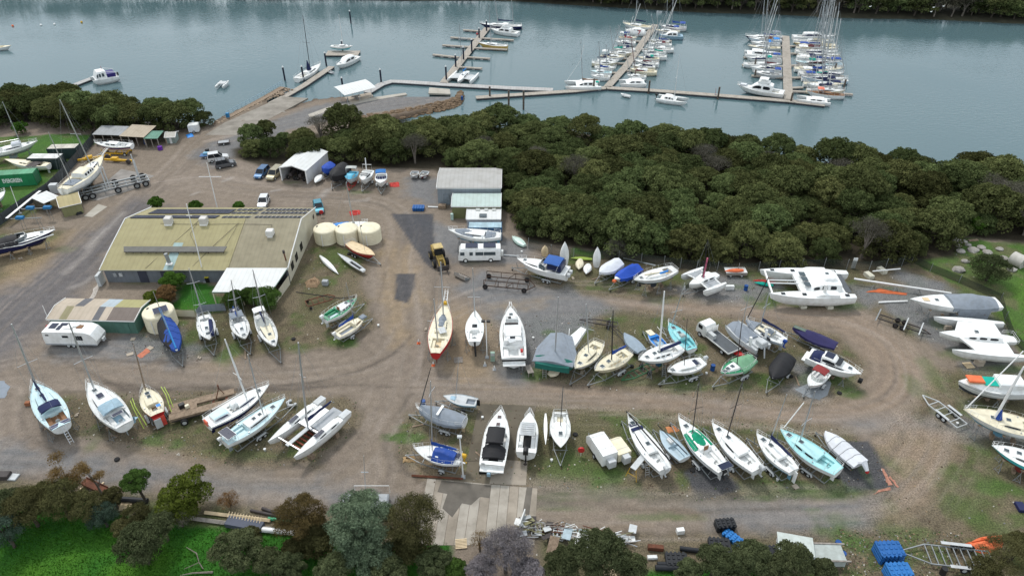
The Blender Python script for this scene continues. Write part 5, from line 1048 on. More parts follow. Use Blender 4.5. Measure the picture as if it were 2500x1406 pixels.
def trailer(s,label,ax=2,m=GAL,guard=LG,t0=.08,tax=.36,bar=1.2,w=None,what=None,bed=None,wr=.3,bow=True):
 e=empty('boat_trailer',s.c,s.a,label,'trailer'); w=(w or s.B*.36); zb=bed or .48; x0=s.xs(t0); x1=s.xs(.8); xb=s.xs(1) +bar; b=MB()
 for sg in (1,-1): b.beam((x0,s.yo +sg*w,zb),(x1,s.yo +sg*w*.8,zb),.07,.12,m); b.beam((x1,s.yo +sg*w*.8,zb),(xb,s.yo,zb -.05),.07,.1,m)
 for t in (0,.3,.6,1): x=x0 +(x1 -x0) *t; b.beam((x,s.yo -w,zb -.04),(x,s.yo +w,zb -.04),.06,.08,m)
 b.build('frame',e); b=MB()
 zk=s.zs(.4) -s.D
 for t in (.15,.35,.55,.75):
  for sg in (1,-1): x=s.xs(t); b.tube((x,s.yo +sg*w*.9,zb),(x,s.yo +sg*w*.55,max(zb +.1,zk +.25)),.03,m,4)
 if bow: b.path([(s.xs(.97),s.yo,zb),(s.xs(1) +.12,s.yo,max(zb +.4,s.zs(1) -.8))],.045,m,5)
 b.build('hull_support',e); b=MB(); b.lathe((xb -.25,s.yo +.15,.14),[(.05,-.04),(.13,-.03),(.13,.03),(.05,.04)],RUB,10,'y'); b.tube((xb -.25,s.yo +.1,.14),(xb -.25,s.yo +.1,zb +.35),.03,m,5); b.build('jockey_wheel',e)
 for i in range(ax):
  xa=s.xs(tax) +(i -(ax -1) /2) *(wr*2.35)
  for sg in (1,-1):
   y=s.yo +sg*(w +.24); wheel(e,(xa,y,wr),wr,.2);
  b=MB(); b.tube((xa,s.yo -w -.2,wr),(xa,s.yo +w +.2,wr),.035,m,5); b.build('axle',e)
 if guard:
  for sg in (1,-1):
   b=MB(); xa=s.xs(tax); hl=wr*1.2*ax; y=s.yo +sg*(w +.25); b.grid([[(xa +q*hl,y -.14,zz),(xa +q*hl,y +.14,zz)] for q,zz in ((-1.1,wr*1.2),(-.8,wr*2.15),(.8,wr*2.15),(1.1,wr*1.2))],guard); b.grid([[(xa +q*hl,y -.14,zz -.03),(xa +q*hl,y +.14,zz -.03)] for q,zz in ((-1.1,wr*1.2),(-.8,wr*2.15),(.8,wr*2.15),(1.1,wr*1.2))],guard); b.build('mudguard',e,False)
 return e
def wheel(e,c,r,w,rim=LG):
 b=MB(); b.lathe(c,[(r*.6,-w/2),(r*.95,-w/2),(r,-w*.3),(r,w*.3),(r*.95,w/2),(r*.6,w/2)],RUB,16,'y'); o=b.build('wheel',e)
 b=MB(); b.lathe(c,[(.05,-w*.52),(r*.58,-w*.5),(r*.58,w*.5),(.05,w*.52)],rim,12,'y'); b.build('rim',o); return o
# ---------------------------------------------------------------- boats on the hard
def keel(label,st,bw,zd=2.7,B=None,hull=WH,bot=AFB,stripe=None,deck=WH2,ckm=None,ck=(.12,.36,.5),cab=(.38,.76,.62,.42),cabc=WH,win='long',hatch=(.7,),mt=.56,top=None,boom=None,bc=None,rails=True,fin=True,rud=True,sup='stand',ax=2,what=None,boot=None,name='sailing_yacht',cat='yacht',spread=(.55,),mr=.085,mm=ALU,furl=None,trim=None,tw=.62,rake=.12,D=None,tl=None,sheer=.035,wc=GLS,wires=True,group=None,tax=.36,front=.3,front_hatch=True,rim=None,depth=.42,band=None,pw=2.1,push=True,wl=.52,wls=0):
 if wls == 0: wls=(NV,AFB,None,RD,GREYP,None)[len(label) % 6]
 s=Boat(label,st,bw,zd,B,name,cat,group=group).shape(tw=tw,rake=rake,D=D,sheer=sheer,pw=pw).hull(hull,bot,stripe,boot=boot,band=band,wl=wl,wls=wls).deck(deck,ck,ckm or deck,depth,trim=trim,rim=rim)
 if cab: s.cabin(*cab,col=cabc,win=win,hatch=hatch,front=front,wc=wc)
 if front_hatch and cab: s.hatch(min(.88,cab[1] +.06))
 if top: s.mast(mt,top,r=mr,m=mm,boom=boom,bc=bc,spread=spread,furl=furl,wires=wires,z0=(s.zs(mt) +(cab[3] if cab and cab[0] < mt < cab[1] else 0)))
 if rails: s.rails(push=push)
 if fin: s.fin(L=s.L*.17,D=min(1.2,max(.25,s.zs(.5) -s.D -.12)),col=bot)
 if rud: s.rudder(bot)
 if ck:
  b=MB(); b.lathe((s.xs(ck[0] +.05),s.yo,s.zs(ck[0]) -.1),[(.25,-.02),(.27,0),(.25,.02)],ALU,10,'x'); b.tube((s.xs(ck[0] +.055),s.yo,s.zs(ck[0]) -.5),(s.xs(ck[0] +.055),s.yo,s.zs(ck[0]) -.1),.06,WM,5); b.build('helm',s.e)
  for sg in (1,-1):
   b=MB(); b.lathe((s.xs(ck[1] -.03),sg*s.hw(ck[1]) *.78,s.zs(ck[1])),[(.08,0),(.07,.12),(.09,.15)],ALU,8); b.build('winch',s.e)
 if sup == 'stand': s.kd=.9; stands(s,what=what or 'yacht')
 elif sup: trailer(s,tl or ('galvanised trailer under ' +(what or 'the yacht')),ax=ax,tax=tax)
 return s
# upper-left paddock
s=keel('white sloop with grey-covered deck standing on the grass paddock',(-45,375),(94,348),2.6,3.4,bot=AFG,top=(6,249),mt=.70,boom=4.5,what='white sloop on the grass',hull=WH); s.blk(.62,0,.35,(1.8,1.5,.7),WC,'deck_tent',.25)
s=Boat('old white sloop hull with cream deck and torn brown cockpit on the grass',(118,402),(13,393),1.9,2.7,'old_sloop','yacht').shape(rake=.2,tw=.55).hull(WH2,WH2,boot=CR).deck(CR,(.12,.42,.55),STL); s.cabin(.44,.66,.5,.3,CR,win='two',hatch=()); s.tarp(.2,.42,(.1,.3,.1),STL,.0); s.rudder(WH2); stands(s,(.3,.7),what='old cream-decked sloop')
s=Boat('large white pilothouse ketch with four side windows under refit',(152,462),(256,386),3.4,4.0,'pilothouse_ketch','yacht').shape(tw=.5,rake=.1,sheer=.05,D=2.2).hull(WH,AFG,boot=WH2).deck(CR,(.10,.34,.6),STL,.6); s.cabin(.36,.62,.72,1.0,WH,win=[(.1,.24),(.32,.46),(.54,.66),(.74,.86)],hatch=(),top=CR); s.cabin(.62,.82,.5,.4,WH,win='three')
s.mast(.68,(146,244),.12,boom=None,spread=(.5,)); s.mast(.2,(118,323),.09,spread=(),name='mizzen_mast'); s.rails(); s.line([(.96,0,.3),(1.12,0,.7)],.09,WM,'bowsprit'); s.line([(.96,.35,.4),(1.12,.3,.8)],.03,WM,'bowsprit_rail'); s.line([(.96,-.35,.4),(1.12,-.3,.8)],.03,WM,'bowsprit_rail'); s.fin(4,.8,.45,AFG); s.rudder(WH2,0,1.4,True); stands(s,(.2,.45,.7),what='pilothouse ketch'); s.tarp(.12,.3,(.2,.5,.2),GC,.0,over=-.5)
s=keel('white sloop with dark blue side stripe on a yellow cradle',(322,354),(231,351),2.2,2.7,stripe=NV,band=(.16,.5),bot=WH2,fin=False,sup=None,rud=False,mt=.5,cab=(.35,.75,.6,.5),win='two')
b=MB(); c=s.c; e=empty('yellow_cradle',(c.x,c.y,0),s.a,'yellow steel cradle under the blue-striped white sloop','cradle')
for y in (-.9,.9): b.beam((-3,y,.5),(3,y,.5),.2,.25,YE)
for x in (-2.5,0,2.5): b.beam((x,-1,.45),(x,1,.45),.15,.2,YE)
b.build('frame',e)
for x in (-2.2,2.2):
 for y in (-1,1): b=MB(); b.tube((x,y,.5),(x,y*1.3,1.5),.07,YE); b.build('arm',e)
for x in (-2.6,2.6): wheel(e,(x,-1.1,.38),.38,.25); wheel(e,(x,1.1,.38),.38,.25)
s=Boat('small blue and white launch at the picture edge beside the green container',(-40,500),(14,468),2.0,2.4,'launch','boat').shape(rake=.1).hull(WH,AFL,wl=.4).deck(WH2,(.1,.5,.6),LG); s.rails(push=False,life=False); stands(s,(.3,),what='launch by the green container')
s=Boat('navy and white sports cruiser with black canvas canopy',(-38,604),(137,563),2.5,3.2,'sports_cruiser','motor boat').shape(style='v',tw=.88,tm=.4,rake=.16,D=1.9,sheer=.02).hull(NV,AFD,wl=.8).deck(WH,(.12,.48,.7),CR,.6); s.cabin(.5,.93,.72,.35,WH,win=[(.15,.7)],hatch=(.7,),front=.9); s.screen(.44,.62,.7,.85); s.tarp(.16,.46,(.6,.95,.9),BK,.1,tent=.8); s.rails(push=False); s.line([(.1,1.5,.0),(.5,1.62,-.35),(.95,.5,-.5)],.12,WH,'gunwale'); s.line([(.1,-1.5,.0),(.5,-1.62,-.35),(.95,-.5,-.5)],.12,WH,'gunwale'); stands(s,(.3,.55,.8),what='navy and white sports cruiser')
b=MB(); e=empty('cradle_stand',G(80,560),.05,'steel cradle with blue pads standing behind the navy cruiser','cradle')
for y in (0,3.6): b.beam((-3,y,2.2),(2.4,y,2.3),.1,.12,GAL)
for x in (-1.6,-1.0,1.4,2.0):
 for y in (0,3.6): b.tube((x,y,0),(x*.9,y,2.2),.04,GAL,4)
b.build('frame',e)
for x,y in ((-1.3,0),(-1.3,3.6),(1.7,3.6)): b=MB(); b.box((x,y,2.45),(1.3,.7,.5),mat((.02,.16,.36),.7,.1,name='blue_pad'),ch=.1); b.build('pad',e)
# between the tanks and the road
s=Boat('maroon and white trailer sailer with bright blue cover behind the water tanks',(812,556),(899,545),1.9,2.5,'trailer_sailer','yacht').shape(rake=.12).hull(MR,MR,WH,wl=.8).deck(WH,(.1,.3,.5),LG); s.cabin(.4,.72,.6,.4,WH); s.tarp(.04,.46,(.7,.75,.6),BB,.02,tent=.85,over=-.1); s.mast(.6,(845,446),spread=(.5,)); s.rails(life=False); trailer(s,'trailer under the maroon and white sailer')
s=Boat('small cream-decked red keelboat on a low trailer beside the cream tanks',(851,592),(916,626),1.5,2.2,'day_sailer','yacht').shape(rake=.12,tw=.7).hull(RD,RD,CR,wl=.9).deck(CR2,None); s.cabin(.3,.55,.45,.12,CR2,win=None,hatch=()); s.mast(.62,(873,520),.04,wires=False,spread=()); s.rails(push=True,pul=False,life=False); trailer(s,'low steel trailer under the red cream-decked keelboat',guard=None)
def upturned(label,a,b_,w,z,m,name='upturned_dinghy',cat='dinghy',group=None,base=None,h=.45,stripe=None,tm=.4,tw=.5,zoff=0):
 p=G(*a,z); q=G(*b_,z); c=(p +q) /2; L_=(q -p).length; an=math.atan2(q.y -p.y,q.x -p.x); b=MB(); rows=[]
 for i in range(13):
  t=i/12; hw=w/2*(tw +(1 -tw) *math.sin(math.pi/2*t/tm) if t < tm else max(.05,1 -((t -tm) /(1 -tm)) ** 2.1)); hh=h*(1 -.5*max(0,t -.6) /.4*(1)) *(hw/(w/2)) ** .3
  rows.append([(-L_/2 +t*L_,hw*y,zz*hh) for y,zz in ((1,0),(1.0,.12),(.97,.4),(.8,.78),(.45,.95),(0,1.04),(-.45,.95),(-.8,.78),(-.97,.4),(-1.0,.12),(-1,0))])
 K=11; b.grid(rows,lambda i,j: stripe if stripe and j in (0,9) else m); b.f.append(tuple(range(K))); b.mi.append(b.k(m)); b.f.append(tuple(range(12*K,13*K))[::-1]); b.mi.append(b.k(m))
 e=empty(name,(c.x,c.y,z -h*.5 +zoff),an,label,cat,group); b.build('hull',e); b=MB(); b.beam((-L_*.42,0,h*1.03),(L_*.3,0,h*.95),.05,.06,m); b.build('keel',e); return e
upturned('long white upturned skiff hull lying beside the firewood',(781,624),(826,667),.9,.45,WH,'upturned_hull','hull',tw=.3); s=None
s=Boat('slim white racing hull with black deck edges on blocks',(888,660),(824,618),.8,1.1,'racing_hull','hull').shape(tw=.7,D=.5,sheer=0).hull(WH,WH,BK).deck(LG,(.1,.5,.5),BK,.25,rim=BK)
s=keel('green-decked white trailer sailer with open cockpit near the bend in the road',(792,778),(872,730),2.0,2.5,deck=GR,ckm=PAQ,bot=WH2,top=None,ax=2,sup='trailer',cab=(.42,.78,.62,.4),cabc=WH,win='three',ck=(.08,.4,.62),fin=False,tl='dark trailer under the green-decked sailer',rim=WH); s.blk(.42,0,.1,(.1,.6,.55),TK,'hatch_board',0); s.outboard(.2,1.0,WH); s.line([(.94,0,.5),(.6,.6,1.2),(-.35,2.4,4.8)],.07,BK,'mast')
s=Boat('small cream and white dinghy with blue sail roll on the bright weeds',(821,818),(893,773),1.5,2.2,'sailing_dinghy','dinghy').shape(tw=.75,rake=.08).hull(WH,WH,CR).deck(CR,(.08,.55,.72),GC,.4); s.cabin(.55,.82,.6,.3,CR,hatch=(),win='long',wc=TK); s.mast(.6,(845,690),.05,spread=(.5,),boom=2.6,bc=BL); s.outboard(.1,.9,WH); s.blk(.9,0,.0,(.9,.9,.3),GC,'bow_cover',.1); trailer(s,'small trailer under the cream dinghy',ax=1,what='dinghy')
# keelboats in front of the lawn
s=Boat('sailing boat under a black and blue mast tarp beside the big cream tank',(398,775),(434,862),2.0,2.5,'covered_yacht','yacht').shape(tw=.6).hull(WH2,AFD).deck(WH2); s.tarp(.05,.95,(.9,1.2,.2),BL,.35,tent=.45,over=.05,rope=True); s.line([(-.05,0,1.4),(1.0,0,.5)],.12,mat((.02,.2,.5),.8,name='blue_wrap'),'mast_wrap'); s.mast(.55,(374,712),.06,wires=False,spread=()); s.solar(-.02,0,1.5,1.9,1.3); s.outboard(-.3); trailer(s,'trailer under the black and blue covered boat',bar=1.0)
s.tarp(.1,.85,(.95,1.22,.4),BK,.3,tent=.46,over=.07,name='dark_cover_half');
for v in s.e.children:
 if v.name.startswith('dark_cover_half'):
  for p in v.data.vertices: p.co.y=min(p.co.y,-.02)
def front(label,st,bw,top,**k): return keel(label,st,bw,2.1,2.5,sup='trailer',fin=False,top=top,bot=k.pop('bot',WH2),**k)
s=front('white sloop with a navy sail bag along one side deck, tan boot stripe',(497,770),(512,832),(461,655),mt=.15,cab=(.3,.7,.62,.35),what='x',tl='trailer under the white sloop with navy sail bag',spread=(.72,.3),boot=CR2); s.line([(.3,.7,.25),(.9,.5,.25)],.28,NC,'sail_bag',8)
s=front('white trailer sailer with solar arch and dark blue bow stripe',(575,768),(600,830),(564,683),mt=.3,boom=2.6,bc=BL,cab=(.4,.8,.68,.45),win=[(.3,.97)],tl='trailer under the solar-arched sailer'); s.top(.0,.12,1.3,.7,SOL,name='solar_arch',crown=.02); s.top(.1,.34,1.1,.8,GC,name='dodger')
s=front('white trailer sailer with navy boom tent beside the feathery shrubs',(633,768),(674,850),(617,658),mt=.48,boom=2.9,bc=NC,cab=(.35,.8,.65,.35),cabc=CR,tl='trailer under the sailer with navy boom tent'); s.tarp(.18,.42,(.7,.9,.5),CLR,.0,tent=.4,over=-.2,name='clear_awning'); s.top(.0,.14,1.4,.9,WM,name='stern_arch')
# row along the lower track
s=keel('aqua-decked ketch with navy sail cover, brown cockpit and stern ladder',(150,1040),(84,938),3.0,3.3,deck=PAQ,ckm=TK,bot=AFB,top=(28,791),mt=.84,mm=ALU,mr=.12,boom=4.4,bc=NC,cab=(.36,.78,.62,.42),cabc=PAQ,what='aqua-decked ketch',trim=TK,spread=(.42,),furl=None,ck=(.09,.3,.6)); s.top(.28,.42,.9,.7,NC,name='dodger',crown=.3); s.blk(.05,0,.02,(.7,2.2,.05),NV,'stern_locker',0); s.line([(0,-.3,0),(-.14,-.3,-1.9)],.035,ALU,'ladder'); s.line([(0,.1,0),(-.14,.1,-1.9)],.035,ALU,'ladder')
for q in range(6): s.line([(-.02 -.02*q,-.3,-.3 -.28*q),(-.02 -.02*q,.1,-.3 -.28*q)],.03,ALU,'rung')
s=keel('weathered white sloop with bare rolled mast steps and grey cockpit canvas',(304,1036),(216,938),3.0,3.3,deck=WH2,bot=AFG,top=(168,787),mt=.80,mr=.11,cab=(.34,.74,.66,.45),hatch=(),ckm=SB,what='weathered white sloop',spread=(.47,),ck=(.06,.3,.66)); s.top(.24,.42,.8,.75,mat((.3,.42,.5),.8,name='grey_blue_canvas'),name='dodger',crown=.3); s.solar(.62,0,.9,.7,.55); s.solar(.12,0,.5,1.2,1.0)
b=Boat('pale blue tender slung across the stern of the weathered sloop',(280,1040),(338,1018),2.5,1.3,'tender','dinghy').shape(tw=.8,D=.5,sheer=.02).hull(SB,SB).deck(SB,(.05,.85,.75),CR,.35)
s=keel('cream-decked red yacht with yellow cradle arms and orange rudder',(384,1010),(353,948),2.2,2.5,hull=RD,bot=RD,deck=CR,ckm=TK,top=(326,842),mt=.9,mm=TIM,cab=(.34,.7,.6,.3),cabc=CR,sup='trailer',tl='big-wheeled black trailer under the cream-decked red yacht',win=None,spread=(.5,),fin=False,wires=True,rim=CR); s.solar(.2,-.5,.5,.5,.3,m=BB)
for sg in (1,-1): s.line([(.75,sg*1.7,.3),(.5,sg*1.8,.1),(.05,sg*1.5,-1.2)],.05,YG,'cradle_arm'); s.line([(.7,sg*2.0,.3),(.45,sg*2.05,.1),(.1,sg*1.9,-1.8)],.05,YG,'cradle_arm')
s.blk(-.03,0,-1.9,(.1,1.3,1.5),mat((.7,.08,.06),.6,name='orange_red'),'rudder_blade',0); s.blk(-.06,.25,-1.9,(.1,.8,1.4),LG,'rudder_cover',0)
# timber barge
e=empty('timber_barge',G(505,1000),.40,'old timber work barge with two plank decks on wheels','barge')
for y,x0,x1 in ((-.9,-4.2,2.9),(.9,-4.2,3.6)): b=MB(); b.box(((x0 +x1) /2,y,1.0),(x1 -x0,1.1,.3),TIM); b.build('plank_deck',e,False)
b=MB(); b.box((-2.4,0,1.05),(3.0,.9,.25),TIM); b.box((1.0,0,.8),(.3,1.9,.3),RS); b.box((2.6,0,.8),(.3,1.9,.3),RS); b.build('cross_deck',e,False)
for y in (-1.3,1.3): b=MB(); b.beam((-4.0,y,.75),(3.0,y,.75),.2,.3,STL); b.build('side_beam',e,False)
b=MB(); b.path([(1.4,.3,1.1),(1.9,.6,2.2),(2.0,.6,2.8)],.06,RS); b.path([(2.4,.9,1.1),(1.95,.6,2.6)],.05,RS); b.lathe((2.0,.6,2.8),[(.05,-.1),(.22,-.05),(.22,.05),(.05,.1)],RS,10,'x'); b.build('winch_frame',e)
b=MB(); b.box((-2.6,.3,1.45),(.7,.6,.6),BP,.3,.06); b.box((-2.0,.0,1.4),(.5,.4,.4),CR,.3,.05); b.build('pump',e); b=MB(); b.tube((-4,-.6,.8),(-6.2,-1.2,.1),.07,TIG); b.build('drawbar',e)
for x in (-2.6,1.8): wheel(e,(x,-1.75,.45),.45,.3); wheel(e,(x,1.6,.45),.45,.3)
s=keel('navy-bottomed white ketch with blue window band and fat white mast',(505,1033),(659,942),2.6,2.9,hull=WH,bot=NV,wl=.2,deck=WH,top=(549,828),mt=.62,mm=WM,mr=.12,boom=4.2,cab=(.46,.76,.55,.38),wc=NC,win=[(.02,.95)],ck=(.34,.5,.5),what='navy-bottomed ketch',spread=(.38,),hatch=(),tw=.75); s.cabin(.08,.32,.62,.5,WH,win=[(.05,.95)],wc=NC,hatch=(),front=.15,top=PAQ,name='aft_cabin'); s.blk(.42,0,.1,(.8,.8,.7),WH,'helm_console',.15); s.blk(.0,.2,-.4,(.2,.8,.7),mat((.72,.15,.08),.6,name='orange_float'),'life_float',.05)
s=keel('white cruising sloop with pale aqua deck and solar panel over the stern',(548,1078),(698,975),2.1,2.7,deck=PAQ,top=(605,865),mt=.62,bot=AFG,sup='trailer',ax=2,cab=(.34,.72,.6,.42),cabc=WH,win=[(.05,.8)],tl='twin-axle trailer under the sloop with the stern solar panel',boom=3.4,ck=(.1,.33,.6),fin=False,hatch=(.35,.6),spread=(.4,),tax=.45); s.solar(.07,0,1.1,1.9,.9); s.outboard(.5,.8,WH)
b=MB(); p=G(708,985,.4); b.path([(.5,-.5,0),(0,-.5,.1),(-.3,0,.1),(0,.5,.1),(.6,.5,0)],.2,LG,8); o=b.build('rolled_fender',None,loc=(p.x,p.y,.22),rz=1.0); tag(o,'folded grey inflatable tube lying at the bow of the aqua-decked sloop','inflatable')
# multihulls
def multi(label,st,bw,zd,hulls,name,cat='multihull',water=False,D=1.3,col=WH,deckc=WH,bot=WH2,B=None,rakes=.03,group=None,tw=.5,sheer=.01,stripe=None,boot=None,tm=.45):
 s=Boat(label,st,bw,zd,B or 5,name,cat,water,group); s.sub=[]
 for (yo,Lf,w,xo) in hulls:
  s.shape(L=s.L*Lf,B=w,D=D,tw=tw,yo=yo,xo=xo*s.L,rake=rakes,sheer=sheer,tm=tm).hull(col,bot,stripe,boot=boot).deck(deckc,None)
 s.shape(L=s.L,B=s.B,D=D,tw=1,tm=.99,yo=0,xo=0,sheer=0); return s
s=multi('white sailing catamaran with two slim hulls, grey trampoline and navy sail cover',(821,986),(685,1098),2.1,[(-2.15,1.0,1.3,.0),(2.15,1.0,1.3,0)],'sailing_catamaran','catamaran',D=1.4)
if True:
 L_=s.L
 for yo in (-2.15,2.15):
  s.yo=yo; s.hw=lambda t: .62 if t < .75 else max(.1,.62 -(t -.75) *2); s.cabin(.24,.72,.8,.32,WH,win=[(.1,.3),(.5,.72)],hatch=(),front=.5,name='hull_cabin'); b=MB()
  b.box((s.xs(.55),yo,s.zs(.5) +.4),(1.3,.5,.04),SOL); b.build('solar_panel',s.e,False); b=MB(); b.box((s.xs(.08),yo,s.zs(.5) +.08),(1.4,.9,.1),LG); b.build('stern_step',s.e)
 s.yo=0
 for x,w_ in ((s.xs(.86),.14),(s.xs(.52),.25)): b=MB(); b.beam((x,-2.0,2.0),(x,2.0,2.0),w_,w_,ALU); b.build('crossbeam',s.e)
 b=MB(); b.beam((s.xs(.52),0,2.0),(s.xs(.9),0,2.0),.5,.12,LG); b.build('foredeck_plank',s.e); b=MB(); b.box((s.xs(.33),-.75,2.02),(3.4,1.6,.12),WH); b.build('bridge_deck',s.e,False); b=MB(); b.box((s.xs(.27),.75,2.0),(3.8,1.5,.04),GREYP); b.build('trampoline',s.e,False)
 s.hw=lambda t: 2.3; s.mast(.53,(728,836),.12,boom=4.0,bc=NC,spread=(.62,),z0=2.1,sw=.5)
 for x in (s.xs(.3),s.xs(.75)):
  for y in (-2.15,2.15): p=s.w(x,y,0); b=MB(); b.box((0,0,.33),(.5,.9,.66),TIM); tag(b.build('timber_block',None,False,loc=(p.x,p.y,0),rz=s.a),'timber block stack under the slim-hulled catamaran','block','timber blocks under the slim-hulled catamaran')
 # rusty bearers beneath
 p=s.w(.3,0,0); b=MB()
 for k in range(-3,4): b.beam((k*.6,-1.3,.25),(k*.6,1.3,.25),.18,.2,mat((.25,.07,.04),.8,.15,name='red_oxide'))
 tag(b.build('steel_rack',None,False,loc=(p.x,p.y,0),rz=s.a),'red oxide steel rack beneath the slim-hulled catamaran','rack')
# ---- centre
s=keel('red-sided ketch with cream deck, two masts and white bowsprit',(1063,862),(1089,745),3.0,3.3,hull=RD,bot=AFR,deck=CR,top=(1076,640),mt=.74,mr=.11,cab=(.4,.66,.5,.35),cabc=CR,win='ports',what='red ketch',ckm=CR2,rim=RD,tw=.4,hatch=(),sheer=.06,ck=(.1,.3,.5)); s.mast(.22,(1059,730),.09,name='mizzen_mast',spread=(.5,),wires='x')
s.tarp(.5,.72,(.5,.7,.3),GC,.0,over=-.8,name='deck_tent'); s.blk(.42,-.3,.4,(1.3,1.0,.05),LG,'loose_panel',0,.4); s.line([(.95,.25,.3),(1.13,.2,.8)],.04,WM,'bowsprit'); s.line([(.95,-.25,.3),(1.13,-.2,.8)],.04,WM,'bowsprit'); s.line([(.95,.25,.7),(1.13,.2,1.2)],.03,WM,'bowsprit_rail'); s.line([(.95,-.25,.7),(1.13,-.2,1.2)],.03,WM,'bowsprit_rail'); s.blk(.95,0,.1,(.5,.5,.4),YE,'buoy',.1)
for t in (.99,1.04,1.09,1.13): s.line([(t,.23,.4 +(t -.95) *2.4),(t,-.23,.4 +(t -.95) *2.4)],.03,WM,'rung')
s=keel('plain white racing sloop with black rudder, mast standing',(1158,834),(1160,760),3.0,2.6,deck=WH,cabc=WH,top=(1154,655),mt=.8,cab=(.35,.78,.5,.22),win=None,hatch=(),bot=WH2,what='plain white racing sloop',spread=(.42,),rails=False,ck=(.08,.34,.55),ckm=WH,front_hatch=False,mr=.09); s.blk(.47,0,.22,(.7,.7,.04),GLS,'companionway',0); s.line([(-.02,-.05,.0),(-.12,-.15,-1.9)],.13,BP,'rudder_blade',4)
s=Boat('white flybridge motor cruiser with open stripped flybridge and bow rail',(1255,874),(1246,750),2.3,3.6,'flybridge_cruiser','motor boat').shape(style='v',tw=.92,tm=.4,rake=.1,D=1.8,sheer=.02).hull(WH,AFD,wl=.8).deck(WH,(.03,.22,.8),WH2,.6); s.cabin(.24,.72,.78,.95,WH,win=[(.1,.4),(.5,.85)],hatch=(),front=.25,top=WH); s.blk(.46,0,.95,(3.6,2.3,.12),WH,'flybridge_floor',0)
for sg in (1,-1): s.line([(.3,sg*1.15,1.1),(.3,sg*1.15,1.6),(.6,sg*1.0,1.6),(.63,0,1.6)],.05,WM,'flybridge_coaming')
s.blk(.6,0,1.05,(.5,1.7,.5),WH2,'helm_console',.1); s.blk(.6,.3,1.5,(.35,.4,.12),BP,'instrument',0); s.blk(.53,.1,1.05,(.2,1.9,.2),STL,'seat_base',0); s.blk(.3,.05,.97,(.8,.7,.05),GLS,'saloon_opening',0); s.blk(.24,.2,.9,(1.0,1.0,.05),LG,'loose_panel',0,.3); s.hatch(.82); s.rails(push=False); s.line([(.97,.15,.2),(1.05,.12,.35)],.05,WM,'bowsprit'); s.line([(.97,-.15,.2),(1.05,-.12,.35)],.05,WM,'bowsprit')
s.blk(-.03,0,-.9,(.6,3.0,.12),WH,'swim_platform',0); s.blk(0.0,0,-.55,(.06,3.2,.3),BP,'transom_band',0)
for q in range(5): s.blk(.22 +.0*q,.75,.1 +q*.2,(.1,.5,.04),LG,'step',0)
s.blk(.12,-1.1,0,(.5,.35,.3),RD,'fuel_can',.03); stands(s,(.25,.5,.75),what='flybridge motor cruiser')
s=multi('trimaran with grey tent cover and dark green stern tarpaulin',(1350,885),(1372,812),2.5,[(0,1.0,2.2,0)],'covered_trimaran','trimaran',D=1.6,B=5.4)
s.hw=lambda t: 2.7 -max(0,t -.4) *2.2; s.tarp(-.05,.93,(.5,1.0,.4),GC,.15,tent=.35,over=0); s.hw=lambda t: 2.05 +max(0,t +.02) *3.5; s.tarp(-.10,.12,(-.1,.25,.45),mat((.016,.13,.105),.85,.08,name='dark_teal_tarp',bump=2),.95,tent=.9,over=.12,name='stern_cover')
s.yo=0
for (a0,b0) in (((1392,838),(1430,803)),):
 p=s.e_inv(G(*a0,2.2)); q=s.e_inv(G(*b0,2.2)); b=MB(); d=(q -p); n_=Vector((-d.y,d.x,0)).normalized(); b.grid([[p +n_*.95,p -n_*.8],[q +n_*.8,q -n_*.1]],WH); b.grid([[p +n_*.95 -Vector((0,0,.7)),p +n_*.95],[q +n_*.8 -Vector((0,0,.5)),q +n_*.8]],WH); b.grid([[p -n_*.8,p -n_*.8 -Vector((0,0,.7))],[q -n_*.1,q -n_*.1 -Vector((0,0,.5))]],WH); b.grid([[q +n_*.8,q -n_*.1],[q +n_*.8 -Vector((0,0,.5)),q -n_*.1 -Vector((0,0,.5))]],WH); b.build('side_float',s.e,False)
s.line([(1.02,.9,-.2),(1.15,1.0,.3)],.05,WM,'bow_post'); s.line([(.98,-1.0,-.2),(1.12,-.9,.3)],.05,WM,'bow_post'); s.hw=lambda t: 2.5; s.mast(.22,(1363,725),.10,z0=2.9,wires='x',spread=()); stands(s,(.2,.6),k=-.2,what='covered trimaran')
upturned('cream upturned dinghy leaning at the stern of the green-tarped trimaran',(1340,914),(1368,900),1.3,.5,CR,h=.4)
s=keel('cream sloop on trailer with red buoy beside the covered trimaran',(1463,836),(1403,903),2.1,2.7,hull=WH,deck=CR,bot=WH2,sup='trailer',top=(1431,742),mt=.45,fin=False,tl='galvanised trailer under the cream sloop nearest the ladder',cab=(.3,.74,.62,.4),cabc=CR,hatch=(.6,),win='long',spread=(.5,))
s=keel('cream sloop with black mast, blue boom cover and brown waterline stripe',(1536,858),(1451,908),2.1,2.6,hull=CR,deck=CR,bot=CR,sup='trailer',top=(1497,757),mt=.52,boom=2.6,bc=BL,mm=BP,stripe=STL,fin=False,tl='twin-axle trailer under the cream sloop with black mast',cab=(.34,.72,.6,.42),cabc=CR,win='three',wc=CR2)
s=Boat('low dinghy tightly wrapped in grey-blue canvas on a long black trailer',(1568,858),(1524,815),1.2,1.8,'covered_dinghy','dinghy').shape(tw=.75,D=.6).hull(LG,LG).deck(LG); s.tarp(0,1,(.25,.4,.12),mat((.27,.33,.39),.85,.05,name='grey_blue_canvas',bump=2),.25); trailer(s,'long black drawbar trailer under the grey-blue wrapped dinghy',ax=1,m=STL,bar=4.2,what='dinghy')
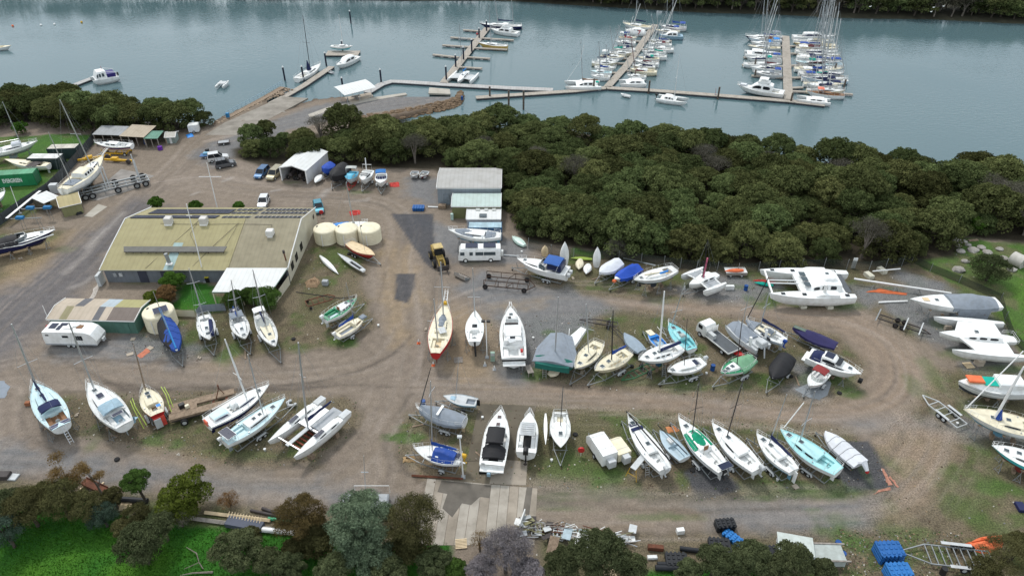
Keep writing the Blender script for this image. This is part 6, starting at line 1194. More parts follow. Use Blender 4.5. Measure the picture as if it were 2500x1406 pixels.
s=keel('large white sloop with thick white mast, blue keel and ladder alongside',(1662,845),(1558,882),2.8,2.9,deck=WH,bot=AFB,top=(1622,711),mt=.52,mr=.13,mm=WM,cab=(.3,.74,.62,.4),what='large white sloop',win='three',boom=None,spread=(.35,),hatch=(.5,.75))
s.line([(.5,0,.6),(.05,.2,1.0)],.22,NC,'sail_bag',7)
s=Boat('small open white boat with bright blue foredeck and seats',(1621,848),(1582,808),1.4,1.9,'open_boat','boat').shape(tw=.8,D=.8).hull(WH,WH).deck(BB,(.05,.62,.78),LG,.5,rim=WH); s.blk(.85,0,.03,(1.2,.9,.05),CR,'foredeck',0); s.blk(.25,0,-.3,(.8,.9,.35),SB,'engine_box',.04); trailer(s,'small trailer under the open boat with blue seats',ax=1,what='boat')
s=keel('turquoise-decked white sailer with open cockpit beside the flatbed truck',(1690,852),(1631,789),2.0,2.6,deck=mat((.22,.58,.62),.5,.05,name='turquoise_deck'),ckm=TQ,bot=WH2,cab=(.36,.72,.62,.38),cabc=mat((.30,.62,.65),.5,.05,name='turquoise_deck'),win=None,ck=(.05,.38,.7),fin=False,sup='trailer',tl='trailer under the turquoise-decked sailer',hatch=(.5,)); s.mast(.85,(1672,690),.06,spread=(.35,),wires='x'); s.blk(.42,0,.3,(.6,.7,.4),CLR,'spray_hood',.1)
s=keel('small white sloop with outboard and solar panel on a galvanised trailer',(1718,880),(1629,910),2.0,2.4,deck=WH,bot=WH,sup='trailer',top=(1678,778),mt=.55,mm=STL,mr=.05,fin=False,tl='galvanised twin-axle trailer under the small sloop with outboard',cab=(.3,.8,.66,.4),hatch=(),win='long',wc=CLR,wires='x',spread=()); s.outboard(0,1,LG); s.solar(.24,0,.6,1.0,.25)
s=multi('catamaran under crumpled grey tarpaulin with two raised white rudder boxes',(1864,848),(1786,788),2.0,[(-1.2,1.0,.9,0),(1.2,1.0,.9,0)],'covered_catamaran','catamaran',D=1.2,B=4.0,col=LG,deckc=LG); s.blk(.3,0,.0,(3.4,2.0,.25),LG,'bridge_deck',0); s.hw=lambda t: 1.55 -max(0,t -.6); s.tarp(.3,.98,(.5,.8,.3),GC,.1,tent=.5,over=-.1,seed=5); s.blk(.2,-1.6,.1,(1.6,.06,.4),GLS,'window',0); s.blk(.06,.1,.1,(1.2,1.1,.9),LG,'engine_pod',.12)
s.line([(.2,-1.6,.2),(.24,-1.7,1.4)],.22,WH,'rudder_box',4); s.line([(.16,1.5,.2),(.18,1.6,1.6)],.22,WH,'rudder_box',4); s.line([(-.05,.2,.3),(-.13,.3,-1.2)],.12,LG,'rudder_blade',4); stands(s,(.3,),what='tarp-covered catamaran')
s.mast(.7,(1833,700),.05,spread=(.5,),wires='x',z0=2.3)
s=keel('white sloop with grey bow cover, dodger and blue boom on a white trailer',(1915,833),(1820,783),2.2,2.7,hull=mat((.55,.62,.68),.4,.05,name='ice_blue_gelcoat'),bot=LG,deck=WH,sup='trailer',top=(1880,705),mt=.62,boom=3.6,bc=NC,fin=False,tl='white twin-axle trailer under the sloop with grey bow cover',cab=(.3,.7,.62,.42),cabc=CR,tax=.42,stripe=STL); s.tarp(.68,.99,(.45,.4,.1),GC,.15,over=.02,name='bow_cover'); s.tarp(.3,.5,(.6,.75,.5),GC,.0,over=-.25,name='dodger'); s.line([(.97,0,.4),(1.0,-2.0,2.6),(1.03,-4.2,5.2)],.07,BK,'spar')
s.outboard(.4,.9,BL)
s=Boat('slender boat wrapped in deep purple-navy canvas with green foredeck panel',(2040,843),(1935,802),1.6,2.3,'covered_boat','boat').shape(tw=.7,D=1.0).hull(LG,LG).deck(NC); s.tarp(-.02,1.0,(.3,.65,.12),mat((.025,.022,.085),.85,.06,name='purple_navy_canvas',bump=1.8),.3,bend=.55,seed=8); s.hw=lambda t: .35 if t > .3 else 0; s.blk(.84,0,.32,(1.7,.6,.05),mat((.12,.16,.13),.8,name='green_panel'),'foredeck_panel',0); s.hw=lambda t: 1; trailer(s,'long steel trailer under the purple-navy wrapped boat',bar=1.4)
upturned('blue kayak lying against the purple-navy wrapped boat',(1978,826),(2008,842),.6,.9,BB,'kayak','kayak',h=.3)
s=Boat('white sports cruiser with navy stern canopy and black side windows',(1975,862),(2103,914),2.2,2.9,'sports_cruiser','motor boat').shape(style='v',tw=.9,rake=.14,D=1.7,sheer=.015).hull(WH,AFD,None,wl=.8,boot=WH).deck(WH,(.05,.2,.75),WH2,.5); s.cabin(.3,.97,.72,.42,WH,win=[(.1,.6)],hatch=(.72,),front=.9); s.cabin(.26,.60,.66,1.0,WH,win=[(.08,.9)],hatch=(),front=.4,name='hardtop'); s.blk(.38,0,1.02,(1.1,1.2,.06),SOL,'sunroof',0); s.hw=lambda t: 1.25; s.blk(.55,0,.62,(1.0,1.7,.05),GLS,'windscreen',0); s.tarp(.08,.27,(.6,.95,1.0),NC,.0,tent=.85,over=-.15,name='canopy'); s.blk(-.03,0,-.7,(.6,2.2,.1),WH,'swim_platform',0); s.shape(style='v',tw=.9,D=1.7,sheer=.015); s.rails(push=False,life=True); stands(s,(.25,.5,.75),what='white sports cruiser'); s.blk(1.02,0,-1.3,(.5,.6,.5),BK,'fender',.1)
s=Boat('runabout fully wrapped in black canvas on trailer',(1922,872),(1885,926),1.7,2.5,'covered_runabout','motor boat').shape(style='v',tw=.9,D=1.1).hull(LG,LG).deck(LG); s.tarp(-.03,.98,(.6,.95,.15),BK,.3,bend=.45,tent=.72,seed=3); trailer(s,'galvanised trailer under the black-wrapped runabout',ax=1,bar=1.5)
s=keel('green-decked white sloop half covered by a pale green tarp',(1836,874),(1759,914),2.0,2.5,deck=GR,bot=WH,sup='trailer',top=(1812,780),mt=.5,mm=STL,mr=.06,fin=False,tl='trailer under the pale green tarp sloop',cab=(.45,.85,.6,.35),hatch=(.5,.85),win=None,wires='x',spread=()); s.tarp(-.03,.5,(.4,.8,.6),G3,.35,seed=6); s.outboard(.3)
s=Boat('small white runabout with maroon bimini on a grey groundsheet',(2013,906),(1973,944),1.5,2.1,'runabout','motor boat').shape(style='v',tw=.9,D=1.0).hull(WH,WH,RD).deck(WH,(.05,.5,.75),LG,.5); s.screen(.48,.66,.45,.8,CLR); s.top(.18,.5,1.25,.85,mat((.22,.03,.03),.8,.05,name='maroon_canvas'),pm=ALU); s.rails(push=False,life=False); s.outboard(0,.9,LG); trailer(s,'small trailer under the maroon bimini runabout',ax=1,bar=1.0)
P_=[G(u,v,.02) for u,v in ((1940,950),(1975,935),(2010,915),(2030,935),(2020,965),(2000,975),(1975,970))]; b=MB(); b.face(P_,mat((.24,.26,.28),.85,.08,name='ground_sheet')); tag(b.build('groundsheet',None,False),'grey groundsheet spread beneath the maroon bimini runabout','groundsheet')
# ---- along the mangrove fence
s=keel('long white ketch hull with two grey tarps and bow and stern rails',(1223,574),(1094,566),2.7,3.2,deck=WH2,bot=AFL,cab=(.3,.78,.6,.4),what='long white ketch',hatch=(),hull=WH2,sheer=.05,tw=.5); s.tarp(.5,.85,(.3,.7,.3),GC,.0,over=-.3,seed=2); s.tarp(.1,.28,(.3,.6,.3),GC,.0,over=-.3,seed=4)
upturned('pale green and white dinghy hull tipped on its side by the fence',(1281,599),(1250,574),1.5,.5,mat((.55,.68,.62),.4,.05,name='mint_paint'),stripe=GR,h=.55)
s=Boat('large white sports cruiser with royal blue canopy nosing the fence',(1386,662),(1262,633),2.3,3.2,'sports_cruiser','motor boat').shape(style='v',tw=.9,rake=.16,D=1.8,sheer=.02).hull(WH,WH2,wl=.9).deck(WH,(.1,.42,.75),LG,.6); s.cabin(.46,.93,.7,.4,WH,win=[(.2,.75)],hatch=(.8,),front=.9); s.screen(.40,.58,.85,.85,GL2); s.top(.12,.42,1.55,.85,mat((.03,.10,.33),.8,.05,name='royal_blue_canvas'),crown=.15,th=.1); s.hw=lambda t: 1.4; s.blk(.22,0,.2,(2.3,2.3,1.2),mat((.01,.02,.07),.4,name='side_curtain'),'side_curtain',.1); s.shape(style='v',tw=.9,D=1.8,sheer=.02); s.rails(push=False); s.blk(-.04,.5,-.6,(.5,.6,.5),LG,'sterndrive',.05); s.blk(-.04,-.5,-.6,(.5,.6,.5),LG,'sterndrive',.05); trailer(s,'heavy trailer under the royal blue canopy cruiser',ax=2,bar=1.0)
def upright(label,u,v0,v1,w,m,inner=None,lean=.35):
 c=G(u,v0); b=MB(); p=TOP(c.x,c.y,u,v1); h=min(p.z,4.4); e=empty('upright_dinghy',(c.x,c.y,0),0,label,'dinghy'); rows=[]
 for i in range(11):
  t=i/10; hw=w/2*(.75 +.25*math.sin(math.pi/2*t/.4) if t < .4 else max(.06,1 -((t -.4) /.6) ** 2.1)); rows.append([(hw*x,lean*t*h*.3 +y,t*h) for x,y in ((-1,0),(-.9,-.28),(-.45,-.42),(0,-.46),(.45,-.42),(.9,-.28),(1,0))])
 b.grid(rows,m); b.grid([[r[0],r[6]] for r in rows],inner or m); b.build('hull',e); b=MB(); b.beam((0,-.5,.3),(0,-.46 +lean*.25*h,h*.85),.06,.05,m); b.build('keel',e); return e
upright('white dinghy stood on end against the fence behind the royal blue canopy',1377,648,593,1.5,WH); upright('tan dinghy stood on end behind the white cruiser bow',1330,624,600,1.2,CR2); upright('white dinghy with blue-grey inside stood on end beside the lime kayak',1456,650,605,1.3,WH,SB)
upturned('lime-tipped white kayak lying flat by the fence',(1446,632),(1394,628),.7,.4,YG,'kayak','kayak',h=.3)
upturned('cream dinghy upside down beside the lime kayak',(1417,633),(1413,655),1.4,.7,CR,h=.5); upturned('white dinghy with red rim upside down next to the cream one',(1437,645),(1431,666),1.4,.7,WH,stripe=RD,h=.5)
s=Boat('motor boat shrouded in white canvas on trailer by the fence',(1508,640),(1464,668),1.7,2.4,'covered_boat','boat').shape(style='v',tw=.9,D=1.1).hull(WH,WH).deck(WH); s.tarp(-.05,.99,(.7,.7,.15),WC,.35,seed=10); trailer(s,'trailer under the white-shrouded motor boat',ax=1)
s=Boat('runabout with royal blue tarpaulin and orange bow buoy',(1555,652),(1500,684),1.7,2.4,'covered_runabout','motor boat').shape(style='v',tw=.9,D=1.1).hull(WH,WH,NV).deck(WH); s.tarp(-.04,.85,(.5,1.0,.3),mat((.015,.07,.42),.7,.05,name='royal_tarp',bump=2),.5,tent=.3,seed=12); s.blk(1.0,0,-.5,(.5,.5,.4),OR,'buoy',.12); trailer(s,'trailer with protruding bar under the royal blue tarp runabout',ax=1)
s=keel('white sloop with broad black stripe and weathered timber stern deck',(1648,655),(1546,687),2.7,3.0,deck=WH2,bot=AFD,stripe=NV,boot=mat((.50,.60,.66),.4,.05,name='pale_blue_topside'),cab=(.3,.76,.62,.36),what='black-striped white sloop',rim=STL,ckm=CR2,hatch=(.62,),win=None,trim=TIM); s.line([(.3,.3,.3),(.75,.1,.55)],.14,CR,'spar',6); s.line([(.42,.5,.4),(.24,.6,.5)],.16,BB,'sail_roll',6)
def trimaran(label,st,bw,zd,B,fl,name='trimaran',col=WH,deckc=WH,D=1.3,amaw=.6,water=False,wing=WH,wt=(.3,.55),net=None,xf=0,cw=1.9,win='two',solid=False,cabh=.5):
 s=multi(label,st,bw,zd,[(0,1.0,cw,0),(-B/2,fl,amaw,xf),(B/2,fl,amaw,xf)],name,'trimaran',water,D=D,B=B,col=col,deckc=deckc,bot=WH2)
 s.hw=lambda t: cw/2*(1 -max(0,t -.55) *1.6); s.cabin(.22,.74,.92,cabh,col,win=win,hatch=(.6,),front=.5)
 if solid: b=MB(); z=s.zs(.5) -.02; b.face([(s.xs(.15),-B/2,z),(s.xs(.62),-B/2,z),(s.xs(.8),0,z +.12),(s.xs(.62),B/2,z),(s.xs(.15),B/2,z)],wing); b.face([(s.xs(.15),-B/2,z -.15),(s.xs(.62),-B/2,z -.15),(s.xs(.8),0,z -.15),(s.xs(.62),B/2,z -.15),(s.xs(.15),B/2,z -.15)][::-1],wing); b.build('wing_deck',s.e,False)
 else:
  for t in wt: b=MB(); z=s.zs(.5) -.05; b.path([(s.xs(t),-B/2,z -.12),(s.xs(t),-cw/2,z +.12),(s.xs(t),cw/2,z +.12),(s.xs(t),B/2,z -.12)],.13,wing,5); b.build('crossbeam',s.e)
  if net:
   for sg in (1,-1): b=MB(); z=s.zs(.5) -.06; b.box((s.xs((wt[0] +wt[1]) /2),sg*(B/4 +cw/4),z),((wt[1] -wt[0]) *s.L,B/2 -cw/2,.03),net); b.build('trampoline',s.e,False)
 return s
s=trimaran('small white trimaran with pink furled sail on the fenced gravel patch',(1752,668),(1682,694),1.9,5.0,.8,net=GREYP,wt=(.25,.7),cw=2.0); s.mast(.55,(1728,585),.07,m=BK,spread=(.4,),z0=2.3); s.line([(.55,.2,.5),(.53,.2,4)],.13,mat((.5,.12,.2),.7,name='pink_cloth'),'furled_sail'); trailer(s,'trailer under the small white trimaran',ax=1,w=.8)
e=empty('kayak_trailer',G(1796,676),.0,'low white slatted trailer carrying an orange kayak','trailer'); b=MB(); b.box((0,.6,.9),(3.4,1.6,.08),WH2); b.build('tray',e,False); b=MB(); b.box((0,-.2,.65),(3.4,.06,.5),TIG); b.build('side_board',e,False)
for x in (-.9,.9): wheel(e,(x,-.1,.32),.32,.2)
upturned('orange kayak lying on the low slatted trailer',(1815,659),(1770,660),.8,1.15,OR,'kayak','kayak',h=.35)
upturned('teal kayak lying on the ground near the big catamaran bow',(1888,696),(1842,688),.8,.4,TEAL,'kayak','kayak',h=.3); upturned('red kayak lying behind the teal one',(1893,690),(1838,683),.7,.4,RD,'kayak','kayak',h=.3)
upturned('bright red kayak lying beside the flatbed truck tray',(1822,872),(1768,842),.9,.5,mat((.55,.02,.02),.4,.04,name='bright_red'),'kayak','kayak',h=.4,tw=.2)
# big white catamaran
s=multi('very large white sailing catamaran with stepped cabin windows on foam blocks',(2080,692),(1868,687),2.3,[(-3.1,1.04,1.9,-.01),(3.3,.98,1.9,.03)],'large_catamaran','catamaran',D=1.9,B=8.2,bot=WH,tm=.5)
s.hw=lambda t: 3.1*(1 if t < .55 else 1 -(t -.55) *.9); z=2.3
b=MB(); b.grid([[(s.xs(.12),-3.2,z +.02),(s.xs(.12),3.2,z +.02)],[(s.xs(.64),-3.2,z +.02),(s.xs(.64),3.2,z +.02)]],WH); b.grid([[(s.xs(.12),-3.2,z -.6),(s.xs(.12),3.2,z -.6)],[(s.xs(.64),-3.2,z -.4),(s.xs(.64),3.2,z -.4)]][::-1],WH); b.grid([[(s.xs(.64),-3.2,z -.4),(s.xs(.64),3.2,z -.4)],[(s.xs(.64),-3.2,z),(s.xs(.64),3.2,z)]],WH); b.build('bridge_deck',s.e,False)
s.cabin(.18,.58,.78,1.15,WH,win=[(.15,.32),(.4,.55),(.62,.78)],hatch=(),front=.55); s.cabin(.22,.42,.5,1.6,WH,win='two',hatch=(.5,),front=.4,name='upper_cabin')
for y in (-1.4,0,1.4): s.blk(.555,y,.62,(.9,1.0,.06),GL2,'front_window',0)
b=MB(); b.box((s.xs(.1),0,z),(.9,5.0,.08),DKG); b.build('stern_walkway',s.e,False)
b=MB(); b.beam((s.xs(.95),-3.1,z),(s.xs(.98),3.3,z),.25,.25,WM); b.build('front_beam',s.e); b=MB()
for y in (-.4,.4): b.beam((s.xs(.62),y,z),(s.xs(.95),y,z),.25,.1,LG)
b.build('foredeck_plank',s.e)
for yo in (-3.1,3.3):
 for t in (.14,.42,.62,.86): b=MB(); b.box((s.xs(t),yo,z +.13),(.6,.5,.05),GLS); b.build('hatch',s.e,False)
for t in (.3,.36,.42): b=MB(); b.box((s.xs(t),-3.1 -.5,z +.28),(.6,.06,.3),GLS); b.build('window',s.e,False)
s.yo=-3.1; s.hw=lambda t: .8; s.cabin(.24,.52,.9,.5,WH,win=None,hatch=(),name='hull_cabin'); s.yo=3.3; s.cabin(.24,.52,.9,.5,WH,win=None,hatch=(),name='hull_cabin'); s.yo=0
s.line([(.4,3.3,.4),(.41,3.3,1.9)],.28,WH,'daggerboard',4); s.hw=lambda t: 4
for t in (.3,.6):
 for y in (-3.1,3.3): p=s.w(s.xs(t),y,0); b=MB(); b.box((0,0,.22),(.9,.9,.44),mat((.62,.6,.5),.8,.15,name='foam_block'),ch=.04); tag(b.build('foam_block',None,loc=(p.x,p.y,0),rz=.1),'pale foam block under the very large catamaran','block','foam blocks under the very large catamaran')
# racing sloop with big tarp, side trimaran, right-edge boats
s=keel('long white racing sloop half draped in a big grey tarpaulin',(2440,738),(2220,733),2.8,3.6,deck=WH,bot=WH2,cab=None,ck=(.1,.3,.5),what='long racing sloop',rails=False,stripe=None,tw=.7,sheer=.02,fin=True); s.tarp(.06,.56,(.5,1.15,.5),GC,.55,bend=.5,seed=21,tent=.7); s.tarp(.14,.5,(.1,.2,.1),GC,2.2,tent=.9,over=.1,seed=22,name='tarp_skirt'); s.blk(.82,0,.1,(.9,.8,.06),CR2,'hatch',0); s.hatch(.7)
s=trimaran('white trimaran with broad wing decks and black cabin windows on gravel',(2480,828),(2292,812),2.0,7.4,.95,solid=True,amaw=1.0,cw=2.4,win='three',xf=-.02,cabh=.7)
s.rails(push=True,pul=False,life=False)
for t in (.2,.45,.7): p=s.w(s.xs(t),-3.7,0); b=MB(); b.box((0,0,.3),(.9,.5,.6),CONC); tag(b.build('concrete_block',None,loc=(p.x,p.y,0)),'concrete block propping the wing-decked trimaran','block','concrete blocks under the wing-decked trimaran')
s=Boat('white displacement motor boat with orange raft and teal tarp on its cabin roof',(2530,948),(2337,935),2.3,3.2,'motor_launch','motor boat').shape(tw=.7,rake=.04,D=1.7,tm=.5,sheer=.04).hull(WH,AFD,GREYP,wl=.62,boot=WH2).deck(WH,None,rim=GREYP); s.cabin(.2,.9,.64,.55,WH,win=None,hatch=(),top=CR); s.hw=lambda t: 1.3; s.blk(.80,0,.6,(1.9,1.3,.25),OR,'liferaft',.1); s.blk(.6,0,.62,(1.9,1.7,.05),TEAL,'tarpaulin',0); s.blk(.36,0,.5,(3.2,2.1,.75),WH,'wheelhouse',.15); s.blk(.36,-1.07,.75,(2.4,.04,.35),GLS,'window',0); s.hw=lambda t: 1.5; stands(s,(.5,.8),what='motor launch with orange raft')
s=keel('big cream-decked ketch with thick leaning mast and blue wrapped sail',(2560,1055),(2349,1003),2.9,3.6,deck=CR,bot=AFL,hull=WH,top=(2500,895),mt=.62,mr=.16,mm=WM,cab=(.3,.58,.6,.4),cabc=CR,what='cream-decked ketch',hatch=(.6,),spread=(),wires='f'); s.line([(.6,0,1.5),(.58,0,.2)],[.15,.4],BL,'wrapped_sail',8); s.hw=lambda t: 1.2; s.line([(.97,0,.3),(.55,-3.5,8.0)],.07,WM,'furled_jib')
s=keel('turquoise-hulled white sloop at the picture edge',(2590,1148),(2419,1090),2.4,3.0,hull=mat((.07,.5,.56),.35,.04,name='turquoise_hull'),bot=AFR,deck=WH,what='turquoise-hulled sloop',cab=(.35,.72,.6,.4))
# ---- lower right island
s=keel('trailer sailer draped in a long grey tarp with black standing mast',(1136,1030),(1016,996),2.0,2.5,hull=WH,bot=CR2,cab=None,sup='trailer',fin=False,top=(1052,897),mt=.93,mm=BK,mr=.06,tl='twin-axle galvanised trailer under the long grey tarp',wires='x',spread=()); s.tarp(.02,.9,(.5,.75,.5),GC,.35,seed=31,tent=.7); s.blk(.5,0,.8,(.3,1.7,.08),WH,'strap',0)
s=Boat('pale blue racing dinghy raised on a stand with black tyre',(1164,982),(1082,968),1.5,1.9,'racing_dinghy','dinghy').shape(tw=.75,D=.7).hull(SB,mat((.3,.5,.6),.4,.05,name='pale_blue_paint')).deck(LG,(.05,.3,.5),GC,.25,rim=SB); s.cabin(.62,.8,.5,.1,SB,win=None,hatch=()); s.mast(.62,(1120,872),.04,spread=(),wires=True); s.rudder(BP,.0,.6,True); trailer(s,'low stand trailer under the pale blue racing dinghy',ax=1,guard=None)
s=keel('white trailer sailer with navy topsides, blue boom tent and outboard',(1126,1122),(1010,1095),1.9,2.5,hull=WH,bot=NV,boot=NV,cab=(.3,.68,.72,.5),win=[(.02,.97)],wc=NC,sup='trailer',ax=1,top=(1051,930),mt=.60,mr=.07,fin=False,boom=3.0,bc=BL,tl='single-axle white-guarded trailer under the blue boom tent sailer',hatch=(),spread=(.85,),rud=False,front_hatch=False,wires='x'); s.tarp(.12,.56,(.55,.8,.7),BL,.0,over=-.15,seed=33,name='boom_tent',tent=.8); s.solar(.06,-.3,.6,.8,.2); s.outboard(-.3,1.0,YE); s.line([(0,.4,.2),(-.12,.6,.3)],.1,WM,'rudder_blade',4)
s=Boat('white motor cruiser with black canopy on the wet concrete bay',(1201,1135),(1223,1000),2.1,3.1,'motor_cruiser','motor boat').shape(style='v',tw=.93,rake=.12,D=1.6,sheer=.015).hull(WH,WH2,wl=.9).deck(WH,(.06,.55,.76),BP,.6); s.cabin(.56,.95,.75,.35,WH,win=None,hatch=(.3,.68),front=.9,hatch_m=mat((.08,.05,.05),.4,name='smoked_acrylic')); s.screen(.5,.64,.55,.85,CLR); s.top(.26,.54,1.25,.66,BK,crown=.15,th=.2); s.tarp(.1,.28,(.35,.6,.9),BK,.0,over=-.2,tent=.9,name='cockpit_cover',seed=40); s.rails(push=False); s.blk(-.03,0,-.6,(.6,2.7,.12),WH,'swim_platform',0); s.blk(.0,1.0,-.2,(.1,.4,.5),ALU,'boarding_ladder',0); s.blk(-.06,.3,-1.1,(.5,.4,.5),SB,'sterndrive',.05); trailer(s,'trailer under the cruiser with black canopy',bar=.2,w=1.0)
s=Boat('white fishing boat with slatted hardtop and big black outboard',(1284,1104),(1294,1006),1.9,2.5,'fishing_boat','motor boat').shape(style='v',tw=.93,rake=.1,D=1.4,sheer=.02).hull(WH,WH2,wl=.9).deck(WH,(.1,.5,.78),BP,.55,rim=WH2); s.cabin(.5,.95,.74,.45,WH,win=[(.1,.5)],hatch=(),front=.8,wc=CLR); s.top(.24,.55,1.3,.74,LG,crown=.05,pm=WM,name='hardtop')
for k in range(6): s.blk(.27 +.05*k,0,1.36,(.04,1.5,.04),GREYP,'slat',0)
s.outboard(0,1.5,BP); s.line([(.97,.12,.2),(1.06,.1,.3)],.06,ALU,'bow_roller',4); s.rails(push=False,life=False); s.blk(.16,.7,.1,(.5,.4,.25),WH2,'bucket',.05); trailer(s,'trailer under the hardtop fishing boat',bar=.2,w=.8)
s=Boat('small folding trimaran with one white float beside its hull',(1367,1006),(1369,1096),1.9,2.5,'folding_trimaran','trimaran').shape(tw=.62,D=1.2).hull(WH,LG).deck(WH2,(.06,.3,.62),CR,.4); s.cabin(.32,.75,.64,.32,WH,win=None,hatch=(.75,)); s.mast(.42,(1375,940),.05,m=STL,spread=(.3,)); s.rails(push=True,pul=False,life=False); b=MB(); s2=s.hw; s.shape(L=s.L*.88,B=.45,D=.5,yo=-1.75,xo=-.02*s.L,tw=.4).hull(WH,WH,name='float').deck(WH,None,name='float_deck'); s.shape(tw=.62,D=1.2)
trailer(s,'trailer with long drawbar under the folding trimaran',ax=1)
def boxtrailer(label,st,bw,w,h,m,extra=None):
 p=G(*st,0); q=G(*bw,0); c=(p +q) /2; a=math.atan2(q.y -p.y,q.x -p.x); L_=(q -p).length; e=empty('box_trailer',(c.x,c.y,0),a,label,'trailer'); b=MB()
 prof=[(-L_/2,.5),(-L_/2,h),(L_/2 -.7,h),(L_/2,h -.7),(L_/2,.5)]; b.grid([[(x,w/2*sg,z) for x,z in prof] for sg in (1,-1)],m,True,True); b.build('body',e,False); b=MB()
 for x in (-L_/4,L_/4): b.box((x,0,h +.01),(.04,w,.03),LG)
 b.build('roof_rib',e,False); wheel(e,(-.2,w/2 +.05,.33),.33,.2); wheel(e,(-.2,-w/2 -.05,.33),.33,.2); b=MB(); b.path([(L_/2,.4,.5),(L_/2 +1.2,0,.5),(L_/2,-.4,.5)],.05,GAL); b.build('drawbar',e)
 b=MB(); b.box((-L_/2 -.35,0,1.1),(.7,w*.5,1.0),LG,ch=.03); b.build('rear_locker',e); return e
boxtrailer('white box trailer with grey rear locker beside the folding trimaran',(1487,1140),(1447,1080),1.9,2.2,WH); boxtrailer('cream box trailer behind the white one',(1523,1130),(1490,1085),1.7,1.7,CT)
rowk=dict(sup='trailer',fin=False)
s=keel('white racing sloop with black deck bands and folded black mast',(1624,1145),(1532,1020),2.1,2.6,deck=WH,bot=WH,stripe=NV,cab=(.3,.8,.55,.3),tl='trailer under the black-banded racing sloop',hatch=(.3,),**rowk); s.hw=lambda t: 1.2; s.line([(1.05,0,.4),(.3,-.3,1.1),(-.08,-.4,1.3)],.09,BK,'folded_mast'); s.blk(.84,0,.06,(.5,1.1,.05),NC,'deck_band',0); s.blk(.74,0,.12,(.4,1.5,.2),NC,'deck_band',0); s.outboard(.1,1.0,LG)
b=MB(); e=empty('work_platform',G(1556,1150),.9,'orange folding work platform with steps beside the racing sloop','platform')
b.box((0,0,1.6),(2.6,.7,.08),LG); b.build('platform_deck',e); b=MB()
for x in (-1.2,1.2):
 for y in (-.35,.35): b.tube((x*1.2,y*2,0),(x,y,1.6),.04,YE,4)
 b.tube((x*1.1,-.6,.6),(x*1.1,.6,.6),.035,YE,4)
b.build('trestle',e)
s=Boat('pale blue-grey open racing dinghy with black folded mast',(1672,1118),(1610,1052),1.3,2.1,'racing_dinghy','dinghy').shape(tw=.8,D=.8).hull(WH,WH).deck(mat((.42,.53,.60),.5,.05,name='ice_deck'),(.04,.46,.7),mat((.45,.55,.6),.5,.05,name='ice_floor'),.4); s.line([(1.1,0,.4),(.4,0,.8),(-.05,.1,1.0)],.06,BK,'folded_mast'); s.blk(.58,0,.05,(.8,.5,.35),WH2,'centreboard_case',.03); trailer(s,'trailer under the pale blue-grey racing dinghy',ax=1)
s=keel('white sloop with emerald green tarp over the cabin and solar stern panels',(1768,1148),(1655,1022),2.2,2.8,deck=WH,bot=WH,stripe=GREYP,top=(1708,925),mt=.68,mr=.06,mm=STL,tl='trailer under the emerald-tarped sloop',spread=(.45,),wires='x',**rowk); s.tarp(.42,.72,(.5,.9,.3),mat((.0,.26,.14),.8,.06,name='emerald_tarp',bump=2),.1,tent=.3,seed=50,over=-.1); s.blk(.38,0,.1,(.1,.6,.6),TK,'hatch_board',0); s.solar(.0,0,.8,1.5,.8); s.outboard(.3,1.0,BP); s.outboard(-.4,.8,GREYP)
s=keel('white sloop with long black cabin window and grey outboard',(1850,1146),(1737,1035),2.2,2.8,deck=WH,bot=WH,top=(1815,925),mt=.66,mm=STL,mr=.07,tl='trailer under the sloop with long black cabin window',cab=(.3,.78,.6,.4),win=[(.2,.6)],spread=(.55,),wires='x',**rowk); s.outboard(-.3,1.1,LG)
s=keel('white sloop with light blue lower hull and navy boom cover',(1938,1148),(1846,1060),2.2,2.5,deck=WH,bot=AFL,boot=AFL,hull=WH,top=(1921,962),mt=.66,mm=ALU,mr=.06,boom=3.2,bc=NC,tl='trailer under the light blue hulled sloop',cab=(.3,.75,.6,.4),win='two',wc=CLR,spread=(),wires='x',**rowk); s.blk(-.06,0,-1.6,(.4,.08,1.7),WH,'rudder_blade',0)
s=keel('aqua-decked white sloop with grey hull stripe and leaning white spar',(2048,1150),(1903,1050),2.3,3.0,deck=AQ,bot=WH,stripe=GREYP,top=(1990,955),mt=.66,mr=.08,cab=(.3,.78,.6,.42),cabc=mat((.42,.68,.7),.5,.05,name='aqua_cabin'),win='two',tl='twin-axle trailer under the aqua-decked sloop',spread=(.4,),wires='x',**rowk); s.hw=lambda t: 1.2; s.line([(.96,-.2,.3),(.9,-2.2,3.6)],.06,WM,'spar')
s=Boat('inflatable boat under a tied white cover on the dark gravel',(2100,1130),(2014,1056),1.5,2.3,'covered_inflatable','inflatable boat').shape(tw=.95,D=.8,pw=3).hull(WC,LG).deck(WC); s.tarp(-.02,1.0,(.3,.75,.15),WC,.3,seed=60,bend=.55,rope=True); s.line([(-.03,.3,.3),(-.12,.4,.9),(-.25,.5,.3)],[.3,.38,.2],WC,'outboard_cover',8); s.blk(-.26,.5,.05,(.3,.3,.3),RD,'red_flag',.05); trailer(s,'trailer under the tied white inflatable cover',ax=1)
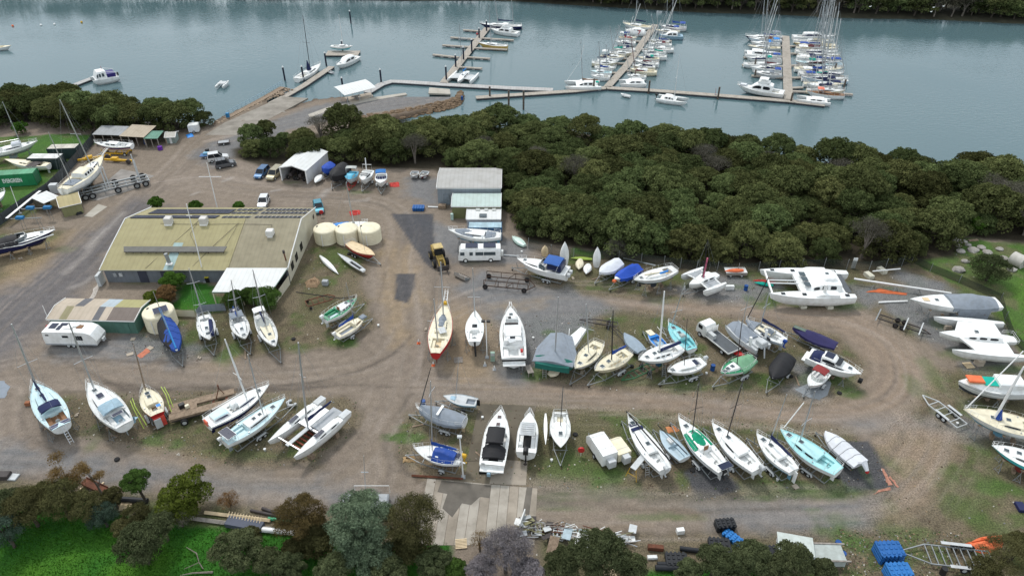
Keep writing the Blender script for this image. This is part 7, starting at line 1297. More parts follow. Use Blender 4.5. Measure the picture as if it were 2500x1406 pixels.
# upper row by the white gabled shed
s=Boat('bulky boat under a black cover beside the white gabled shed',(838,408),(812,434),2.3,3.4,'covered_boat','boat').shape(style='v',tw=.9,D=1.6).hull(BK,BK).deck(BK); s.tarp(-.05,1,(1.0,1.2,.2),BK,1.0,seed=70,tent=.6); trailer(s,'trailer under the bulky black-covered boat',ax=1)
s=Boat('boat tarped in bright blue squeezed behind the black-covered one',(806,402),(792,415),2.0,2.4,'covered_boat','boat').shape(style='v',tw=.9,D=1.6).hull(BL,BL).deck(BL); s.tarp(-.05,1,(.7,.7,.2),mat((.02,.07,.38),.7,.05,name='royal_tarp2',bump=2),.8,seed=71); trailer(s,'trailer under the bright blue tarped boat',ax=1)
s=Boat('sky blue cabin runabout with blue windscreen on red trailer',(862,419),(852,440),2.0,2.5,'cabin_runabout','motor boat').shape(style='v',tw=.9,D=1.4).hull(mat((.5,.6,.66),.4,.05,name='ice_hull'),LG).deck(mat((.08,.38,.56),.5,.05,name='sky_deck'),(.05,.45,.75),LG,.5); s.cabin(.45,.9,.72,.6,mat((.10,.42,.6),.5,.05,name='sky_cabin'),win='long',hatch=(),front=.6,wc=CLR); s.top(.12,.4,1.5,.85,CLR); trailer(s,'red trailer under the sky blue runabout',ax=1,m=RD)
s=Boat('white half-cabin cruiser with twin window bands and raised radar pole',(900,416),(885,442),2.1,2.5,'cabin_cruiser','motor boat').shape(style='v',tw=.9,D=1.5).hull(WH,WH).deck(WH,(.05,.4,.75),LG,.5); s.cabin(.38,.92,.75,.6,WH,win='long',hatch=(),front=.6); s.hw=lambda t: 1; s.blk(.72,0,.5,(.15,1.5,.1),GLS,'window_band',0); s.blk(.6,0,.66,(.15,1.6,.1),GLS,'window_band',0); s.line([(.3,0,.5),(.25,0,3.2)],.1,WM,'radar_pole'); s.line([(.15,.9,.0),(.15,.9,1.6),(.15,-.9,1.6),(.15,-.9,0)],.05,WM,'roll_bar'); trailer(s,'trailer under the half-cabin cruiser with radar pole',ax=1,w=.8)
s=Boat('white bowrider with bright blue bimini at the end of the trailer row',(931,424),(929,449),2.0,2.4,'bowrider','motor boat').shape(style='v',tw=.9,D=1.4).hull(WH,WH).deck(WH,(.05,.45,.75),LG,.5); s.screen(.42,.58,.5,.85,NV); s.top(.1,.45,1.2,.85,mat((.02,.14,.4),.8,.05,name='bimini_blue')); trailer(s,'trailer under the bowrider with bright blue bimini',ax=1,w=.8)
upturned('small white dinghy upside down on a trolley beside the gabled shed',(783,428),(769,444),1.5,.9,WH,h=.5)
for lab,st,bw,c1 in (('small aluminium runabout open to the sky near the grey shed',(1014,418),(1009,432),LG),('faded red tinny with bench seats near the grey shed',(1040,418),(1028,433),MR)):
 s=Boat(lab,st,bw,.9,1.8,'aluminium_dinghy','dinghy').shape(style='v',tw=.85,D=.7).hull(c1,c1,wl=.9).deck(LG,(.05,.8,.8),GREYP,.45); s.hw=lambda t: .7; s.blk(.35,0,-.2,(.3,1.2,.05),TIG,'seat',0); s.blk(.6,0,-.2,(.3,1.0,.05),TIG,'seat',0)
# ---- afloat
def af(label,st,bw,kind='sloop',mast=None,tall=True,**k):
 zd=k.pop('zd',.25); B=k.pop('B',None); grp=k.pop('group',None)
 s=Boat(label,st,bw,zd,B,k.pop('name',{'sloop': 'moored_yacht','motor': 'moored_motor_boat'}[kind]),k.pop('cat',{'sloop': 'yacht','motor': 'motor boat'}[kind]),True,grp); s.shape(style='round' if kind == 'sloop' else 'v',tw=.65 if kind == 'sloop' else .9,D=1.7,sheer=.03,rake=.1).hull(k.get('hull',WH),AFB,k.get('stripe'),wl=.72).deck(k.get('deck',WH2),k.get('ck',(.1,.33,.55)),k.get('ckm',CR),.4)
 if kind == 'sloop':
  s.cabin(.35,.76,.62,.42,k.get('cabc',WH),win=k.get('win','long'),hatch=(.6,))
  if mast: s.mast(.55,mast,.09,m=k.get('mm',ALU),boom=s.L*.36,bc=k.get('bc'),spread=k.get('spread',(.5,)),wt=.02,furl=k.get('furl'),z0=s.zs(.55) +.4)
  if k.get('dodger'): s.top(.28,.42,.75,.7,k['dodger'],name='dodger',crown=.25)
  if k.get('bim'): s.top(.06,.26,1.6,.8,k['bim'])
  s.rails()
 else:
  ch=k.get('ch',1.2); s.cabin(.24,.72,.76,ch,WH,win=[(.1,.4),(.48,.85)],hatch=(),front=.4); s.cabin(.7,.93,.6,.25,WH,win=None,hatch=(.4,),front=.8,name='trunk_cabin')
  if k.get('fly'): s.blk(.44,0,ch +.05,(s.L*.24,s.B*.5,.5),WH,'flybridge',.12); s.hw0=s.hw; s.top(.36,.54,ch +1.3,.5,WH,name='hardtop',posts=True,base=s.zs(.4) +ch +.4)
  s.rails(push=False)
  if mast: s.mast(.4,mast,.05,wires=False,spread=())
 return s
af('black-hulled white ketch moored at the outer end of the empty pier',(1274,63),(1170,60),mast=(1199,-55),hull=NV,bc=NC,B=3.4).mast(.2,(1246,-40),.08,name='mizzen_mast',spread=())
af('white flybridge cruiser moored below the black-hulled ketch',(1266,80),(1197,72),'motor',fly=True,B=3.6)
af('mustard yellow sloop moored against a finger berth',(1239,112),(1167,106),mast=(1193,10),hull=mat((.5,.36,.12),.4,.06,name='mustard_hull'),cabc=WH,B=2.6)
s=trimaran('white trimaran with blue sail cover at the root of the empty pier',(1143,174),(1117,200),.1,6.4,.9,water=True,wt=(.3,.7),net=LG,cw=1.8,D=1.2,name='moored_trimaran'); s.mast(.5,(1121,58),.06,m=GAL,spread=(.5,),boom=2.8,bc=BB,z0=s.zs(.5) +.3)
s=multi('white passenger catamaran ferry with purple windows at the short jetty',(285,182),(222,194),.5,[(-1.7,1,1.5,0),(1.7,1,1.5,0)],'passenger_ferry','ferry',True,D=1.6,B=5,tw=.9); s.blk(.45,0,-.2,(s.L*.85,4.2,.3),WH,'deck',0); s.hw=lambda t: 2.0; s.cabin(.42,.86,.95,1.9,WH,win=[(.2,.4),(.48,.66),(.72,.85)],hatch=(),front=.25,wc=GL2); s.blk(.25,0,.15,(s.L*.34,3.6,.9),mat((.03,.02,.16),.5,name='purple_panel'),'passenger_seating',.05); s.line([(.04,1.9,.2),(.04,1.9,1.1),(.42,1.9,1.8)],.06,WM,'rail'); s.line([(.04,-1.9,.2),(.04,-1.9,1.1),(.42,-1.9,1.8)],.06,WM,'rail'); s.blk(.0,1.2,.1,(.5,.5,.8),BP,'outboard',.08); s.line([(.5,0,2),(.5,0,2.9)],.04,RD,'radar_mast')
for k in range(7): s.blk(.2 +.07*k,-2.42,-.35,(.34 if k % 3 else .2,.02,.3),NV,'name_lettering',0)
s=multi('tiny white catamaran floating alone in open water',(549,197),(533,213),.0,[(-.95,1,.55,0),(.95,1,.55,0)],'beach_catamaran','catamaran',True,D=.7,B=2.4); s.blk(.35,0,0,(1.5,1.8,.1),LG,'trampoline',0)
for t in (.2,.6): s.blk(t,0,0.03,(.12,2.2,.12),WM,'crossbeam',0)
af('white yacht with blue gathered sail beside the timber landing',(724,192),(784,158),mast=(739,37),mm=BK,B=3.4,furl=None,name='moored_yacht').line([(.5,0,.6),(.48,0,3.2)],[.7,.08],NC,'gathered_sail',7)
af('white motor launch with wheelhouse at the tip of the timber landing',(870,137),(821,163),'motor',B=3.4)
s=keel('white sloop with pale teal bottom standing on the floating pontoon',(808,112),(862,114),1.2,2.2,bot=TQ,top=(827,35),mt=.55,sup=None,fin=False,rud=False,D=1.1,mm=WM,rails=False)
s=Boat('beige open boat moored at the edge of the river',(-35,116),(29,114),.1,2.6,'moored_boat','boat',True).shape(D=1.2).hull(WH,WH).deck(CR,(.1,.7,.7),CR2)
s=Boat('small grey tender tied beneath the timber landing',(812,178),(797,171),-.4,1.2,'tender','dinghy',True).shape(D=.5,tw=.9).hull(GREYP,GREYP).deck(LG,(.05,.8,.7),GREYP,.2)
s=Boat('white dinghy floating in front of the long pontoon',(1538,235),(1515,229),-.35,1.4,'tender','dinghy',True).shape(D=.6,tw=.7).hull(WH,WH).deck(WH,(.05,.75,.75),LG,.3)
s=Boat('open aluminium tender moored at a bare finger berth',(1141,94),(1118,93),-.3,1.2,'tender','dinghy',True).shape(D=.6,tw=.7).hull(LG,LG).deck(LG,(.05,.75,.75),GREYP,.3)
s=multi('white sailing catamaran moored in front of the long pontoon',(1605,236),(1680,246),.1,[(-1.6,1,.9,0),(1.6,1,.9,0)],'moored_catamaran','catamaran',True,D=1.1,B=4.2); s.hw=lambda t: 1.7; s.blk(.38,0,-.15,(s.L*.5,3.2,.25),WH,'bridge_deck',0); s.cabin(.25,.62,.8,.75,WH,win='three',hatch=(),front=.5); s.mast(.55,(1659,133),.07,m=WM,spread=(.5,),z0=.9); s.outboard(0,1.0)
s=multi('large white cruising catamaran at the corner of the pontoon and slanting pier',(1466,205),(1378,205),.3,[(-2.2,1,1.4,0),(2.2,1,1.4,0)],'moored_catamaran','catamaran',True,D=1.5,B=5.8); s.hw=lambda t: 2.3 if t < .6 else 2.3 -(t -.6) *3; s.blk(.38,0,-.3,(s.L*.6,4.4,.35),WH,'bridge_deck',0); s.cabin(.2,.68,.8,1.0,WH,win='three',hatch=(.6,),front=.5); s.mast(.5,(1418,100),.09,spread=(.5,),z0=1.2,boom=4,bc=TK); s.line([(.97,0,.3),(.6,0,6),(.52,0,10)],.06,WH,'furled_jib'); s.blk(.1,.4,.5,(.8,.8,.3),TEAL,'dinghy_cover',.05)
# slanting pier
af('cream motor sailer at the outer end of the slanting pier',(1590,66),(1520,58),mast=(1558,-45),B=3.4,bc=NC,deck=CR)
s=af('white-covered cruiser with a red numeral seven painted on its cover',(1577,80),(1526,76),'motor',B=3.2); s.tarp(.05,.95,(.9,1.4,.3),WH2,.4,tent=.7); s.hw=lambda t: 1.2
cu=bpy.data.curves.new('numeral','FONT'); cu.body='7'; cu.size=1.7; cu.extrude=.02; cu.offset=.05; o=bpy.data.objects.new('numeral_curve',cu); C.objects.link(o); bpy.context.view_layer.update(); me=bpy.data.meshes.new_from_object(o.evaluated_get(bpy.context.evaluated_depsgraph_get())); C.objects.unlink(o); bpy.data.objects.remove(o); me.materials.clear(); me.materials.append(RD); l=bpy.data.objects.new('numeral',me); C.objects.link(l); l.parent=s.e; l.location=(-1.0,s.B*.5 +.13,s.zd -.25) if math.cos(s.a) < 0 else (-1.0,-s.B*.5 -.13,s.zd -.25); l.rotation_euler=(math.radians(75),0,math.pi if math.cos(s.a) < 0 else 0)
af('white sloop with red and yellow gear third along the slanting pier',(1552,104),(1502,102),mast=(1509,62),B=2.9,bc=RD); af('white sloop with navy cockpit covers beside it on the slanting pier',(1551,120),(1496,118),mast=(1502,70),B=2.8,bc=NC,dodger=NC)
af('cream-decked sloop with raised bimini on the slanting pier',(1466,136),(1527,140),mast=(1489,64),B=2.9,deck=CR,bim=WH); af('white sloop with navy boom cover and long tan boom on the slanting pier',(1445,152),(1508,154),mast=(1487,116),B=3.0,bc=NC,hull=CR); af('small white sloop wedged low on the slanting pier',(1452,163),(1505,166),mast=(1480,108),B=2.4)
af('white sloop with blue folded sail near the pier root',(1494,177),(1441,174),mast=(1462,100),B=2.4,bc=BL,deck=PAQ); af('white sloop with porthole windows next to the big catamaran',(1490,187),(1442,185),mast=(1464,126),B=2.4,win='ports')
s=af('large white ketch with blue awning and red waterline at the outer pier end',(1676,68),(1611,64),mast=(1645,-50),B=3.6,bc=BL,bim=BL,stripe=RD); s.mast(.75,(1630,-20),.07,name='mizzen_mast',spread=())
af('sky blue wooden cruiser with flat cabin on the slanting pier',(1667,87),(1608,86),'motor',hull=SB,B=3.2,deck=SB); af('pale yellow sloop with grey cover on the slanting pier',(1634,102),(1588,99),mast=(1603,30),B=2.6,hull=CR,dodger=GC); af('white sloop with a davit-hung dinghy on the slanting pier',(1645,120),(1575,117),mast=(1590,36),B=3.0)
af('white sloop with teal awning halfway along the slanting pier',(1628,138),(1572,133),mast=(1600,60),B=2.8,bc=TEAL); af('white sloop with navy side stripe and navy sail cover',(1608,156),(1548,148),mast=(1593,60),B=2.9,stripe=NV,bc=NC); af('large cream timber-decked sloop near the pier root',(1604,175),(1537,169),mast=(1576,90),B=3.2,hull=CR,deck=CR,bc=NC)
af('burgundy-trimmed low sloop near the pier root',(1578,187),(1530,184),mast=(1540,88),mm=MR,B=2.4,bc=MR)
s=multi('boxy white catamaran nearest the root of the slanting pier',(1576,200),(1512,200),.3,[(-1.5,1,1.1,0),(1.5,1,1.1,0)],'moored_catamaran','catamaran',True,D=1.5,B=4.2); s.hw=lambda t: 1.8; s.blk(.4,0,-.3,(s.L*.7,3.2,.35),WH,'bridge_deck',0); s.cabin(.15,.75,.85,.7,WH,win='two',hatch=(),front=.4); s.mast(.5,(1524,120),.06,spread=(),z0=1)
# crowded pier
af('navy-hulled motor sailer with cluttered deck at the head of the crowded pier',(1908,90),(1818,90),mast=(1868,-20),hull=NV,B=3.6,bim=GC); af('sloop under brown and bright blue tarpaulins on the crowded pier',(1905,107),(1832,104),mast=(1880,-60),B=3.2,dodger=BB,bc=TK,bim=BB)
s=multi('long white catamaran with sleek saloon on the crowded pier',(1818,128),(1906,134),.4,[(-1.9,1,1.3,0),(1.9,1,1.3,0)],'moored_catamaran','catamaran',True,D=1.6,B=5); s.hw=lambda t: 2 if t < .6 else 2 -(t -.6) *2.5; s.blk(.4,0,-.3,(s.L*.66,3.8,.35),WH,'bridge_deck',0); s.cabin(.2,.72,.82,1.0,WH,win='long',hatch=(),front=.6); s.mast(.5,(1893,12),.08,spread=(.5,),z0=1.2)
af('white sloop with black cabin windows and navy boom below the long catamaran',(1816,155),(1908,158),mast=(1880,78),B=3.3,bc=NC,win='long'); af('pale grey sloop with blue bimini and white tender on deck',(1909,182),(1836,176),mast=(1874,30),B=3.0,bim=BL,dodger=GC,hull=LG,bc=NC)
s=af('big white flybridge cruiser with black saloon windows on the pontoon corner',(1914,226),(1799,209),'motor',B=4.2,fly=True,ch=1.7,zd=.7); s.blk(.86,0,.15,(1.6,1.2,.35),WC,'deck_cushion',.1)
Rr=[('white motor cruiser at the far head of the crowded pier',(1936,88),(2040,90),'motor',WH,None),('mustard and white sloop at the far head of the crowded pier',(2040,110),(1936,107),'sloop',mat((.5,.4,.2),.5,.05,name='mustard2'),CR),('white sloop with maroon cover, second from the pier head',(1942,124),(2046,128),'sloop',WH,MR),
 ('white sloop with navy awning between the maroon and the royal blue covers',(1946,138),(2050,143),'sloop',WH,NC),('white sloop with royal blue boom cover midway on the crowded pier',(2056,156),(1938,152),'sloop',WH,BL),('large white sloop with dark spars below the royal blue cover',(1940,166),(2056,171),'sloop',WH,BK),('grey-decked sloop with blue dodger on the crowded pier',(1952,178),(2060,182),'sloop',LG,BL),
 ('ice blue ketch with bright gear on the crowded pier',(2070,196),(1954,190),'sloop',mat((.5,.62,.72),.4,.05,name='ice3'),NC)]
for i,(lab,st,bw,kd,hl,bc_) in enumerate(Rr):
 q=af(lab,st,bw,kd,mast=None if kd == 'motor' else (((st[0] +bw[0]) /2 +14 +(i % 3) *8),(-60,2,-14,16,-40,26,10,60)[i]),hull=hl,bc=bc_,B=3.2,dodger=bc_ if i % 2 else None,bim=(None,None,WH,None,BL,None,WH,None)[i],deck=(WH2,CR,WH2,WH2,PAQ,CR,WH2,WH2)[i])
 if i in (1,3,4,5,7): q.mast(.3,((st[0] +bw[0]) /2 +34,(20,20,0,16,2,-10,0,40)[i]),.06,m=ALU,name='mizzen_mast',spread=(.5,),wires='x')
af('white sloop with navy cockpit tent, red top marker on deck',(2054,214),(1968,206),mast=(2012,30),B=2.8,bc=NC,dodger=NC,bim=NC)
s=af('classic white wooden launch with varnished cabin and salmon awning',(2062,232),(1968,224),mast=None,B=2.6,deck=TK,cabc=TK,ckm=TK); s.hw=lambda t: 1.1; s.top(.55,.72,1.3,.9,mat((.7,.2,.13),.7,name='salmon_canvas')); s.mast(.8,(2000,130),.06,spread=(),m=WM)
HC=[WH,WH2,CR,mat((.5,.6,.68),.4,.05,name='ice4'),LG,WH]; CC=[NC,BL,None,GC,MR,BL,TEAL,NC]
for i,(x0,x1,v0,ml,lab) in enumerate([(1938,2036,97.5,2,'white yacht squeezed in just below the motor cruiser at the pier head'),(1944,2046,116,20,'white yacht squeezed in below the mustard sloop'),(1950,2052,132,6,'yacht squeezed in below the maroon-covered sloop'),(1944,2056,149,24,'yacht squeezed in above the royal blue boom cover'),(1952,2060,164,40,'yacht squeezed in below the royal blue boom cover'),(1950,2060,176,10,'yacht squeezed in above the grey-decked sloop'),(1958,2070,189,30,'yacht squeezed in above the ice blue ketch'),(1962,2062,203,52,'yacht squeezed in below the ice blue ketch'),(1970,2064,219,70,'yacht squeezed in above the classic wooden launch'),
  (1908,1826,98,-8,'yacht squeezed in below the navy motor sailer'),(1906,1824,117,20,'yacht squeezed in above the long white catamaran'),(1908,1820,145,40,'yacht squeezed in below the long white catamaran'),(1908,1830,168,60,'yacht squeezed in above the pale grey sloop'),(1510,1556,91,20,'small yacht squeezed in below the red numeral cover'),(1488,1544,128,50,'small yacht squeezed in mid-way on the slanting pier'),(1458,1512,147,70,'small yacht squeezed in below the raised bimini sloop'),(1660,1596,77,-10,'yacht squeezed in below the large blue-awninged ketch'),(1640,1582,109,30,'yacht squeezed in below the pale yellow sloop'),(1626,1566,128,44,'yacht squeezed in above the teal-awninged sloop'),(1610,1556,143,60,'yacht squeezed in below the teal-awninged sloop'),(1600,1542,163,74,'yacht squeezed in above the cream timber-decked sloop')]):
 af(lab,(x0,v0),(x1,v0 +(x1 -x0) *.04),mast=((x0 +x1) /2 +12 +(x0 +x1) /2*.012,ml -(24 if x0 > 1900 else 10)),hull=HC[i % 6],bc=CC[i % 8],B=2.5,deck=(WH2,CR,WH2)[i % 3],dodger=CC[(i +3) % 8] if i % 2 else None,bim=(None,BL,None,WH,None)[i % 5],mm=(ALU,WM,WM)[i % 3])
s=multi('white trailer catamaran moored at the pontoon end beside the classic launch',(2028,247),(1944,238),.1,[(-1.5,1,.9,0),(1.5,1,.9,0)],'moored_catamaran','catamaran',True,D=1.2,B=4); s.hw=lambda t: 1.6; s.blk(.4,0,-.2,(s.L*.6,3,.25),WH,'bridge_deck',0); s.cabin(.2,.7,.85,.5,WH,win='two',hatch=(),front=.4); s.mast(.55,(1985,128),.06,spread=(),z0=.8)
# ---------------------------------------------------------------- vehicles and yard things
def place(name,label,cat,u,v,rz=0,group=None,z=0):
 c=G(u,v,z); return empty(name,(c.x,c.y,z),rz,label,cat,group)
def car(label,fr,re_,col,w=1.75,h=1.5,style='wagon',name='parked_car',rack=False):
 p=G(*re_); q=G(*fr); c=(p +q) /2; a=math.atan2(q.y -p.y,q.x -p.x); Lc=max(3.9,min((q -p).length,5.0)); e=empty(name,(c.x,c.y,0),a,label,'car'); m=mat(col,.25,.03,.3,coat=.5,name='car_paint'); b=MB(); hx=Lc/2; hb=h*.58
 prof=[(-hx,.35,.92),(-hx +.02,hb*.9,.97),(-hx +.15,hb,.97),(hx -1.15,hb,.97),(hx -.25,hb*.84,.93),(hx,hb*.62,.86),(hx,.32,.84)]
 rows=[]
 for x,z,k in prof[1:6]: rows.append([(x,-w/2*k,.3),(x,-w/2*k,z*.75),(x,-w/2*k*.93,z),(x,w/2*k*.93,z),(x,w/2*k,z*.75),(x,w/2*k,.3)])
 b.grid(rows,m,False,True); b.build('body',e); x0,x1,xr0,xr1=(-hx +.1,hx -1.2,-hx +.35,hx -1.95) if style == 'wagon' else (-hx +.5,hx -1.2,-hx +1.2,hx -1.9)
 b=MB(); b.grid([[(x,-w*.46,hb),(x2,-w*.39,h),(x2,w*.39,h),(x,w*.46,hb)] for x,x2 in ((x0,xr0),(x1,xr1))],GLS,False,True); b.build('window',e,False); b=MB(); b.box(((xr0 +xr1) /2,0,h +.03),(xr1 -xr0 +.08,w*.8,.07),m,ch=.03)
 for x,x2 in ((x0,xr0),(x1,xr1),((x0 +x1) /2,(xr0 +xr1) /2)):
  for s_ in (1,-1): b.beam((x,s_*w*.462,hb),(x2,s_*w*.395,h),.09,.05,m)
 b.build('roof',e,False)
 if rack: b=MB(); [b.beam((xr0 +.4 +k*.8,-w*.4,h +.14),(xr0 +.4 +k*.8,w*.4,h +.14),.06,.05,STL) for k in range(3)]; b.build('roof_rack',e)
 for x in (-hx +.8,hx -.85):
  for s_ in (1,-1): wheel(e,(x,s_*(w/2 -.1),.33),.33,.22)
 for s_ in (1,-1): b=MB(); b.box((hx -.02,s_*w*.32,hb*.66),(.08,.36,.14),CLR); b.build('headlight',e)
 for s_ in (1,-1): b=MB(); b.box((-hx,s_*w*.4,hb*.75),(.06,.2,.24),MR); b.build('tail_light',e)
car('white four-wheel drive with spare wheel parked behind the charcoal one',(560,388),(508,396),(.6,.6,.6),1.85,1.85,rack=False); car('charcoal and silver four-wheel drive with roof bars on the road edge',(577,402),(526,412),(.10,.105,.115),1.85,1.8,rack=True)
car('metallic blue station wagon beside the gold people mover',(628,440),(652,416),(.03,.10,.22),h=1.45); car('gold people mover beside the white gabled shed',(658,444),(686,418),(.30,.26,.17),h=1.65,w=1.8); car('silver-white hatchback beyond the solar roof',(641,508),(648,492),(.62,.64,.66),h=1.5); car('teal hatchback at the back corner of the workshop',(782,524),(776,502),(.03,.20,.27),h=1.45)
e=place('utility_trailer','blue-tubbed flat trailer beside the white four-wheel drive','trailer',505,385,.1); b=MB(); b.box((0,0,.6),(2.4,1.5,.12),mat((.04,.13,.3),.6,.1,name='blue_tray')); b.box((0,.3,.85),(1.2,.9,.4),AFL,ch=.03); b.build('tray',e,False)
for y in (-.8,.8): wheel(e,(0,y,.3),.3,.18)
e=place('flat_trailer','empty black flat trailer near the mangrove edge','trailer',547,352,.3); b=MB(); b.box((0,0,.5),(2.6,1.6,.12),STL); b.box((0,0,.58),(2.2,1.3,.04),GREYP); b.build('tray',e,False)
for y in (-.85,.85): wheel(e,(0,y,.28),.28,.16)
# camper bus
e=place('camper_bus','white camper bus with two solar panels on its roof','bus',1172,641,.03); e.location.y += 1.0; b=MB(); rows=[]
for x,zt,k in ((3.4,2.2,1),(3.38,2.55,.97),(-3.1,2.6,.97),(-3.42,2.1,.95),(-3.6,1.3,.93),(-3.62,.5,.93)): rows.append([(x,-1.02*k,.4),(x,-1.02*k,zt -.35 if zt > 1 else .45),(x,-.85*k,zt),(x,.85*k,zt),(x,1.02*k,zt -.35 if zt > 1 else .45),(x,1.02*k,.4)])
b.grid(rows,WH,False,True); b.build('body',e)
for x,w_ in ((-2.9,.7),(-1.45,.55),(-.1,1.3),(1.6,1.9)):
 for s_ in (1,-1): b=MB(); b.box((x,s_*1.025,1.72),(w_,.03,.62),GL2); b.build('window',e,False)
b=MB(); b.grid([[(-3.47,y,2.05),(-3.64,y*.98,1.3)] for y in (-.85,.85)],GLS); b.build('windscreen',e,False)
for x in (-1.35,1.6): b=MB(); b.box((x,0,2.75),(2.0,1.35,.05),SOL); b.box((x,0,2.7),(2.08,1.42,.05),ALU); b.build('solar_panel',e,False)
for x in (-2.4,1.75):
 for y in (-.92,.92): wheel(e,(x,y,.4),.4,.24,WH)
b=MB(); b.box((3.65,.2,1.1),(.4,.7,.9),WH,ch=.03); b.build('rear_locker',e)
# caravan
e=place('caravan','white caravan with roof hatches beside the green patched shed','caravan',183,846,-.03); e.location.y += .9; b=MB(); rows=[[(x,y*s_,z) for x,z in ((-3.7,.55),(-3.75,1.4),(-3.55,2.75),(2.3,2.75),(3.1,2.35),(3.75,1.3),(3.55,.55))] for y,s_ in ((1.2,1),(1.2,-1))]
b.grid(rows,WH,True,True); b.build('body',e,False); b=MB(); b.box((-.1,-1.215,.62),(7.2,.03,.22),GREYP); b.build('side_skirt',e,False)
for x,w_,z,h_ in ((-3.0,.45,2.2,.2),(-.5,.85,2.0,.36),(1.3,1.1,1.8,.75)): b=MB(); b.box((x,-1.215,z),(w_,.03,h_),GLS); b.build('window',e,False)
for x,y,sx,sy,m in ((-2.6,.2,.9,1.1,SOL),(-1.6,-.2,.5,.9,SOL),(-1.3,.6,.9,.5,SOL),(1.2,.1,.8,.7,TK),(-.3,-.2,1.2,.6,WH2)): b=MB(); b.box((x,y,2.81),(sx,sy,.1),m,ch=.02); b.build('roof_fitting',e)
b=MB(); b.lathe((.5,.5,2.75),[(.5,0),(.55,.15),(.3,.3),(.05,.33)],WH,16); b.build('satellite_dome',e)
for x in (-.6,.15): wheel(e,(x,-1.1,.36),.36,.22); wheel(e,(x,1.1,.36),.36,.22)
b=MB(); b.path([(3.6,.5,.6),(4.9,0,.6),(3.6,-.5,.6)],.05,STL); b.tube((4.0,.15,.6),(4.0,.15,1.1),.15,LG,8); b.tube((4.0,-.2,.6),(4.0,-.2,1.1),.15,LG,8); b.build('drawbar',e)
# flatbed truck
c0=G(1715,812); c1=G(1785,868); e=empty('flatbed_truck',((c0.x +c1.x) /2,(c0.y +c1.y) /2,0),math.atan2(c1.y -c0.y,c1.x -c0.x) +math.pi,'white flatbed truck with empty grey tray and slatted headboard','truck'); b=MB()
b.grid([[(x,y,z) for x,z in ((1.6,.5),(1.6,2.1),(1.75,2.3),(2.9,2.3),(3.15,2.1),(3.35,1.35),(3.4,.5))] for y in (-.95,.95)],WH,True,True); b.build('cab',e); b=MB(); b.grid([[(3.17,y,2.05),(3.37,y,1.4)] for y in (-.8,.8)],GLS); b.build('windscreen',e,False)
for s_ in (1,-1): b=MB(); b.box((2.6,s_*.96,1.7),(.8,.03,.6),GLS); b.build('window',e,False)
b=MB(); b.box((-1.0,0,1.05),(4.6,2.2,.1),DKG); b.build('tray',e,False); b=MB()
for s_ in (1,-1): b.beam((-3.3,s_*1.12,1.02),(1.3,s_*1.12,1.02),.06,.2,WH)
b.beam((-3.3,-1.12,1.02),(-3.3,1.12,1.02),.06,.2,WH); b.build('tray_rim',e,False); b=MB()
for z in (1.3,1.5,1.7,1.9,2.1): b.beam((1.3,-1.1,z),(1.3,1.1,z),.06,.1,WH)
for y in (-1.1,0,1.1): b.beam((1.3,y,1),(1.3,y,2.2),.07,.07,WH)
b.build('headboard',e,False); b=MB(); b.box((.6,.7,1.45),(1.3,.6,.7),LG,ch=.02); b.build('toolbox',e)
for x in (-2.0,2.5):
 for y in (-.9,.9): wheel(e,(x,y,.4),.4,.26)
# wheel loader
e=place('wheel_loader','yellow wheel loader with pallet forks facing the camera','loader',1072,640,math.radians(-72)); YL=mat((.36,.25,.07),.7,.2,name='loader_yellow'); b=MB(); b.box((-1.6,0,1.5),(2.2,1.5,1.1),YL,ch=.15); b.box((.9,0,1.2),(1.6,.9,.8),YL,ch=.05); b.build('body',e); b=MB(); b.box((-.2,0,2.3),(1.3,1.3,1.3),GLS,top=.9); b.build('cab_glass',e,False); b=MB(); b.box((-.2,0,3.02),(1.6,1.5,.14),mat((.5,.38,.16),.6,.15,name='cab_roof'),ch=.03); b.build('cab_roof',e); b=MB()
for y in (-.45,.45): b.path([(.6,y,1.7),(2.1,y,1.5),(3.0,y,.7)],.12,YL,4)
b.build('lift_arm',e); b=MB(); b.box((3.1,0,.7),(.12,1.9,.9),STL)
for y in (-.6,.6): b.box((3.7,y,.25),(1.2,.14,.1),STL)
b.build('fork',e,False)
for x in (-1.5,1.3):
 for y in (-1.05,1.05): wheel(e,(x,y,.7),.7,.5,mat((.35,.28,.15),.8,name='dusty_rim'))
e=place('loader_bucket','detached steel loader bucket with toothed edge on the gravel','bucket',1129,678,.9); b=MB(); rows=[[(x,y,z) for x,z in ((-.6,.9),(-.75,.4),(-.5,.08),(.6,.03))] for y in (-1.2,1.2)]; b.grid(rows,TIG); b.face([rows[0][0],rows[0][1],rows[0][2],rows[0][3]],GAL); b.face([rows[1][0],rows[1][1],rows[1][2],rows[1][3]],GAL); b.build('shell',e,False); b=MB()
for k in range(6): b.box((.68,-1.0 +.4*k,.05),(.2,.12,.06),STL)
b.build('bucket_teeth',e)
for k,dx in enumerate((1.6,3.7)):   # tractors inside the white shed
 ca,sa=math.cos(SHR),math.sin(SHR); e=empty('tractor',(SHL.x +dx*ca -2.2*sa,SHL.y +dx*sa +2.2*ca,0),SHR -math.pi/2,'grey-wheeled tractor parked in the mouth of the white gabled shed','tractor','tractors in the white gabled shed'); b=MB(); b.box((.7,0,1.1),(1.6,.6,.6),mat((.07,.06,.06),.6,name='tractor_body'),ch=.05); b.box((-.5,0,1.2),(.8,.8,.5),STL,ch=.05); b.build('body',e)
 for x,r in ((1.3,.4),(-.6,.75)):
  for y in (-.75,.75): wheel(e,(x,y,r),r,.35,TIG)
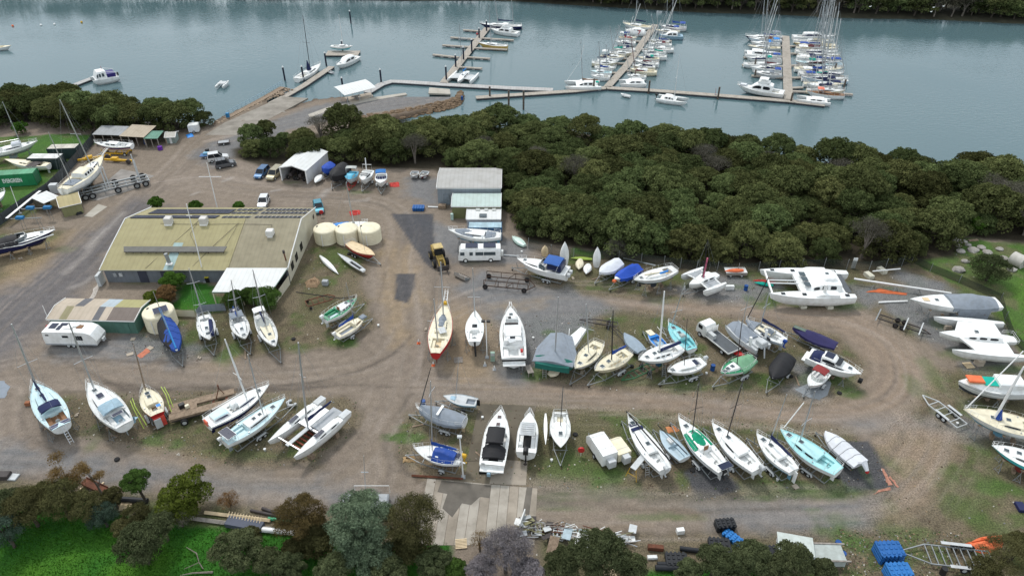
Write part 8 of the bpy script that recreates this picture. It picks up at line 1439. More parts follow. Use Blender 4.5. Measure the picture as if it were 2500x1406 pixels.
# slipway trailer with many wheels
e=place('slipway_trailer','grey tubular slipway trailer with big tyres and two upright posts','trailer',284,462,.58); b=MB()
for y in (-1.5,1.5): b.beam((-6.5,y,.9),(6,y,.9),.25,.3,GAL); b.beam((-6.5,y*.5,1.2),(6,y*.5,1.2),.15,.2,GAL)
for x in (-6,-4,-2,0,2,4,6): b.beam((x,-1.7,.8),(x,1.7,.8),.2,.2,GAL)
b.build('frame',e);
for x in (-5.5,-4.3,.2,3.6,5.2): wheel(e,(x,-2.0,.62),.62,.45,GAL); wheel(e,(x,2.0,.62),.62,.45,GAL)
for x,y in ((4.5,-1.6),(4.5,1.6),(-1.5,-1.6),(-1.0,-1.6),(-1.5,1.6)): b=MB(); b.beam((x,y,.9),(x,y,5.6),.2,.2,LG); b.build('upright_post',e)
for nm,u,v,rz,lab in (('yellow_lifting_frame',232,392,.3,'yellow steel lifting arm lying beyond the pilothouse ketch'),('yellow_lifting_frame',290,398,-.2,'yellow steel boom with black cable reel on the road edge')):
 e=place(nm,lab,'lifting frame',u,v,rz); b=MB(); b.beam((-3.2,0,.5),(3.2,.2,.7),.35,.35,YE); b.beam((-2.4,.9,.4),(2.0,.6,.4),.25,.25,YE); b.box((-1.0,.4,.7),(1.3,.9,.6),YE,.2,.06); b.build('arm',e); b=MB(); b.lathe((2.6,-.2,.6),[(.5,-.2),(.5,.2)],STL,12,'y'); b.build('cable_reel',e)
def openframe(name,label,u,v,rz,L_,w,h,m,wh=((-.35,.35),(.35,.35)),bar=1.6,z=.5,n=5,wr=.38,guards=False):
 e=place(name,label,'trailer',u,v,rz); b=MB()
 for y in (-w/2,w/2): b.beam((-L_/2,y,z),(L_/2,y,z),.1,.14,m); b.beam((L_/2,y,z),(L_/2 +bar,0,z -.1),.1,.12,m)
 for k in range(n): x=-L_/2 +L_*k/(n -1); b.beam((x,-w/2,z),(x,w/2,z),.08,.1,m)
 if h:
  for y in (-w/2,w/2):
   b.beam((-L_/2,y,z +h),(L_/2,y,z +h),.08,.1,m)
   for k in range(4): x=-L_/2 +L_*k/3; b.beam((x,y,z),(x,y,z +h),.08,.08,m)
   b.beam((0,y,z),(L_/6,y,z +h),.07,.07,m)
 b.build('frame',e)
 for fx in wh:
  for s_ in (1,-1): wheel(e,(fx[0] *L_,s_*(w/2 +.2),wr),wr,.24,STL if not guards else LG)
 if guards:
  for s_ in (1,-1): b=MB(); b.box((0,s_*(w/2 +.22),wr*2.15),(wr*2.6*len(wh),.34,.05),LG); b.build('mudguard',e,False)
openframe('rusty_cradle_trailer','rusty long cradle trailer with tall side rails and four tyres',1238,697,-.17,7.0,2.6,1.0,mat((.075,.045,.03),.8,.2,name='dark_rust'),wh=((-.46,0),(.42,0)),bar=1.0,wr=.42)
openframe('catamaran_trailer','bare black trailer frame with white cross arms at the bend',2192,795,-.62,5.4,1.2,0,STL,wh=((-.05,0),(.12,0)),n=4)
e_=[o for o in C.objects if o.name == 'catamaran_trailer'][0]
for x in (-2.9,.9,2.9): b=MB(); b.beam((x,-1.7,.75),(x,1.7,.75),.16,.12,LG if x > 0 else GAL); b.build('cross_arm',e_,False)
openframe('boat_trailer','empty white double-axle boat trailer standing on the gravel',2310,1018,math.radians(112),4.2,1.7,0,LG,wh=((-.1,0),(.08,0)),bar=1.7,guards=True); openframe('long_boat_trailer','very long galvanised triple-axle trailer beside the orange tarpaulin',2340,1368,math.radians(172),6.2,2.3,0,GAL,wh=((-.25,0),(-.12,0),(.01,0)),bar=2.8,n=10,guards=True)
openframe('skiff_trolley','rusty launching trolley frame with yellow-tipped arms near the firewood',778,740,.5,3.6,1.6,.0,RS,wh=((-.4,0),),bar=.8,wr=.22); openframe('boat_trailer','long black drawbar trailer lying behind the cream sloops',1480,795,2.9,3.2,1.0,0,STL,wh=((-.1,0),),bar=2.4,wr=.28); openframe('green_trailer','bare green trailer frame under the large white sloop',1575,907,3.7,5.0,1.3,0,mat((.02,.12,.05),.5,.1,name='trailer_green'),wh=((.0,0),),bar=1.6,n=7)
# posts, poles and masts standing alone
def pole(name,label,cat,u,v,tu,tv,r=.07,m=WM,yard=None,heads=0,base=True):
 c=G(u,v); T=TOP(c.x,c.y,tu,tv); e=empty(name,(c.x,c.y,0),0,label,cat); d=Vector((T.x -c.x,T.y -c.y,T.z)); b=MB(); b.path([(0,0,0),d],[r,r*.6],m,7); b.build('pole',e)
 if yard: q=d*yard[0]; b=MB(); b.path([q -Vector((yard[1],0,0)),q +Vector((yard[1],0,0))],.06,m,5); b.build('yardarm',e)
 for k in range(heads): b=MB(); b.box((d.x +(.35 if k else -.35) *(heads > 1),d.y -.1,d.z),(.5,.35,.22),BP if heads == 2 else LG); b.build('floodlight',e)
 if base: b=MB(); b.box((0,0,.08),(.5,.5,.16),GREYP); b.build('base',e)
 return e
pole('flagpole','white flagpole with crossed yard beyond the solar roof','flagpole',532,515,505,398,.10,WM,(.72,2.0)); pole('radio_mast','tall white aerial mast rising beside the yellow-lidded bins','mast',501,688,455,498,.09,WM,(.86,.4)); pole('flood_light','white light pole with black floodlights beside the plain racing sloop','light pole',1189,873,1186,783,.09,WM,None,2)
pole('flood_light','short white light pole with grey base beside the blue tent sailer','light pole',1131,1165,1122,1064,.10,WM,None,1); pole('street_light','thin pole with white floodlights above the green-roofed open shed','light pole',367,335,361,300,.06,CR,None,2); pole('yard_pole','white pole carrying a red hose reel at the corner of the green patched shed','pole',128,803,104,746,.07,WM)
pole('yard_pole','slim pole at the paddock edge by the white awning','pole',50,522,25,455,.07,WM); pole('bare_mast','thin grey mast rising from behind the silvery wattle','mast',893,1210,888,1112,.05,ALU,(.6,.4)); pole('yard_pole','white marker pole with red sign on the long pontoon','pole',1747,232,1748,216,.05,RD)
c=G(893,1234); e=empty('railed_boat',(c.x,c.y,0),0,'boat with white rail frame mostly hidden behind the silvery wattle','boat'); b=MB(); b.path([(-2.4,-1,.9),(-2.4,-1,1.9),(2,-1,1.9),(2,-1,.9)],.04,WM); b.path([(-1.2,1,.9),(-1.2,1,2.1),(2.6,1,2.1),(2.6,1,.9)],.04,WM); b.build('rail',e); b=MB(); b.box((0,0,.6),(5,2.0,.6),GREYP,ch=.15); b.build('hull',e)
for u,v,lab in ((118,799,'red round hose reel on the white pole by the green shed'),(1419,1098,'red round hose reel on a thin post beside the white box trailer'),(784,518,'red bin beside the teal hatchback')): c=G(u,v,1.0); b=MB(); b.lathe((0,0,0),[(.1,-.12),(.38,-.1),(.4,.1),(.1,.12)],mat((.5,.03,.03),.5,name='reel_red'),14,'y'); b.tube((0,0,-1),(0,0,0),.03,WM,4); tag(b.build('hose_reel',None,loc=(c.x,c.y,1)),lab,'hose reel')
for i,(u,v,m,lab) in enumerate([(1184,892,WH,'white-topped cone below the floodlight pole'),(1207,902,WH,'pale cone below the green power pillar'),(1058,892,RD,'red cone with white top near the red ketch'),(1022,838,RD,'tall red and white bollard cone beside the road'),(1671,706,WH,'white bottle-shaped marker near the black-striped sloop')]):
 c=G(u,v); b=MB(); b.box((0,0,.03),(.45,.45,.06),OR if m is RD else GREYP); b.lathe((0,0,.05),[(.17,0),(.11,.3)],OR if m is RD else LG,10); b.lathe((0,0,.35),[(.11,0),(.04,.35)],WH,10); tag(b.build('traffic_cone',None,loc=(c.x,c.y,0)),lab,'cone')
e=place('power_pillar','pale green power pillar on the concrete edge near the flybridge cruiser','power box',1203,880); b=MB(); b.box((0,0,.75),(.6,.4,1.5),mat((.3,.42,.34),.6,name='pillar_green'),ch=.03); b.build('body',e); b=MB(); b.box((0,-.21,1.2),(.5,.03,.4),LG); b.build('door',e,False)
for k,(u,v) in enumerate([(509,688),(520,684),(530,685)]): e=place('wheelie_bin','dark wheelie bin with yellow lid against the workshop wall','bin',u,v,0,'yellow-lidded bins by the workshop wall'); b=MB(); b.box((0,0,.5),(.55,.6,.9),BP,top=1.1); b.build('body',e,False); b=MB(); b.box((0,-.02,1.0),(.64,.7,.08),mat((.65,.55,.02),.5,name='lid_yellow'),ch=.02); b.build('lid',e)
e=place('workbench','weathered timber bench beside the flybridge cruiser steps','bench',1292,912,.3); b=MB(); b.box((0,0,.8),(.8,1.6,.1),TIG)
b.build('top',e,False)
for x in (-.3,.3):
 for y in (-.65,.65): b=MB(); b.box((x,y,.38),(.1,.1,.75),TIG); b.build('leg',e,False)
def ladder(label,u,v,h,rz=0,lean=.25,m=ALU,w=.45,group=None):
 c=G(u,v); b=MB()
 for x in (-w/2,w/2): b.beam((x,0,0),(x,lean*h,h),.06,.05,m)
 n=int(h/.32)
 for k in range(1,n +1): q=k/(n +1); b.beam((-w/2,lean*h*q,h*q),(w/2,lean*h*q,h*q),.05,.05,m)
 tag(b.build('ladder',None,False,loc=(c.x,c.y,0),rz=rz),label,'ladder',group)
ladder('aluminium steps at the stern of the flybridge cruiser',1271,905,1.9); ladder('white step ladder beside the green-tarped trimaran',1329,923,1.7); ladder('long aluminium ladder against the large white sloop',1620,918,3.0,.1); ladder('step ladder at the stern of the black-banded racing sloop',1580,1164,1.9,.15)
for i,(u,v,rz,lab) in enumerate([(1126,1328,.1,'pale timber pallet behind the twiggy bush'),(1119,880,.1,'grey slatted pallet lying near the plain racing sloop'),(2364,893,.1,'timber pallet in front of the wing-decked trimaran'),(308,1235,.15,'whitewashed pallet behind the blue-green bush'),(1490,1405,.2,'pallet in front of the olive tree')]):
 c=G(u,v); b=MB()
 for k in range(7): b.box((0,-.52 +.173*k,.13),(1.2,.11,.03),CR2 if i != 1 else TIG)
 for x in (-.5,0,.5): b.box((x,0,.06),(.1,1.1,.1),TIM)
 tag(b.build('pallet',None,False,loc=(c.x,c.y,0),rz=rz),lab,'pallet')
def drum(label,u,v,m=BB,h=.9,r=.3,z=0,group=None):
 c=G(u,v,z); b=MB(); b.lathe((0,0,0),[(r,0),(r*1.05,h*.3),(r,h*.34),(r,h*.66),(r*1.05,h*.7),(r,h),(r*.9,h*.97)],m,14); tag(b.build('drum',None,loc=(c.x,c.y,z)),label,'drum',group)
DB=mat((.01,.07,.26),.5,.08,name='drum_blue')
for u,v,lab in ((1739,903,'blue open drum between the small sloop and the green one'),(1820,708,'blue drum beside the white bench on gravel'),(1034,990,'blue drum behind the grey-tarped trailer sailer'),(2042,1335,'upright blue drum at the end of the pale metal bins'),(2054,1362,'blue drum standing in front of the pale metal bins'),(85,485,'blue drum by the dark corrugated fence'),(356,352,'blue drum under the tan-roofed shed'),(2300,1400,'black drum at the frame edge below the long trailer'),(1128,244,'blue drum at the causeway tip')): drum(lab,u,v,BP if 'black drum' in lab else DB)
drum('purple tub in front of the green-roofed open shed',392,366,mat((.12,.02,.3),.5,name='purple'),.8,.5)
# modular pontoon blocks stacked
def blocks(name,label,u,v,rz,sx,sy,n,m,h=.36,cat='pontoon blocks'):
 e=place(name,label,cat,u,v,rz)
 for k in range(n):
  b=MB(); z=h*k +h/2; b.box((.05*math.sin(k*3),.03*math.cos(k*4),z),(sx*(1 if k % 2 else .97),sy,h*.66),m,ch=.04); b.box((0,0,z -h*.42),(sx*.9,sy*.9,h*.2),BP)  # black inset strip paints the gap under each layer as dark shade
  for i in range(int(sx/.42)):
   for s_ in (1,-1): b.tube((-sx/2 +.21 +i*.42,s_*(sy/2),z -h*.26),(-sx/2 +.21 +i*.42,s_*(sy/2),z +h*.30),.14,m,6)
  if k == n -1:
   for i in range(int(sx/.5)):
    for j in range(3): b.box((-sx/2 +.3 +i*.5,-sy/3 +j*sy/3,z +h*.44),(.26,.26,.08),m,ch=.02)
  b.build('block_layer',e,False)
DBB=mat((.015,.11,.34),.45,.1,name='pontoon_blue'); DKB=mat((.014,.016,.02),.55,.12,name='pontoon_black')
blocks('pontoon_blocks','tall stack of blue plastic pontoon floats at the scrap yard edge',2164,1358,.05,2.5,1.7,4,DBB); blocks('pontoon_blocks','second blue pontoon stack with a timber batten on top',2186,1408,.05,2.3,1.4,4,mat((.02,.15,.42),.45,.1,name='pontoon_blue2')); blocks('pontoon_blocks','black ribbed pontoon crate standing alone on the verge',1768,1288,.1,2.1,1.0,2,DKB,.5); blocks('pontoon_blocks','black pontoon stack with grey battens',1755,1338,-.08,2.2,1.6,2,DKB); blocks('pontoon_blocks','black pontoon stack with mud stains lying on the pipes',1650,1372,-.03,2.2,1.4,2,DKB); blocks('pontoon_blocks','black gabled pontoon stack beside the pale metal bins',1870,1365,.0,2.2,1.6,3,DKB,.42)
blocks('pontoon_blocks','bright blue row of pontoon floats leaning between the black stacks',1790,1318,-.85,2.4,.9,1,mat((.02,.18,.5),.45,.08,name='bright_pontoon'),.6); blocks('pontoon_blocks','blue pontoon floats heaped beside the white battens near the sheds',1022,512,.0,2.2,1.3,2,DBB)
for i,(u0,v0,u1,v1,r,m,lab) in enumerate([(1600,1385,1695,1388,.3,DKB,'lowest fat black corrugated pipe'),(1605,1377,1690,1378,.28,DKB,'black corrugated pipe under the muddy pontoon stack'),(1660,1338,1735,1348,.26,DKB,'black corrugated pipe behind the muddy pontoon stack'),(265,1216,360,1222,.3,DKB,'thick black pipe lying behind the round-headed tree'),(640,1292,720,1300,.28,WM,'white pipe beside the dark sleepers'),(2082,690,2322,716,.16,WM,'very long white spar resting on trestles across the gravel'),(2128,670,2195,664,.12,WM,'white beam across two foam blocks'),(1218,622,1262,625,.12,LG,'grey spar lying behind the camper bus'),(1522,630,1600,648,.12,LG,'pale spar resting against the fence'),(2145,738,2215,735,.15,WM,'white spar under the bow of the long racing sloop'),(800,287,866,266,.22,WH,'long white spar lying on the causeway'),(450,1262,660,1290,.25,TIG,'long grey sleeper at the paddock edge'),(500,1250,660,1270,.22,CR2,'long tan timber behind the dark sleepers'),(1045,505,1078,506,.16,WM,'white battens beside the blue pontoon floats'),(700,1262,640,1240,.18,STL,'dark round log beside the rust-brown sheoak'),(612,1245,690,1262,.16,STL,'dark peeling log at the track edge'),(655,1265,715,1275,.2,GR,'green rolled panel beside the logs'),(1005,1160,1130,1168,.15,RS,'rusty steel beam along the edge of the wash-down slab')]):
 if not r: continue
 p=G(u0,v0,r); q=G(u1,v1,r if 'trestles' not in lab else .9)
 if 'trestles' in lab: p.z=.9
 if 'foam' in lab: p.z=q.z=.75
 nm='pipe' if 'pipe' in lab else 'spar' if 'spar' in lab else 'beam' if 'beam' in lab or 'batten' in lab else 'log' if 'log' in lab else 'rolled_panel' if 'panel' in lab else 'sleeper'
 d=q -p; b=MB(); b.path([(0,0,0),d],r,m,10 if nm in ('pipe','spar','log') else 4); tag(b.build(nm,None,loc=p),lab,nm.replace('_',' '))
b=MB(); P_=G(555,1272,.4); q=G(640,1288,.4); b.beam((0,0,0),q -P_,1.1,.6,mat((.07,.08,.11),.7,.1,name='dark_deck'))
for k in range(12): t=k/12; w_=(q -P_) *t; b.beam(w_ +Vector((0,.3,.32)),w_ +Vector((0,1.0,.36)),.05,.04,CR2)
tag(b.build('gangway',None,False,loc=P_),'dark gangway section with pale slats lying at the paddock edge','gangway')
e=place('rusty_tray','rusty steel tray with a log on it under the slender gum','tray',232,1190,-.42); b=MB(); b.box((0,0,.3),(3.4,.9,.1),RS)
for y in (-.45,.45): b.beam((-1.7,y,.4),(1.7,y,.4),.06,.25,RS)
b.build('tray',e,False); b=MB(); b.beam((-1.2,-.9,.12),(-1.2,.9,.12),.14,.14,CR2); b.beam((.4,-1,.12),(.4,.9,.12),.14,.14,CR2); b.build('bearer',e,False)
for u,v,rz in ((2120,676,.3),(2152,664,.3)): e=place('foam_block','dirty white foam block carrying the white beam','block',u,v,rz,'foam blocks under the white beam'); b=MB(); b.box((0,0,.32),(.9,1.5,.64),mat((.6,.58,.48),.85,.15,name='foam_block2'),ch=.05); b.build('foam',e)
for k in range(4): c=G(2130 +k*55,706 +k*5); b=MB(); b.path([(-.5,-.3,0),(0,0,.8),(.5,-.3,0)],.04,GAL); b.path([(-.5,.3,0),(0,0,.8),(.5,.3,0)],.04,GAL); tag(b.build('trestle',None,loc=(c.x,c.y,0)),'steel trestle carrying the very long white spar','trestle','trestles under the very long white spar')
# crumpled sheets
def crumple(name,label,cat,pts,m,h,seed,n=14):
 P_=PX(pts); r=np.random.default_rng(seed); cx=sum(p[0] for p in P_) /len(P_); cy=sum(p[1] for p in P_) /len(P_); b=MB(); rows=[]; N=len(P_) *4
 ring=[];
 for i in range(len(P_)):
  for k in range(4): t=k/4; q=P_[i]; w_=P_[(i +1) % len(P_)]; ring.append((q[0] +(w_[0] -q[0]) *t +r.normal() *.07,q[1] +(w_[1] -q[1]) *t +r.normal() *.07))
 for s_ in (1,.8,.6,.4,.2,.02): rows.append([((x -cx) *s_,(y -cy) *s_,.03 +(0 if s_ == 1 else h*(.45 +r.uniform(0,.75)) *(1 -s_) ** .5)) for x,y in ring])
 b.grid(rows,m,True); tag(b.build(name,None,loc=(cx,cy,0)),label,cat)
crumple('orange_tarpaulin','orange tarpaulin heap beside the long triple-axle trailer','tarpaulin',[(2350,1330),(2395,1312),(2448,1308),(2448,1335),(2400,1355)],OR,.9,1)
NE=mat((.42,.2,.14),.9,.2,scale=4,name='faded_orange')
for lab,pp in (('faded orange netting strip along the corner of the dark gravel',[(2152,1140),(2160,1150),(2178,1182),(2170,1186),(2158,1162)]),('faded orange netting strand pointing off the dark gravel corner',[(2130,1206),(2150,1194),(2172,1188),(2176,1192),(2154,1200)]),('thin faded orange strand on the turning gravel',[(2172,1160),(2194,1188),(2190,1190),(2170,1166)])): crumple('orange_netting',lab,'netting',pp,NE,.05,2)
crumple('orange_netting','orange barrier netting rolled under the very long spar','netting',[(2110,712),(2150,706),(2215,716),(2212,721),(2150,716)],mat((.5,.12,.04),.8,.1,name='dull_orange'),.15,3)
crumple('orange_tarpaulin','small orange tarpaulin beside the black-banded racing sloop','tarpaulin',[(1625,1042),(1650,1040),(1662,1052),(1630,1056)],mat((.5,.2,.08),.8,.1,name='tan_orange'),.15,4); crumple('orange_tarpaulin','orange cloth between two concrete pieces on the turning circle','tarpaulin',[(335,868),(360,848),(368,858),(345,875)],mat((.5,.17,.1),.8,.1,name='salmon_sheet'),.1,5)
crumple('grey_tarpaulin','round grey tarpaulin at the picture edge on the road','tarpaulin',[(-30,935),(10,930),(23,945),(15,970),(-30,975)],GC,.08,6); crumple('black_tarpaulin','black plastic bundle beside the khaki tin shed','tarpaulin',[(183,515),(200,510),(204,522),(188,527)],BK,.7,7); crumple('blue_tarpaulin','blue tarpaulin on the ground by the white box trailer near the causeway','tarpaulin',[(455,330),(468,326),(474,334),(458,338)],BB,.3,8)
RN=mat((.5,.05,.04),.8,.1,name='red_mesh')
crumple('red_netting','heap of red barrier mesh behind the maroon and white sailer','netting',[(852,518),(878,514),(880,524),(856,528)],RN,.5,14); crumple('red_netting','flat heap of red barrier mesh beside the bowrider row','netting',[(951,447),(974,446),(975,457),(952,457)],RN,.4,15)
crumple('white_debris','pale rubble strip along the road edge below the workshop corner','rubble',[(228,705),(240,690),(250,692),(232,725),(215,740)],mat((.5,.45,.4),.9,.3,scale=9,name='pale_rubble'),.1,16)
crumple('firewood_pile','heap of split firewood beside the upturned skiff','firewood',[(745,690),(770,676),(782,690),(775,702),(750,702)],mat((.33,.22,.13),.9,.25,scale=9,name='split_wood',bump=9),.7,9); crumple('brick_pile','tan paving bricks stacked beside the blue tent sailer','bricks',[(985,1115),(1015,1114),(1015,1128),(984,1128)],mat((.36,.24,.12),.9,.2,scale=5,name='bricks'),.2,10)
for u,v,rz,lab in ((318,865,.5,'pale concrete slab piece left of the orange cloth'),(367,850,-.5,'pale concrete slab piece right of the orange cloth'),(1942,1188,.4,'small pale paver under the light blue rudder'),(325,828,.1,'small pale paver beside the caravan hitch')): c=G(u,v); b=MB(); b.box((0,0,.05),(.9 if 'piece' in lab else .6,.6,.1),CONC); tag(b.build('paver',None,False,loc=(c.x,c.y,0),rz=rz),lab,'paver')
e=place('white_box_trailer','small white garden shed trailer near the ramp end of the sheds','caravan',476,322,.2); b=MB(); b.box((0,0,1.1),(2.2,1.8,1.7),WH2,ch=.12); b.build('body',e); wheel(e,(0,-.9,.3),.3,.2)  # small white box trailer beside the open sheds
e=place('metal_bin','pale grey sloping metal bin lid in the scrap row','bin',1950,1352,-.22); b=MB(); b.box((-.6,0,.8),(3.2,2.0,1.2),LG,ch=.03); b.build('body',e,False); b=MB(); b.box((-.6,0,1.45),(3.5,2.3,.06),mat((.5,.55,.52),.5,.1,name='pale_green_sheet')); b.build('lid',e,False)
e=place('metal_bin','long open pale metal trough beside the upright blue drums','bin',2010,1362,-.03); b=MB(); b.box((0,0,.5),(3.6,1.9,1.0),mat((.4,.44,.42),.6,.12,name='grey_green_steel')); b.build('body',e,False); b=MB()
for y in (-1,1): b.beam((-2.2,y,1.04),(2.2,y,1.04),.16,.1,TIG)
b.build('rim',e,False)
for i,(u,v,sx,sy,sz,m,lab) in enumerate([(508,377,.6,.6,1.2,BP,'dark bin beside the white-coated figure'),(1780,706,1.4,.5,.7,WH2,'white bench top beside the blue drum'),(137,470,1.4,1.1,1.8,LG,'grey metal locker at the stern of the pilothouse ketch'),(1080,508,1.4,1.0,.7,TIM,'timber crate of offcuts beside the olive shed'),(1104,536,.5,.5,1.2,mat((.45,.6,.55),.5,name='mint_box'),'pale mint cabinet in front of the olive shed'),(2388,890,.9,.9,.9,CONC,'stack of concrete blocks under the wing-decked trimaran'),(795,695,.9,.7,.8,GREYP,'grey plastic crate beside the firewood'),(1180,1150,1.0,.8,.35,BP,'black tray on the wet concrete'),(70,988,.6,.5,.5,mat((.3,.12,.06),.9,name='brick_red'),'red-brown block beside the aqua-decked ketch'),(1338,640,1.6,.5,.35,TIG,'timber block beside the tan dinghy'),(250,693,.5,1.6,2.0,LG,'blue-white canoe rack at the workshop corner'),(2375,588,1.8,.5,.2,TIM,'stacked old timbers on the grass bank'),(1600,1340,1.6,.5,.5,RS,'rusty orange steel box beside the black pipes'),(1592,1362,1.0,.4,.3,WH2,'white panel lying in the undergrowth'),(560,700,.5,.5,.5,GREYP,'grey tub beneath the carport'),(2490,1240,.8,1.2,.4,NV,'navy box at the picture edge on the weeds'),(2082,655,.7,.08,2.0,WH,'white board standing against the netted fence'),(1660,1300,.8,.5,.6,WH,'white box among the bent frames'),(28,1165,1.6,.9,.2,LG,'pale sheet on the scrap by the track'),(5,1165,2.0,.9,.6,STL,'dark scrap heap at the picture edge')]):
 c=G(u,v); b=MB(); b.box((0,0,sz/2 +.02),(sx,sy,sz),m,.12*(i % 3) -.1,min(.04,sz*.2)); nm=('bin','bench','locker','crate','cabinet','concrete_blocks','crate','tray','block','timber_block','canoe_rack','timber_stack','steel_box','panel','tub','storage_box','board','box','sheet','scrap')[i]; tag(b.build(nm,None,False,loc=(c.x,c.y,0)),lab,nm.replace('_',' '))
# scrap heap
r=random.Random(41); SM=[LG,GAL,STL,RS,TIG,mat((.28,.38,.36),.6,.1,name='pale_teal_sheet'),WH2,GREYP,TIM,mat((.2,.19,.1),.8,.1,name='olive_sheet')]
def wedge(t): return G(1270 +270*t,1288 +35*t +r.uniform(-18,30) *(1 -t*.55))
SN=['silver','galvanised','black','rusty','grey timber','pale teal','white','grey','brown timber','olive']
for i in range(120):
 t=r.random() ** 1.2; c=wedge(t); kindx=i % 3; k=r.randrange(10); b=MB(); a=r.uniform(-.6,.6)
 if kindx == 0: sx,sy=r.uniform(.5,1.5),r.uniform(.4,.9); b.box((0,0,0),(sx,sy,.06),SM[k]); z=r.uniform(.2,.8); nm='scrap_sheet'; lab=SN[k] +' sheet thrown on the scrap heap'
 elif kindx == 1: ln=r.uniform(1.2,3.6); b.beam((-ln/2,0,-.1),(ln/2,0,r.uniform(.0,.4)),.07,.07,SM[k]); z=r.uniform(.2,.9); nm='scrap_bar'; lab=SN[k] +' bar lying across the scrap heap'
 else:
  w_,l_=r.uniform(.4,.9),r.uniform(.6,1.4)
  for y in (-w_/2,w_/2): b.beam((-l_/2,y,0),(l_/2,y,0),.07,.07,SM[k])
  for x in (-l_/2,0,l_/2): b.beam((x,-w_/2,0),(x,w_/2,0),.07,.07,SM[k])
  z=r.uniform(.1,.7); nm='scrap_lattice'; lab=SN[k] +' open frame on the scrap heap'
 o=b.build(nm,None,False,loc=(c.x,c.y,z*(1.1 -t*.6)),rz=a); o.rotation_euler.x=r.uniform(-.35,.35); tag(o,lab,'scrap',SN[k] +' ' +nm.split('_')[1] +'s on the scrap heap')
for (u,v,sx,sy,m,lab,rx) in ((1275,1270,.1,2.0,WH2,'white door-like panel propped at the head of the scrap heap',.0),(1425,1318,1.6,1.3,WH2,'large cream board on top of the scrap heap',.2),(1350,1330,1.0,1.8,TIM,'rusty brown corrugated roll on the scrap heap',.3),(1385,1302,.9,1.3,mat((.4,.5,.55),.6,name='ice_sheet'),'ice blue sheet in the middle of the scrap heap',.15),(1545,1290,.8,1.0,LG,'pale metal crate at the far end of the scrap heap',0)):
 c=G(u,v,.7); b=MB(); b.box((0,0,0),(sx,sy,.08 if sx > .2 else 1.4),m); o=b.build('scrap_board',None,False,loc=c,rz=-.3); o.rotation_euler.x=rx; tag(o,lab,'scrap board')
# small clutter that nobody could count: chips, offcuts, shells, dead weeds over the islands and scrap edges
LT=[mat(c_,.9,.1,name='litter') for c_ in ((.5,.47,.42),(.09,.06,.04),(.28,.2,.12),(.2,.2,.2),(.06,.1,.03))]; b=MB(); n_=0
zones=[PX(p) for p in ISL[:5]] +[PX(ISL[6])] +[PX([(2050,1290),(2350,1300),(2350,1406),(2050,1406)])]
while n_ < 4200:
 z_=zones[r.randrange(len(zones))]; x0=min(p[0] for p in z_); x1=max(p[0] for p in z_); y0=min(p[1] for p in z_); y1=max(p[1] for p in z_); x=r.uniform(max(x0,-70),min(x1,95)); y=r.uniform(y0,y1)
 if not inside(z_,x,y): continue
 s_=r.uniform(.02,.075); a=r.uniform(0,3.14); q=Vector((math.cos(a) *s_*2,math.sin(a) *s_*2,0)); w_=Vector((-math.sin(a) *s_,math.cos(a) *s_,0)); c=Vector((x,y,.02)); up=Vector((0,0,r.uniform(.02,.12))); m=LT[(0,1,1,1,2,2,3,4,4)[r.randrange(9)]]
 b.face([c -q -w_,c +q -w_,c +up +w_],m); b.face([c -q -w_,c +up +w_,c -q*.6 +w_*1.4],m); n_ += 1
tag(b.build('ground_litter',None,False),'scattered chips, offcuts and dead weed tufts over the verges','litter',kind='stuff')
# person walking on the causeway
c=G(850,254); P=[(0,0,.92),(0,0,1.15),(0,0,1.42),(0,0,1.52),(0,0,1.62),(0,0,1.74),(.1,0,.88),(.17,.03,.5),(.30,.0,.07),(.40,0,.05),(-.1,0,.88),(-.06,0,.48),(-.3,.02,.1),(-.2,.0,.03),(0,.2,1.4),(.05,.26,1.12),(.2,.24,.9),(.26,.23,.83),(0,-.2,1.4),(-.08,-.26,1.12),(0,-.27,.88),(.04,-.26,.8)]
P[6] =(0,.1,.88); P[7] =(.16,.1,.5); P[8] =(.28,.1,.08); P[9] =(.42,.1,.05); P[10] =(0,-.1,.88); P[11] =(-.08,-.1,.48); P[12] =(-.32,-.1,.12); P[13] =(-.2,-.1,.03)
E_=[(0,1),(1,2),(2,3),(3,4),(4,5),(0,6),(6,7),(7,8),(8,9),(0,10),(10,11),(11,12),(12,13),(2,14),(14,15),(15,16),(16,17),(2,18),(18,19),(19,20),(20,21)]; R_=[.13,.12,.14,.055,.095,.07,.09,.06,.045,.035,.09,.06,.045,.035,.06,.045,.035,.03,.06,.045,.035,.03]
me=bpy.data.meshes.new('person'); me.from_pydata(P,E_,[]); me.materials.append(mat((.02,.02,.025),.8,.05,name='dark_clothes')); o=bpy.data.objects.new('person',me); C.objects.link(o); o.location=(c.x,c.y,0); o.rotation_euler.z=2.9; md=o.modifiers.new('skin','SKIN'); me.skin_vertices[0].data[0].use_root=True
for i,q in enumerate(R_): me.skin_vertices[0].data[i].radius=(q,q)
o.modifiers.new('smooth','SUBSURF').levels=1; o.modifiers['smooth'].render_levels=1; tag(o,'person in dark clothes walking on the causeway past the white shelter','person')
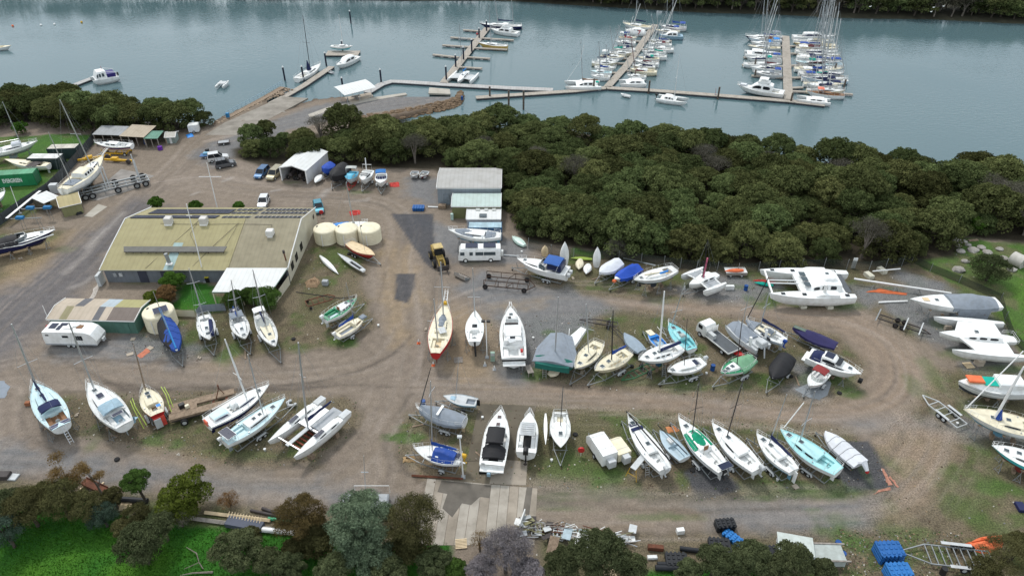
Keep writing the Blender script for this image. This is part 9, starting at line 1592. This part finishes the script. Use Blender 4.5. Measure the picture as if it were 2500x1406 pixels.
# channel markers and birds
for u,v,m,lab in ((31,64,OR,'small orange mooring buoy, first in the row on open water'),(100,62,WH,'white mooring buoy beside its twin'),(133,60,WH,'white mooring buoy next along the row'),(199,55,YE,'yellow mooring buoy at the end of the row'),(1165,84,RD,'red round buoy on the empty pier')): c=G(u,v,WL +.15); b=MB(); b.lathe((0,0,0),[(.03,-.3),(.3,-.15),(.38,.05),(.25,.3),(.05,.4)],m,10); tag(b.build('buoy',None,loc=c),lab,'buoy')
for u,v in ((2255,11),(2280,17),(2274,34),(2298,31),(2268,45),(2120,32)): c=G(u,v,2.5); b=MB(); b.lathe((0,0,0),[(.03,-.35),(.14,-.1),(.16,.1),(.06,.4)],WH,8,'x'); b.tube((.3,0,.1),(.42,0,.35),.05,WH,5); tag(b.build('egret',None,loc=(c.x,c.y,4.5)),'white waterbird perched in the far shore mangroves','bird','white waterbirds in the far shore mangroves')
rr=random.Random(77); spots=[o for o in list(C.objects) if o.type == 'EMPTY' and o.get('category') in ('yacht','trimaran','dinghy','motor boat') and o.location.z > -.1 and o.location.y < 118]
for i in range(64):
 o=spots[(i*7) % len(spots)]; a=rr.uniform(0,6.28); d=rr.uniform(2.2,4.2); x,y=o.location.x +math.cos(a) *d,o.location.y +math.sin(a) *d; k=i % 4; b=MB()
 if k == 0: b.box((0,0,.06),(rr.uniform(.8,2.0),.18,.1),TIM); nm,lab='timber_offcut','brown timber offcut lying beside the stored boats'
 elif k == 1: b.lathe((0,0,0),[(.13,0),(.17,.32),(.14,.32)],WH2,10); nm,lab='bucket','white plastic bucket standing beside the stored boats'
 elif k == 2: b.lathe((0,0,0),[(.17,0),(.3,.02),(.32,.1),(.3,.18),(.17,.2)],RUB,14); nm,lab='tyre','black tyre lying flat beside the stored boats'
 else: b.box((0,0,.1),(.4,.2,.2),CONC); b.box((.1,.3,.1),(.4,.2,.2),CONC,.3); nm,lab='block','grey concrete blocks beside the stored boats'
 tag(b.build(nm,None,False,loc=(x,y,0),rz=rr.uniform(0,3)),lab,nm.replace('_',' '),nm.replace('_',' ') +'s scattered among the stored boats')
